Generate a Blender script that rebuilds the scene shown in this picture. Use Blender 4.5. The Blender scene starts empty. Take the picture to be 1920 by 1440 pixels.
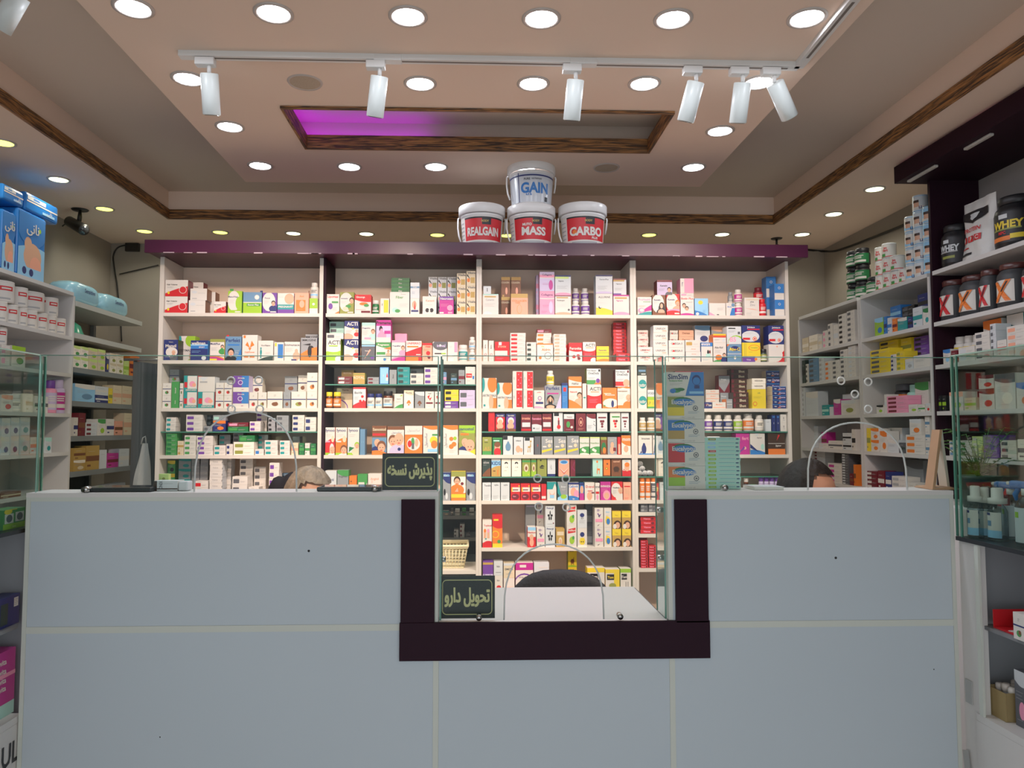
import bpy, bmesh, math, random, re
from mathutils import Vector, Matrix
random.seed(7)
SC = bpy.context.scene
COL = SC.collection
PI = math.pi

# ------------------------------------------------------------------ camera
F, CX, CY, EYE = 1420.0, 937.0, 720.0, 1.42
YAW, PITCH = 0.033, 0.0584
cd = bpy.data.cameras.new('camera'); cam = bpy.data.objects.new('camera', cd); COL.objects.link(cam)
cam.location = (0, 0, EYE)
RM = Matrix.Rotation(-YAW, 3, 'Z') @ Matrix.Rotation(PI/2 + PITCH, 3, 'X')
cam.rotation_euler = RM.to_euler()
cd.sensor_width = 36.0; cd.lens = F/1920*36.0; cd.shift_x = (960-CX)/1920; cd.clip_start = .02
SC.camera = cam

def ray(px, py):
    return RM @ Vector(((px-CX)/F, (CY-py)/F, -1.0))
def onY(px, py, Y):
    d = ray(px, py); t = Y/d.y
    return d.x*t, EYE + d.z*t
def onX(px, py, X):
    d = ray(px, py); t = X/d.x
    return d.y*t, EYE + d.z*t
def onZ(px, py, Z):
    d = ray(px, py); t = (Z-EYE)/d.z
    return d.x*t, d.y*t

# ------------------------------------------------------------------ materials
def lin(h):
    h = h.lstrip('#'); o = []
    for i in (0, 2, 4):
        c = int(h[i:i+2], 16)/255
        o.append(c/12.92 if c <= .04045 else ((c+.055)/1.055)**2.4)
    return (*o, 1.0)
_M = {}
def mat(name, hexc=None, rough=.5, metal=0.0, spec=.35, noise=0.0, nscale=8.0, emit=None, estr=0.0, bump=0.0):
    if name in _M: return _M[name]
    m = bpy.data.materials.new(name); m.use_nodes = True
    nt = m.node_tree; b = nt.nodes['Principled BSDF']
    b.inputs['Base Color'].default_value = lin(hexc); b.inputs['Roughness'].default_value = rough
    b.inputs['Metallic'].default_value = metal; b.inputs['Specular IOR Level'].default_value = spec
    if emit:
        b.inputs['Emission Color'].default_value = lin(emit); b.inputs['Emission Strength'].default_value = estr
    if noise or bump:
        tc = nt.nodes.new('ShaderNodeTexCoord'); nz = nt.nodes.new('ShaderNodeTexNoise')
        nz.inputs['Scale'].default_value = nscale; nz.inputs['Detail'].default_value = 6
        nt.links.new(tc.outputs['Object'], nz.inputs['Vector'])
        if noise:
            mx = nt.nodes.new('ShaderNodeMix'); mx.data_type = 'RGBA'; mx.blend_type = 'MULTIPLY'
            mx.inputs[0].default_value = noise
            rp = nt.nodes.new('ShaderNodeValToRGB'); rp.color_ramp.elements[0].position = .3; rp.color_ramp.elements[1].position = .7
            rp.color_ramp.elements[0].color = (.45, .45, .45, 1)
            nt.links.new(nz.outputs['Fac'], rp.inputs['Fac'])
            mx.inputs[6].default_value = lin(hexc); nt.links.new(rp.outputs['Color'], mx.inputs[7])
            nt.links.new(mx.outputs[2], b.inputs['Base Color'])
        if bump:
            bp = nt.nodes.new('ShaderNodeBump'); bp.inputs['Strength'].default_value = bump; bp.inputs['Distance'].default_value = .01
            nt.links.new(nz.outputs['Fac'], bp.inputs['Height']); nt.links.new(bp.outputs['Normal'], b.inputs['Normal'])
    _M[name] = m
    return m

def wood(name, axis):
    m = bpy.data.materials.new(name); m.use_nodes = True; nt = m.node_tree; b = nt.nodes['Principled BSDF']
    tc = nt.nodes.new('ShaderNodeTexCoord'); mp = nt.nodes.new('ShaderNodeMapping')
    s = [60, 60, 60]; s[axis] = 3.0; mp.inputs['Scale'].default_value = s
    nz = nt.nodes.new('ShaderNodeTexNoise'); nz.inputs['Scale'].default_value = 2.2; nz.inputs['Detail'].default_value = 5; nz.inputs['Distortion'].default_value = 1.2
    rp = nt.nodes.new('ShaderNodeValToRGB'); e = rp.color_ramp.elements
    e[0].position = .42; e[0].color = lin('38220f'); e[1].position = .66; e[1].color = lin('b5773c')
    nt.links.new(tc.outputs['Object'], mp.inputs['Vector']); nt.links.new(mp.outputs['Vector'], nz.inputs['Vector'])
    nt.links.new(nz.outputs['Fac'], rp.inputs['Fac']); nt.links.new(rp.outputs['Color'], b.inputs['Base Color'])
    bp = nt.nodes.new('ShaderNodeBump'); bp.inputs['Strength'].default_value = .6; bp.inputs['Distance'].default_value = .01
    nt.links.new(nz.outputs['Fac'], bp.inputs['Height']); nt.links.new(bp.outputs['Normal'], b.inputs['Normal'])
    b.inputs['Roughness'].default_value = .55
    return m

def glass(name, tint='e9f3ee', refl=.05, edge=.5):
    m = bpy.data.materials.new(name); m.use_nodes = True; nt = m.node_tree; nt.nodes.clear()
    out = nt.nodes.new('ShaderNodeOutputMaterial'); t = nt.nodes.new('ShaderNodeBsdfTransparent'); g = nt.nodes.new('ShaderNodeBsdfGlossy')
    t.inputs['Color'].default_value = lin(tint); g.inputs['Roughness'].default_value = .02; g.inputs['Color'].default_value = (.9, .95, .93, 1)
    fr = nt.nodes.new('ShaderNodeLayerWeight'); fr.inputs['Blend'].default_value = .06
    ml = nt.nodes.new('ShaderNodeMath'); ml.operation = 'MULTIPLY_ADD'; ml.inputs[1].default_value = edge; ml.inputs[2].default_value = refl*.5
    mx = nt.nodes.new('ShaderNodeMixShader')
    nt.links.new(fr.outputs['Fresnel'], ml.inputs[0]); nt.links.new(ml.outputs[0], mx.inputs[0])
    nt.links.new(t.outputs[0], mx.inputs[1]); nt.links.new(g.outputs[0], mx.inputs[2]); nt.links.new(mx.outputs[0], out.inputs['Surface'])
    return m

PAL = dict(W='dcd5cc', K='1c1b1f', G='1f6b3a', g='93c02c', n='232c66', b='2f72bd', s='8cc4ea', t='1d8c8c', T='a9dccd', r='cb2027', R='6a1c28',
           o='e8742b', y='eacb2e', Y='b8924a', p='f092b2', m='b82a86', v='683a94', l='c7b6da', e='dcc9a8', B='74442a', a='a7a6a6', A='55565c',
           k='dba384', O='8b9040', c='f2a184', L='c9e07c', d='2c3a36', x='8d9094', z='cfd3d6', i='f6ead8', j='3f8f46', h='3a2418', u='5f86a8')
CNAME = dict(W='white', K='black', G='dark green', g='lime', n='navy', b='blue', s='sky-blue', t='teal', T='mint', r='red', R='maroon',
             o='orange', y='yellow', Y='gold', p='pink', m='magenta', v='purple', l='lilac', e='beige', B='brown', a='grey', A='charcoal',
             k='tan', O='olive', c='coral', L='pale-lime', d='slate', x='grey', z='pale-grey', i='cream', j='green', h='dark brown', u='steel-blue')
def pm(c, gloss=False):
    return mat('print_' + CNAME[c].replace(' ', '_').replace('-', '_') + ('_' + c), PAL[c], rough=.42, spec=.35)

# ------------------------------------------------------------------ mesh builder
_TX = {}
def text_geo(s, bold=0.022, res=2):
    k = (s, bold, res)
    if k in _TX: return _TX[k]
    c = bpy.data.curves.new('t', 'FONT'); c.body = s; c.resolution_u = res; c.offset = bold
    o = bpy.data.objects.new('t', c); COL.objects.link(o)
    dg = bpy.context.evaluated_depsgraph_get()
    m = bpy.data.meshes.new_from_object(o.evaluated_get(dg))
    v = [(p.co.x, p.co.y) for p in m.vertices]; f = [tuple(p.vertices) for p in m.polygons]
    bpy.data.objects.remove(o); bpy.data.curves.remove(c); bpy.data.meshes.remove(m)
    if v:
        x0 = min(p[0] for p in v); y0 = min(p[1] for p in v); x1 = max(p[0] for p in v); y1 = max(p[1] for p in v)
    else: x0 = y0 = 0; x1 = y1 = 1
    r = ([(p[0]-x0, p[1]-y0) for p in v], f, x1-x0, y1-y0)
    _TX[k] = r
    return r
def arabic_geo(s):
    """presentation-form glyphs, visual order, laid out one by one so that overlapping joins stay filled"""
    k = ('ar', s)
    if k in _TX: return _TX[k]
    V, Fc = [], []
    def maxx(t):
        c = bpy.data.curves.new('t', 'FONT'); c.body = t; c.resolution_u = 3
        o = bpy.data.objects.new('t', c); COL.objects.link(o)
        m = bpy.data.meshes.new_from_object(o.evaluated_get(bpy.context.evaluated_depsgraph_get()))
        v = [(p.co.x, p.co.y) for p in m.vertices]; f = [tuple(p.vertices) for p in m.polygons]
        bpy.data.objects.remove(o); bpy.data.curves.remove(c); bpy.data.meshes.remove(m)
        return v, f
    base = max(p[0] for p in maxx('|')[0])
    for i, ch in enumerate(s):
        if ch == ' ': continue
        off = max(p[0] for p in maxx(s[:i] + '|')[0]) - base
        v, f = maxx(ch); n = len(V)
        V += [(x+off, y) for x, y in v]; Fc += [tuple(q+n for q in g) for g in f]
    x0 = min(p[0] for p in V); y0 = min(p[1] for p in V); x1 = max(p[0] for p in V); y1 = max(p[1] for p in V)
    r = ([(p[0]-x0, p[1]-y0) for p in V], Fc, x1-x0, y1-y0)
    _TX[k] = r
    return r

class MB:
    def __init__(s): s.v = []; s.f = []; s.mi = []; s.m = []; s.sm = []
    def mid(s, m):
        if m not in s.m: s.m.append(m)
        return s.m.index(m)
    def add(s, vs, fs, m, smooth=False):
        n = len(s.v); k = s.mid(m); s.v += [tuple(v) for v in vs]
        for f in fs: s.f.append(tuple(i+n for i in f)); s.mi.append(k); s.sm.append(smooth)
    def box(s, x0, x1, y0, y1, z0, z1, m, sides=None):
        vs = [(x0,y0,z0),(x1,y0,z0),(x1,y1,z0),(x0,y1,z0),(x0,y0,z1),(x1,y0,z1),(x1,y1,z1),(x0,y1,z1)]
        fs = [(0,1,5,4),(1,2,6,5),(2,3,7,6),(3,0,4,7),(4,5,6,7),(3,2,1,0)]
        n = len(s.v); s.v += vs; sd = sides or {}
        for i, f in enumerate(fs):
            s.f.append(tuple(q+n for q in f)); s.mi.append(s.mid(sd.get(i, m))); s.sm.append(False)
    def bbox(s, x0, x1, y0, y1, z0, z1, m, b=.004, seg=2):
        bm = bmesh.new(); bmesh.ops.create_cube(bm, size=1)
        bmesh.ops.scale(bm, vec=(x1-x0, y1-y0, z1-z0), verts=bm.verts)
        bmesh.ops.bevel(bm, geom=bm.edges[:], offset=min(b, (x1-x0)*.45, (y1-y0)*.45, (z1-z0)*.45), segments=seg, affect='EDGES', profile=.5)
        bmesh.ops.translate(bm, vec=((x0+x1)/2, (y0+y1)/2, (z0+z1)/2), verts=bm.verts)
        s.bm(bm, m)
    def bm(s, bm, m, smooth=False):
        bm.verts.index_update()
        s.add([v.co[:] for v in bm.verts], [[v.index for v in f.verts] for f in bm.faces], m, smooth); bm.free()
    def poly(s, pts, m): s.add(pts, [tuple(range(len(pts)))], m)
    def lathe(s, prof, m, n=24, c=(0,0,0), smooth=True, a0=0, a1=2*PI):
        full = abs(a1-a0-2*PI) < 1e-6; k = n if full else n+1
        vs = []; fs = []
        for i in range(k):
            a = a0+(a1-a0)*i/n; ca, sa = math.cos(a), math.sin(a)
            for r, z in prof: vs.append((c[0]+r*ca, c[1]+r*sa, c[2]+z))
        L = len(prof)
        for i in range(n):
            j = (i+1) % k
            for q in range(L-1): fs.append((i*L+q, j*L+q, j*L+q+1, i*L+q+1))
        s.add(vs, fs, m, smooth)
    def tube(s, pts, r, m, n=8, cap=True, closed=False):
        pts = [Vector(p) for p in pts]; vs = []; fs = []; L = len(pts)
        rs = r if isinstance(r, (list, tuple)) else [r]*L
        up = None
        for i, p in enumerate(pts):
            if closed: t = pts[(i+1) % L]-pts[i-1]
            else: t = (pts[min(i+1, L-1)]-pts[max(i-1, 0)])
            t.normalize()
            if up is None:
                up = Vector((0,0,1)) if abs(t.z) < .9 else Vector((1,0,0))
            a = t.cross(up)
            if a.length < 1e-5: a = t.cross(Vector((.3,1,.2)))
            a.normalize(); b = a.cross(t).normalized(); up = b
            for k in range(n):
                an = 2*PI*k/n; vs.append(p+a*math.cos(an)*rs[i]+b*math.sin(an)*rs[i])
        for i in range(L if closed else L-1):
            j = (i+1) % L
            for k in range(n): fs.append((i*n+k, i*n+(k+1) % n, j*n+(k+1) % n, j*n+k))
        if cap and not closed: fs += [tuple(range(n-1, -1, -1)), tuple((L-1)*n+k for k in range(n))]
        s.add(vs, fs, m, True)
    def cyl(s, a, b, r, m, n=20, r2=None):
        a = Vector(a); b = Vector(b)
        s.tube([a, b], [r, r if r2 is None else r2], m, n)
    def text(s, st, cx, cz, y, h, m, maxw=1e9, wrap=None, geo=None, vstretch=1, rot=0, minw=0):
        v, f, w, hh = geo or (arabic_geo(st) if not st.isascii() else text_geo(st, res=4 if wrap else 2, bold=.04 if wrap else .022))
        if not v: return
        k = h/max(hh, 1e-6); kx = k
        if w*kx > maxw: kx = maxw/w
        if w*kx < minw: kx = minw/w
        out = []
        for x, z in v:
            X = (x-w/2)*kx; Z = (z-hh/2)*k
            if rot: X, Z = -Z, X
            X += cx; Z += cz
            if wrap:
                R = wrap(Z) if callable(wrap) else wrap
                a = X/R; out.append((R*math.sin(a), -R*math.cos(a)+y, Z))
            else: out.append((X, y, Z))
        s.add(out, f, m)
    def mesh(s, name):
        me = bpy.data.meshes.new(name); me.from_pydata(s.v, [], s.f)
        for m in s.m: me.materials.append(m)
        me.polygons.foreach_set('material_index', s.mi); me.polygons.foreach_set('use_smooth', s.sm); me.update()
        return me
    def build(s, name, parent=None, loc=(0,0,0), rz=0, **props):
        return link(name, s.mesh(name), parent, loc, rz, **props)

def link(name, me, parent=None, loc=(0,0,0), rz=0, **props):
    o = bpy.data.objects.new(name, me); COL.objects.link(o); o.location = loc; o.rotation_euler = (0, 0, rz)
    if parent is not None: o.parent = parent
    for k, v in props.items():
        if v: o[k] = v
    return o
def empty(name, label, category, loc=(0,0,0), rz=0, group=None):
    return link(name, None, None, loc, rz, label=label, category=category, group=group)
def struct(name, mb, **kw): return mb.build(name, kind='structure', **kw)
def child(parent, name, label=None):
    class B(MB):
        def done(s): return s.build(name, parent, label=label)
    return B()
# ------------------------------------------------------------------ setting
WALLX0, WALLX1, BACKY, FRONTY = -2.64, 2.61, 5.52, -1.6
ZS, ZR = 2.76, 2.93
M_wall = mat('plaster_wall', '988e82', .8, spec=.1, noise=.25, nscale=2.5, bump=.15)
M_ceil = mat('ceiling_paint', 'e8cdb8', .8, spec=.1, noise=.08, nscale=1.5)
M_ceil2 = mat('recess_paint', 'cbbbab', .85, spec=.1, noise=.08, nscale=1.5)
M_floor = mat('floor_tile', 'cdc7be', .35, spec=.4, noise=.2, nscale=3)
M_woodx = wood('carved_wood_across', 0); M_woody = wood('carved_wood_along', 1)
M_maroon = mat('maroon_gloss_laminate', '42152f', .34, spec=.32, noise=.35, nscale=5)
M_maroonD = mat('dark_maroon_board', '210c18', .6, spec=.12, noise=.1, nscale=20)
M_white = mat('white_laminate', 'd4d1cd', .4, spec=.35)
M_shelfin = mat('shelf_back_laminate', 'f0d4bd', .5, spec=.3, noise=.1, nscale=3)
M_panel = mat('pale_grey_laminate', 'bbc7cf', .5, spec=.2, noise=.06, nscale=1.6)
M_cream = mat('cream_edge_band', 'c9cec4', .5, spec=.3)
M_chrome = mat('brushed_steel', 'b9b9b6', .25, metal=1.0)
M_black = mat('black_plastic', '17171a', .4, spec=.4)
M_edge = mat('glass_cut_edge', '7fae9c', .15, spec=.6)
M_edgeD = mat('green_glass_edge', '3f7a66', .12, spec=.6)
M_glass = glass('screen_glass', 'eef5f1', .02, .5)
M_case = glass('showcase_glass', 'cddcd5', .06, .6)
M_gshelf = glass('shelf_glass', 'a9bdb4', .1, .9)

b = MB(); b.box(WALLX0-.5, WALLX1+.5, FRONTY, BACKY+.1, -.1, 0, M_floor); struct('floor', b)
b = MB(); b.box(WALLX0-.1, WALLX0, FRONTY, BACKY, 0, 3.0, M_wall); struct('wall_left', b)
b = MB(); b.box(WALLX1, WALLX1+.1, FRONTY, BACKY, 0, 3.0, M_wall); struct('wall_right', b)
b = MB(); b.box(WALLX0-.1, WALLX1+.1, BACKY, BACKY+.1, 0, 3.0, M_wall); struct('wall_back', b)
# stepped ceiling: outer soffit, recess above, hanging centre panel with an opening
SX0, SX1, SY = -1.955, 1.955, 4.82
b = MB()
b.box(WALLX0, SX0, FRONTY, BACKY, ZS, ZR+.1, M_ceil); b.box(SX1, WALLX1, FRONTY, BACKY, ZS, ZR+.1, M_ceil)
b.box(SX0, SX1, SY, BACKY, ZS, ZR+.1, M_ceil); struct('ceiling', b)
b = MB(); b.box(SX0, SX1, FRONTY, SY, ZR, ZR+.1, M_ceil2); struct('ceiling_recess', b)
fx0, fy1 = onZ(572, 276, ZS); fx1, _ = onZ(1222, 277, ZS); _, fy0 = onZ(893, 203, ZS)
PX0, PX1, PY = -1.25, 1.25, 4.10
OX0, OX1, OY0, OY1 = fx0, fx1, fy0, fy1
b = MB(); T = ZS+.045
b.box(PX0, OX0, FRONTY, PY, ZS, T, M_ceil); b.box(OX1, PX1, FRONTY, PY, ZS, T, M_ceil)
b.box(OX0, OX1, FRONTY, OY0, ZS, T, M_ceil); b.box(OX0, OX1, OY1, PY, ZS, T, M_ceil)
# the small cove above the opening
g = .07
b.box(OX0-g, OX1+g, OY0-g, OY1+g, ZS+.15, ZS+.16, M_ceil2)
b.box(OX0-g-.01, OX0-g, OY0-g, OY1+g, T, ZS+.15, M_ceil2); b.box(OX1+g, OX1+g+.01, OY0-g, OY1+g, T, ZS+.15, M_ceil2)
b.box(OX0-g, OX1+g, OY0-g-.01, OY0-g, T, ZS+.15, M_ceil2); b.box(OX0-g, OX1+g, OY1+g, OY1+g+.01, T, ZS+.15, M_ceil2)
struct('ceiling_panel', b)
# carved wooden trims
for i, (nm, x0, x1, y0, y1, mm) in enumerate([
    ('trim_1', SX0, SX1, SY-.014, SY, M_woodx), ('trim_2', SX0, SX0+.014, FRONTY, SY-.014, M_woody), ('trim_3', SX1-.014, SX1, FRONTY, SY-.014, M_woody)]):
    b = MB(); b.box(x0, x1, y0, y1, ZS-.012, ZS+.05, mm); struct(nm, b)
for nm, x0, x1, y0, y1, mm in [('trim_4', OX0, OX1, OY1-.012, OY1, M_woodx), ('trim_5', OX0, OX1, OY0, OY0+.012, M_woodx),
                               ('trim_6', OX0, OX0+.012, OY0+.012, OY1-.012, M_woody), ('trim_7', OX1-.012, OX1, OY0+.012, OY1-.012, M_woody)]:
    b = MB(); b.box(x0, x1, y0, y1, ZS-.012, T+.012, mm); struct(nm, b)

# ------------------------------------------------------------------ lights
M_lamp = mat('lamp_white', 'ffffff', emit='eef3ff', estr=100.0)
M_lampy = mat('lamp_greenish', 'f4f8c8', emit='e9ea50', estr=4.5)
M_lampw = mat('lamp_pale', 'f8fbe6', emit='f4f8c0', estr=5.0)
M_rim = mat('lamp_rim', 'b9aca3', .35, spec=.5)
def place_words(px): return ''
def downlight(px, py, label, r, mm, group, z=ZS, rimm=M_rim):
    x, y = onZ(px, py, z)
    t = empty('downlight', label, 'ceiling light', (x, y, z), group=group)
    if mm is not M_lamp:
        ld = bpy.data.lights.new('soffit_beam', 'SPOT'); ld.energy = 5.5; ld.color = (1, .96, .80); ld.spot_size = 2.7; ld.spot_blend = .5; ld.shadow_soft_size = .04
        lo = bpy.data.objects.new('soffit_beam', ld); COL.objects.link(lo); lo.location = (x, y, z-.012)
    b = child(t, 'rim'); b.lathe([(r*.78, -.003), (r*.84, -.006), (r, -.004), (r, 0)], rimm, 32); b.done()
    b = child(t, 'diffuser'); b.lathe([(0, -.0035), (r*.79, -.0035)], mm, 32, smooth=False); b.done()
R1 = .064
ORD = ['first','second','third','fourth','fifth','sixth','seventh','eighth','ninth','tenth','eleventh','twelfth','thirteenth','fourteenth','fifteenth',
 'sixteenth','seventeenth','eighteenth','nineteenth','twentieth','twenty-first','twenty-second','twenty-third','twenty-fourth','twenty-fifth','twenty-sixth',
 'twenty-seventh','twenty-eighth','twenty-ninth','thirtieth','thirty-first','thirty-second','thirty-third','thirty-fourth','thirty-fifth','thirty-sixth','thirty-seventh','thirty-eighth','thirty-ninth','fortieth']
GL = 'round white downlights in the hanging ceiling panel'
for i, (x, y) in enumerate([(250, 14), (513, 24), (765, 30), (1015, 34), (1262, 35), (1513, 33)]):
    downlight(x, y, f'large white downlight, {ORD[i]} from left in the row nearest the viewer', R1, M_lamp, GL)
for i, (x, y) in enumerate([(353, 147), (788, 156), (1000, 156), (1208, 156), (1422, 154)]):
    downlight(x, y, f'white downlight, {ORD[i]} from left in the row behind the track lights', R1, M_lamp, GL)
downlight(431, 237, 'white downlight alone beside the lit purple end of the ceiling opening', R1, M_lamp, GL)
downlight(1350, 245, 'white downlight alone beside the unlit right end of the ceiling opening', R1, M_lamp, GL)
for i, (x, y) in enumerate([(488, 310), (655, 312), (817, 312), (985, 313), (1300, 313)]):
    downlight(x, y, f'white downlight, {ORD[i]} from left in the row furthest into the panel', R1, M_lamp, GL)
GS = 'small greenish downlights in the outer soffit'
for i, (x, y) in enumerate([(271, 433), (413, 435), (550, 437), (687, 438), (820, 440), (951, 441), (1217, 440), (1354, 439), (1504, 439)]):
    downlight(x, y, f'small yellowish downlight above the back shelving, {ORD[i]} from left', .058, M_lampy if i not in (2, 3, 7, 8) else M_lampw, GS)
for i, (x, y) in enumerate([(5, 267), (110, 336), (196, 391)]):
    downlight(x, y, f'small downlight above the left wall shelves, {ORD[i]} from the viewer', .058, M_lampy if i != 1 else M_lampw, GS)
for i, (x, y) in enumerate([(1865, 214), (1736, 294), (1640, 354), (1563, 401)]):
    downlight(x, y, f'small downlight above the right wall shelves, {ORD[i]} from the viewer', .058, [M_lampw, M_lampy, M_lampw, M_lampw][i], GS)
# ceiling speakers
M_grille = mat('speaker_grille', 'b5a28c', .7, spec=.2, noise=.3, nscale=200)
for px, py, lab in [(572, 154, 'round beige ceiling speaker grille between the track lights'), (1137, 314, 'round pale ceiling speaker grille behind the buckets')]:
    x, y = onZ(px, py, ZS); t = empty('ceiling_speaker', lab, 'speaker', (x, y, ZS))
    b = child(t, 'rim'); b.lathe([(.058, -.003), (.064, -.006), (.068, 0)], M_rim, 32); b.done()
    b = child(t, 'grille'); b.lathe([(0, -.005), (.058, -.003)], M_grille, 32); b.done()
# purple strip hidden behind the far and left boards of the opening
M_strip = mat('purple_led_strip', 'a020c0', emit='b400ff', estr=9.0)
sx1, _ = onZ(800, 270, ZS)
t = empty('led_strip', 'purple glowing strip in the ceiling opening, behind its wooden trim', 'light strip', (OX0, OY1, T))
b = child(t, 'far_run'); b.box(-.03, sx1-OX0, .02, .03, .004, .012, M_strip); b.done()
b = child(t, 'side_run'); b.box(-.03, -.02, -(OY1-OY0)+.02, .02, .004, .012, M_strip); b.done()

# track rail and spot heads
M_tw = mat('white_powder_coat', 'd9d6d2', .4, spec=.4)
M_twh = mat('white_spot_housing', 'd3d9d6', .35, spec=.4)
ra = onZ(337, 108, ZS-.02); rb = onZ(1497, 129, ZS-.02); rc = onZ(1612, -10, ZS-.02)
t = empty('lighting_track', 'thin white track rail running along the ceiling panel with a corner', 'track rail', (0, 0, ZS))
def rail(p, q, nm, w=.017):
    d = Vector((q[0]-p[0], q[1]-p[1], 0)); L = d.length; d /= L; n = Vector((-d.y, d.x, 0))
    b = child(t, nm)
    pts = [Vector((p[0], p[1], 0))+n*w, Vector((p[0], p[1], 0))-n*w, Vector((q[0], q[1], 0))-n*w, Vector((q[0], q[1], 0))+n*w]
    lo = [v+Vector((0,0,-.02)) for v in pts]; hi = pts
    b.add(lo+hi, [(0,1,2,3)[::-1], (4,5,6,7), (0,1,5,4), (1,2,6,5), (2,3,7,6), (3,0,4,7)], M_tw)
    s = [v+Vector((0,0,-.0205)) for v in (Vector((p[0], p[1], 0))+n*.005+d*.08, Vector((p[0], p[1], 0))-n*.005+d*.08, Vector((q[0], q[1], 0))-n*.005-d*.04, Vector((q[0], q[1], 0))+n*.005-d*.04)]
    b.poly(s, mat('track_groove', '6a625c', .5)); b.done()
rail(ra, rb, 'long_rail'); rail(rb, rc, 'side_rail')
for f in (.33, .645):
    q = (ra[0]+(rb[0]-ra[0])*f, ra[1]+(rb[1]-ra[1])*f)
    b = child(t, 'rail_joint'); b.bbox(q[0]-.05, q[0]+.05, q[1]-.019, q[1]+.019, -.023, 0, M_tw, .003); b.done()
SPOTS = [(384, 118, 397, 213, 0), (697, 126, 703, 219, 0), (1064, 128, 1072, 223, 0), (1293, 133, 1287, 221, 1), (1382, 134, 1384, 224, 0), (1443, 135, 1480, 218, 2)]
SPL = ['white track spotlight beside the leftmost covered downlight', 'white track spotlight next to the beige ceiling speaker', 'upright white track spotlight before the right end of the ceiling opening',
       'white track spotlight tilted with its mouth to the left', 'white track spotlight between two tilted ones, dark ring at its top', 'white track spotlight tilted with its mouth to the right']
for i, (px, py, qx, qy, k) in enumerate(SPOTS):
    f = (px-337)/(1497-337); x = ra[0]+(rb[0]-ra[0])*f; y = ra[1]+(rb[1]-ra[1])*f
    t = empty('track_spotlight', SPL[i], 'spotlight', (x, y, ZS-.021), group='white spotlights on the ceiling track')
    b = child(t, 'adapter'); b.bbox(-.034, .034, -.017, .017, -.028, -.0005, M_tw, .003); b.done()
    b = child(t, 'stem'); b.cyl((.014, 0, -.028), (.014, 0, -.052), .007, M_tw, 10); b.done()
    ex, ez = onY(qx, qy, y+.05); tip = Vector((ex-x, .05, ez-(ZS-.021))); top = Vector((.014, 0, -.05))
    d = (tip-top).normalized(); L = .145
    b = child(t, 'housing'); r = .031
    a0 = top+d*.004; a1 = top+d*L
    q = d.cross(Vector((0, 1, 0))).normalized()
    b.tube([a0, a0+d*.002, a1-d*.002, a1], [r*.9, r, r, r*.92], M_twh, 24); b.done()
    b = child(t, 'lens'); b.tube([a1-d*.001, a1+d*.0012], [r*.8, r*.8], mat('spot_lens', '3a3a3c', .2, spec=.6), 24); b.done()
    ld = bpy.data.lights.new('spot_beam', 'SPOT'); ld.energy = (50, 50, 44, 32, 30, 32)[i]; ld.color = (1.0, .74, .58); ld.spot_size = 1.35; ld.spot_blend = .8; ld.shadow_soft_size = .03
    lo = bpy.data.objects.new('spot_beam', ld); COL.objects.link(lo); lo.location = Vector((x, y, ZS-.021))+a1+d*.02
    tgt = [(-1.25, 3.8, 1.55), (-.62, 3.8, 1.5), (-.05, 3.8, 1.35), (.45, 3.8, 1.3), (.95, 3.8, 1.5), (1.3, 3.8, 1.6)][i]
    lo.rotation_euler = (Vector(tgt)-lo.location).to_track_quat('-Z', 'Y').to_euler()
# spot at the near left corner of the frame
x, y = onZ(20, -25, ZS-.03)
t = empty('track_spotlight', 'white spotlight housing cut by the upper left corner of the frame', 'spotlight', (x, y, ZS-.03))
b = child(t, 'adapter'); b.bbox(-.03, .03, -.017, .017, -.02, .03, M_tw, .003); b.done()
b = child(t, 'housing'); b.tube([(.02, .01, -.02), (-.045, .03, -.115)], [.031, .031], M_twh, 24); b.done()

for k, (p, q, e) in enumerate([((-1.1, 1.5, 2.68), (-.5, 3.8, .90), 190), ((1.4, 1.5, 2.68), (.5, 3.8, .90), 190)]):  # unseen fill spots without fixtures, added to brighten the lower shelves
    ld = bpy.data.lights.new('fill_beam', 'SPOT'); ld.energy = e; ld.color = (1.0, .74, .58); ld.spot_size = .72; ld.spot_blend = .8; ld.shadow_soft_size = .04
    lo = bpy.data.objects.new('fill_beam', ld); COL.objects.link(lo); lo.location = p; lo.rotation_euler = (Vector(q)-lo.location).to_track_quat('-Z', 'Y').to_euler()
# world: cool daylight from the open shop front behind the viewer
w = bpy.data.worlds.new('daylight'); SC.world = w; w.use_nodes = True
bg = w.node_tree.nodes['Background']; bg.inputs[0].default_value = (.86, .93, 1.0, 1); bg.inputs[1].default_value = 1.3
# ------------------------------------------------------------------ back shelving (free-standing run of four units)
YF, YB = 3.80, 4.06
def zc(py): return onY(890, py, YF)[1]
LV = dict(s1=589, s2=677, s3=765.5, g1=809, s4=853, g2=894, s5=939, s6=1027.5, s7=1106, b6=962, b7=1003, b8=1068, bk=1070, v1=720.5)
LZ = {k: zc(v) for k, v in LV.items()}
def xc(px, py=700): return onY(px, py, YF)[0]
TOPZ = onY(890, 478, 3.68)[1]+.006
TH = .017
BAYX = [(295, 303, 597, 604), (604, 609, 893, 898), (898, 903, 1183, 1188.5), (1188.5, 1194, 1476, 1482)]
BAYN = ['leftmost back bay', 'second back bay', 'third back bay', 'rightmost back bay']
BSH = [['s1', 's2', 's3', 's4', 's5', 's7'], ['s1', 's2', 's3', 's4', 's5', 'bk'], ['s1', 's2', 's3', 's4', 's5', 's6', 's7'], ['s1', 's2', 's3', 's4', 's5', 'b6', 'b7', 'b8']]
BGL = [['g1'], ['v1'], ['g1', 'g2'], ['g1', 'g2']]
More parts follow.
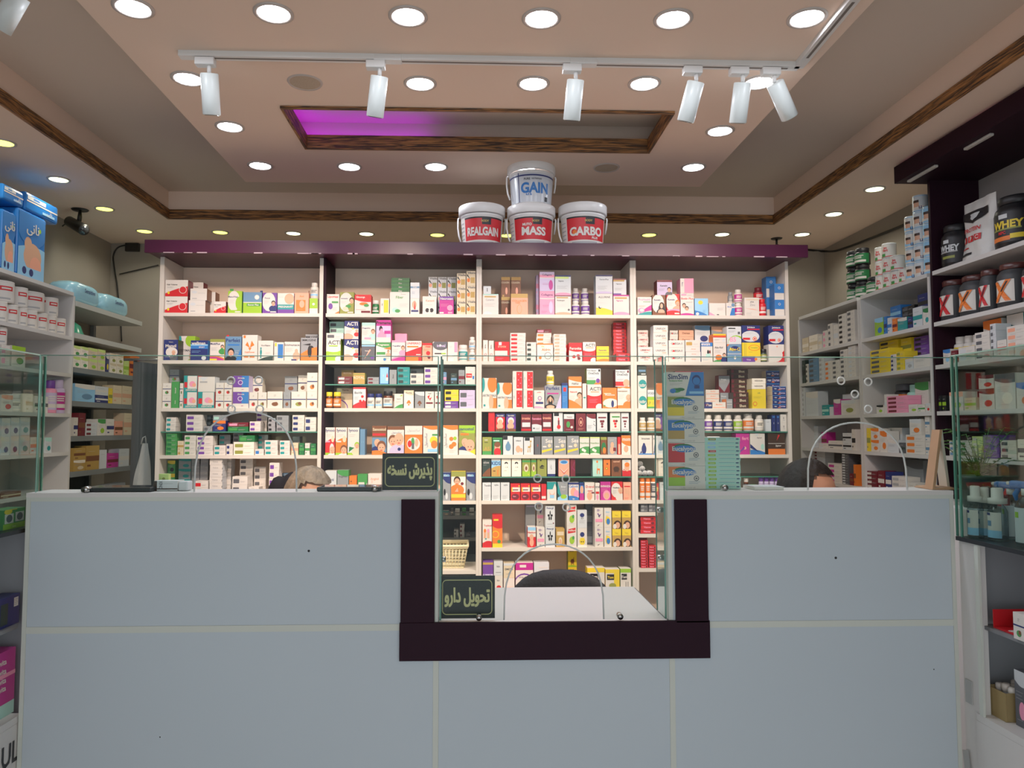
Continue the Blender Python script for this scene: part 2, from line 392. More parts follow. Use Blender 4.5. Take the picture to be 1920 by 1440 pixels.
BLAB = ['white open shelving unit at the left end under the maroon canopy', 'white open shelving unit with one dark side, above the prescription sign',
        'white open shelving unit straight behind the service window', 'white open shelving unit at the right end, behind the seated dark-haired person']
M_sh = mat('white_shelf_board', 'd8cfc4', .4, spec=.35)
for i, (a, c, d, e) in enumerate(BAYX):
    x0, x1 = xc(a), xc(e); i0, i1 = xc(c), xc(d)
    t = empty('shelving_unit', BLAB[i], 'shelving', ((x0+x1)/2, YF, 0), group='open shelving units in the back run')
    ox = (x0+x1)/2
    for k, (p, q) in enumerate([(x0+.0003, i0), (i1, x1-.0003)]):
        b = child(t, 'side_panel', 'dark maroon inner side' if i == 1 and k == 0 else None)
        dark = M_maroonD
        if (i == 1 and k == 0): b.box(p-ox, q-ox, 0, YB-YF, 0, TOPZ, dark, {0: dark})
        elif i == 3 and k == 1: b.box(p-ox, q-ox, 0, YB-YF, 0, TOPZ, M_sh, {1: dark})
        else: b.box(p-ox, q-ox, 0, YB-YF, 0, TOPZ, M_sh)
        b.done()
    b = child(t, 'back_panel')
    zlow = LZ['s5']-TH if i == 1 else 0
    b.box(i0-ox, i1-ox, YB-YF-.008, YB-YF, zlow, TOPZ, M_shelfin); b.done()
    for s in BSH[i]:
        z = LZ[s]; b = child(t, 'shelf'); b.box(i0-ox+.0004, i1-ox-.0004, .002, YB-YF-.0084, z-TH, z, M_sh); b.done()
    for s in BGL[i]:
        z = LZ[s]; b = child(t, 'glass_shelf', 'thin glass shelf'); b.box(i0-ox+.001, i1-ox-.001, .006, YB-YF-.01, z-.006, z, M_gshelf, {0: M_edgeD}); b.done()
    if i < 4:
        b = child(t, 'plinth'); b.box(i0-ox, i1-ox, .03, .045, 0, LZ['s7']-.3, M_sh); b.done()
# outer dark end board of the run
# canopy over the run
hx0, hz1 = onY(271, 449, 3.68); hx1, _ = onY(1515, 459, 3.68); _, hz0 = onY(890, 478, 3.68)
t = empty('shelf_canopy', 'long glossy maroon canopy board over the back shelving, chipped along its edge', 'canopy', (0, 3.68, TOPZ))
b = child(t, 'fascia'); b.bbox(hx0, hx1, 0, .022, hz0-TOPZ, hz1-TOPZ, M_maroon, .002); b.done()
b = child(t, 'soffit_board'); b.box(hx0+.002, hx1-.002, .0225, YB-3.68+.02, .002, .018, M_maroon); b.done()
b = child(t, 'top_board'); b.box(hx0+.002, hx1-.002, .0225, YB-3.68+.02, hz1-TOPZ-.016, hz1-TOPZ, M_maroon); b.done()
b = child(t, 'end_board'); b.box(hx0+.002, hx0+.02, .0225, YB-3.68+.02, .0185, hz1-TOPZ-.0165, M_maroon); b.done()
b = child(t, 'end_board'); b.box(hx1-.02, hx1-.002, .0225, YB-3.68+.02, .0185, hz1-TOPZ-.0165, M_maroon); b.done()
b = child(t, 'chipped_edge')
rr = random.Random(3); mm_ = mat('chipped_laminate', 'b59aa2', .7)
for k in range(26):
    x = rr.uniform(hx0+.05, hx1-.05); L = rr.uniform(.01, .06)
    b.box(x, x+L, -.0012, .001, hz0-TOPZ-.001, hz0-TOPZ+rr.uniform(.002, .005), mm_)
b.done()
CANZ = hz1

# ------------------------------------------------------------------ counter
CYF = 2.20
def cq(px, py): return onY(px, py, CYF)
CT = cq(890, 930)[1]; CM = cq(890, 1174)[1]; CS = cq(890, 1165)[1]
CXL, CXR = cq(50, 940)[0], cq(1787, 940)[0]; WX0, WX1 = cq(822, 1000)[0], cq(1252, 1000)[0]
t = empty('service_counter', 'long pale grey pharmacy counter with a maroon framed service window', 'counter', (0, CYF, 0))
def cb(nm, x0, x1, z0, z1, m, y0=0.0, y1=.018, lab=None, bev=0):
    b = child(t, nm, lab)
    (b.bbox(x0, x1, y0, y1, z0, z1, m, bev) if bev else b.box(x0, x1, y0, y1, z0, z1, m)); b.done()
V1, V2 = cq(817, 1300)[0], cq(1261, 1300)[0]; ew = .0065
cb('front_panel', CXL+.012, WX0-.012, CM+.008, CT-.012, M_panel); cb('front_panel', WX1+.012, CXR-.012, CM+.008, CT-.012, M_panel)
cb('front_panel', CXL+.012, V1-.008, 0, CM-.0105, M_panel); cb('front_panel', V1+.008, V2-.008, 0, CM-.03, M_panel); cb('front_panel', V2+.008, CXR-.012, 0, CM-.0105, M_panel)
for x0, x1, z0, z1 in [(CXL, CXL+.0118, 0, CT), (CXR-.0118, CXR, 0, CT), (CXL+.012, WX0-.012, CM-.0103, CM+.0078), (WX1+.012, CXR-.012, CM-.0103, CM+.0078),
                       (V1-.0078, V1+.0078, 0, CM-.03), (V2-.0078, V2+.0078, 0, CM-.03), (WX0-.0118, WX0, CS, CT), (WX1, WX1+.0118, CS, CT)]:
    cb('edge_strip', x0, x1, z0, z1, M_cream, -.0018, .02)
for x0, x1 in ((CXL+.012, WX0-.012), (WX1+.012, CXR-.012)): cb('edge_strip', x0, x1, CT-.0118, CT-.0004, M_cream, -.0018, .02)
cb('counter_top', CXL, WX0, CT-.0003, CT+.012, M_white, -.003, .125); cb('counter_top', WX1, CXR, CT-.0003, CT+.012, M_white, -.003, .125)
cb('core_panel', CXL+.012, WX0, 0, CT-.0005, M_white, .0205, .12); cb('core_panel', WX1, CXR-.012, 0, CT-.0005, M_white, .0205, .12)
cb('core_panel', WX0+.0005, WX1-.0005, 0, CS-.03, M_white, .0205, .1)
def mboard(px0, px1, py0, py1):
    x0, z1 = cq(px0, py0); x1, z0 = cq(px1, py1)
    cb('frame_board', x0, x1, z0, z1, M_maroonD, -.012, -.002, 'dark maroon board', .001)
mboard(753, 815, 936, 1165.5); mboard(1263, 1327, 936, 1165.5); mboard(749.5, 1330, 1166.5, 1232)
# worn marks
def speck(px, py, r, m=M_black):
    x, z = cq(px, py); b = child(t, 'screw_hole' if r > .002 else 'speck'); b.cyl((x, -.0006, z), (x, .001, z), r, m, 10); b.done()
for px, py, r in [(579, 1033, .0035), (1567, 1046, .0038), (300, 1382, .0018), (1751, 1255, .0018), (1266, 1193, .0012)]:
    if py < 1190 or px > 1300 or px < 700: speck(px, py, r)
# inner desk behind the window
dw = CS-.004
_, dyb = onZ(1000, 1101, dw)
t2 = empty('inner_desk', 'white desk surface behind the service window opening', 'desk', (0, CYF, 0))
b = child(t2, 'desk_top'); b.bbox(WX0-.0+.001, WX1-.001, .004, dyb-CYF, dw-.022, dw, M_white, .002); b.done()
b = child(t2, 'support_panel'); b.box(WX0+.02, WX0+.04, .19, dyb-CYF-.03, 0, dw-.0225, M_white); b.done()
b = child(t2, 'support_panel'); b.box(WX1-.04, WX1-.02, .19, dyb-CYF-.03, 0, dw-.0225, M_white); b.done()
b = child(t2, 'seam')
p = onZ(1190, 1102, dw+.0004); q = onZ(1248, 1160, dw+.0004)
b.tube([(p[0], p[1]-CYF, dw+.0003), (q[0], q[1]-CYF, dw+.0003)], .0012, mat('seam_line', '6d6a68', .6), 5); b.done()

# ------------------------------------------------------------------ glass screens on the counter
def arch(x0, x1, z0, z1, n=20):
    """x0,x1 base corners, z1 crown: a tall bullet-shaped opening"""
    cx, a = (x0+x1)/2, (x1-x0)/2
    return [(cx-a*math.cos(PI*i/n), z0+(z1-z0)*math.sin(PI*i/n)**.62) for i in range(n+1)]
def screen(label, px0, px1, pyt, zb, Y, ar=None, rings=(), clamps=(), edges=(1, 1)):
    x0, zt = onY(px0, pyt, Y); x1, _ = onY(px1, pyt, Y)
    t = empty('glass_screen', label, 'glass screen', (0, Y, zb), group='clear glass screens on the counter')
    pts = [(x1, zb), (x1, zt), (x0, zt), (x0, zb)]
    A = []
    if ar:
        ax0, _ = onY(ar[0], ar[3], Y); ax1, _ = onY(ar[1], ar[3], Y); _, az = onY(890, ar[2], Y)
        A = arch(ax0, ax1, zb, az)
    b = child(t, 'pane', 'clear glass with an arched opening' if ar else None)
    poly = [(x, 0, z-zb) for x, z in pts+A]
    bm = bmesh.new(); f = bm.faces.new([bm.verts.new(p) for p in poly]); bmesh.ops.triangulate(bm, faces=[f]); b.bm(bm, M_glass); b.done()
    b = child(t, 'cut_edge'); e = .0022
    b.tube([(x0, 0, zt-zb), (x1, 0, zt-zb)], e*.7, M_edge, 6); b.done()
    for k, x in ((0, x0), (1, x1)):
        if edges[k]: b = child(t, 'cut_edge'); b.tube([(x, 0, 0.001), (x, 0, zt-zb)], e, M_edge, 6); b.done()
    if A: b = child(t, 'arch_edge'); b.tube([(x, 0, max(.001, z-zb)) for x, z in A], .0026, mat('arch_edge', 'c9cdc8', .2, spec=.6), 6); b.done()
    for px, py in rings:
        x, z = onY(px, py, Y); b = child(t, 'speech_hole', 'ground rim of a round hole')
        n = 24; b.tube([(x+.0105*math.cos(2*PI*i/n), 0, z-zb+.0105*math.sin(2*PI*i/n)) for i in range(n)], .0024, mat('hole_rim', 'dcdcd6', .25, spec=.6), 6, closed=True); b.done()
    for px, py in clamps:
        x, z = onY(px, py, Y); b = child(t, 'clamp'); b.cyl((x, -.012, max(z-zb, .0095)), (x, .012, max(z-zb, .0095)), .0085, M_chrome, 16); b.done()
    return t
ztop = CT+.0125
screen('left clear glass screen with an arched hatch before the grey-haired person', 76, 822, 666, ztop, 2.205, (364, 556, 772, 925), [(433, 714), (485, 713), (434, 767), (487, 767)], [(163, 920), (703, 921)])
screen('right clear glass screen with an arched hatch before the dark-haired person', 1247, 1786, 669, ztop, 2.205, (1515, 1701, 792, 920), [(1577, 714), (1628, 716), (1603, 739), (1628, 767)], [(1358, 918)])
screen('tall middle glass screen standing in the service window', 829, 1243, 667, CS+.0005, 2.208, (945, 1132, 1021, 1160), [(1008, 897), (1061, 898), (1010, 950), (1062, 951)], [(898, 1158), (1162, 1155)], (0, 0))
for px, lab in ((822, 'left narrow glass return beside the service window'), (1247, 'right narrow glass return beside the service window')):
    x, zt = onY(px, 668, 2.21); zb = ztop
    x0 = WX0+.006 if px < 1000 else WX1-.006
    t = empty('glass_return', lab, 'glass screen', (x0, 2.212, CS+.001), group='narrow glass returns at the service window')
    b = child(t, 'pane'); h = zt-(CS+.001)
    b.poly([(0, 0, 0), (0, .10, 0), (0, .10, h), (0, 0, h)], M_case); b.done()
    b = child(t, 'cut_edge'); b.box(-.0025, .0025, -.002, .0, 0, h, M_edgeD); b.done()
    b = child(t, 'cut_edge'); b.box(-.002, .002, .1, .102, 0, h, M_edgeD); b.done()
    for pz in (.22, .5) if px > 1000 else (.5,):
        b = child(t, 'clamp'); sx_ = 1 if px < 1000 else -1; b.cyl((-.002*sx_, .03, h-.45*h-pz*.5), (.014*sx_, .03, h-.45*h-pz*.5), .0085, M_chrome, 14); b.done()

# ------------------------------------------------------------------ Persian plaques
M_plq = mat('black_acrylic', '0e1513', .35, spec=.25); M_gold = mat('gold_lettering', 'd6ce8e', .5, spec=.4)
def rrect(x0, x1, z0, z1, r, n=6):
    o = []
    for cx, cz, a in ((x1-r, z1-r, 0), (x0+r, z1-r, 1), (x0+r, z0+r, 2), (x1-r, z0+r, 3)):
        for i in range(n+1):
            an = PI/2*(a+i/n); o.append((cx+r*math.cos(an), cz+r*math.sin(an)))
    return o
def plaque(label, px0, px1, pyt, pyb, Y, word, zb):
    x0, zt = onY(px0, pyt, Y); x1, z0 = onY(px1, pyb, Y); w, h = x1-x0, zt-zb
    t = empty('sign_plaque', label, 'sign', ((x0+x1)/2, Y, zb))
    b = child(t, 'board'); b.bbox(-w/2, w/2, 0, .004, 0, h, M_plq, .001); b.done()
    b = child(t, 'gold_border'); o = rrect(-w/2+.009, w/2-.009, .012, h-.012, .012); b.tube([(x, -.0006, z) for x, z in o], .0013, M_gold, 5, closed=True); b.done()
    b = child(t, 'lettering')
    for k in range(9): b.text(word, ((k % 3)-1)*.0013, h*.5+((k//3)-1)*.0012, -.0008-.00008*k, h*.44, M_gold, maxw=w*.80, minw=w*.78)
    b.done()
    return t
plaque('black and gold sign reading prescription intake, standing on the counter top', 717, 820, 850, 921, 2.24, '\ufeea\ufea8\ufeb4\ufee7 \ufeb5\ufeae\ufbfe\ufeac\ufb58', ztop+.001)
plaque('black and gold sign reading medicine delivery, low inside the service window', 824, 928, 1080, 1160, 2.225, '\ufeed\ufead\ufe8d\ufea9 \ufede\ufbfe\ufeee\ufea4\ufe97', CS+.002)

# ------------------------------------------------------------------ showcases flanking the counter
def showcase(sgn, label):
    """corner glass showcase running towards the viewer; sgn -1 left, +1 right"""
    X = CXR+.003 if sgn > 0 else CXL-.003
    zsh = EYE-.308*(abs(X)/1.385)
    ztp = EYE+ (805-664)/F*2.15
    y0, y1 = .55, (2.19 if sgn > 0 else 2.275); D = .52
    t = empty('glass_showcase', label, 'showcase', (X, 0, 0), group='glass showcases beside the counter')
    s = sgn
    def bx(nm, a, c, y_0, y_1, z0, z1, m, lab=None):
        b = child(t, nm, lab); b.box(min(a*s, c*s), max(a*s, c*s), y_0, y_1, z0, z1, m); b.done()
    def pane(pts, nm='glass_pane'):
        b = child(t, nm); b.poly([(p[0]*s, p[1], p[2]) for p in pts], M_case); b.done()
    e = .002
    pane([(0, y0, zsh), (0, y1-.001, zsh), (0, y1-.001, ztp), (0, y0, ztp)])
    pane([(0, y1, zsh), (D, y1, zsh), (D, y1, ztp), (0, y1, ztp)])
    pane([(0, y0, ztp), (D, y0, ztp), (D, y1, ztp), (0, y1, ztp)])
    for a, c in ((0, y1), (0, y1-.022)):
        bx('glass_edge', a-.0025, a+.0025, c-.003, c+.003, zsh, ztp, M_edgeD)
    bx('glass_edge', -.002, .002, y0, y1, ztp-.002, ztp+.002, M_edge); bx('glass_edge', 0, D, y1-.002, y1+.002, ztp-.002, ztp+.002, M_edge)
    bx('case_base', -.006 if sgn > 0 else .004, D, y0, y1, zsh-.012, zsh-.0005, M_black, 'black edged glass base')
    # lower open cabinet
    zl = EYE-.308-.49
    if sgn > 0: bx('post', .004, .03, y1-.075, y1+.0, .0, zsh-.0125, M_white, 'white upright')
    if sgn > 0: bx('post_edge', -.003, .0038, y1-.092, y1-.0755, zl, zsh-.0125, M_cream)
    bx('back_board', D-.02, D, y0, y1, 0, zsh-.0125, mat('cabinet_grey', '8b8d90', .6), 'grey back board')
    bx('end_board', .031, D-.0205, y1-.012, y1, 0, zsh-.0125, mat('cabinet_grey', '8b8d90', .6))
    bx('plinth', .0, D-.0205, y0, y1-.056, 0, zl-.02, M_white, 'white kick board')
    bx('bottom_shelf', .0, D-.0205, y0, y1-.056, zl-.0195, zl, M_white)
    bx('middle_shelf', .02, D-.0205, y0, y1-.056, zl+.235, zl+.245, mat('grey_shelf', '77797c', .5))
    if sgn > 0:
        for px, py, w_ in ((1809, 1290, .02),):
            y, z = onX(px, py, X+.004); bx('tape_patch', -.0005, .004, y1-.04, y1-.012, z-.035, z+.03, mat('old_tape', 'a9aba9', .7))
        b = child(t, 'tape_patch'); y, z = onX(1815, 1425, X)
        b.poly([(-.0012, y-.012, z-.025), (-.0012, y+.015, z-.03), (-.0012, y+.022, z+.02), (-.0012, y-.006, z+.03)], mat('old_tape', 'a9aba9', .7)); b.done()
    return X, zsh, zl, t
RX, RZSH, RZL, RT = showcase(1, 'glass showcase at the right end of the counter, sanitiser bottles inside')
LX, LZSH, LZL, LT = showcase(-1, 'glass showcase at the left end of the counter, jars inside')
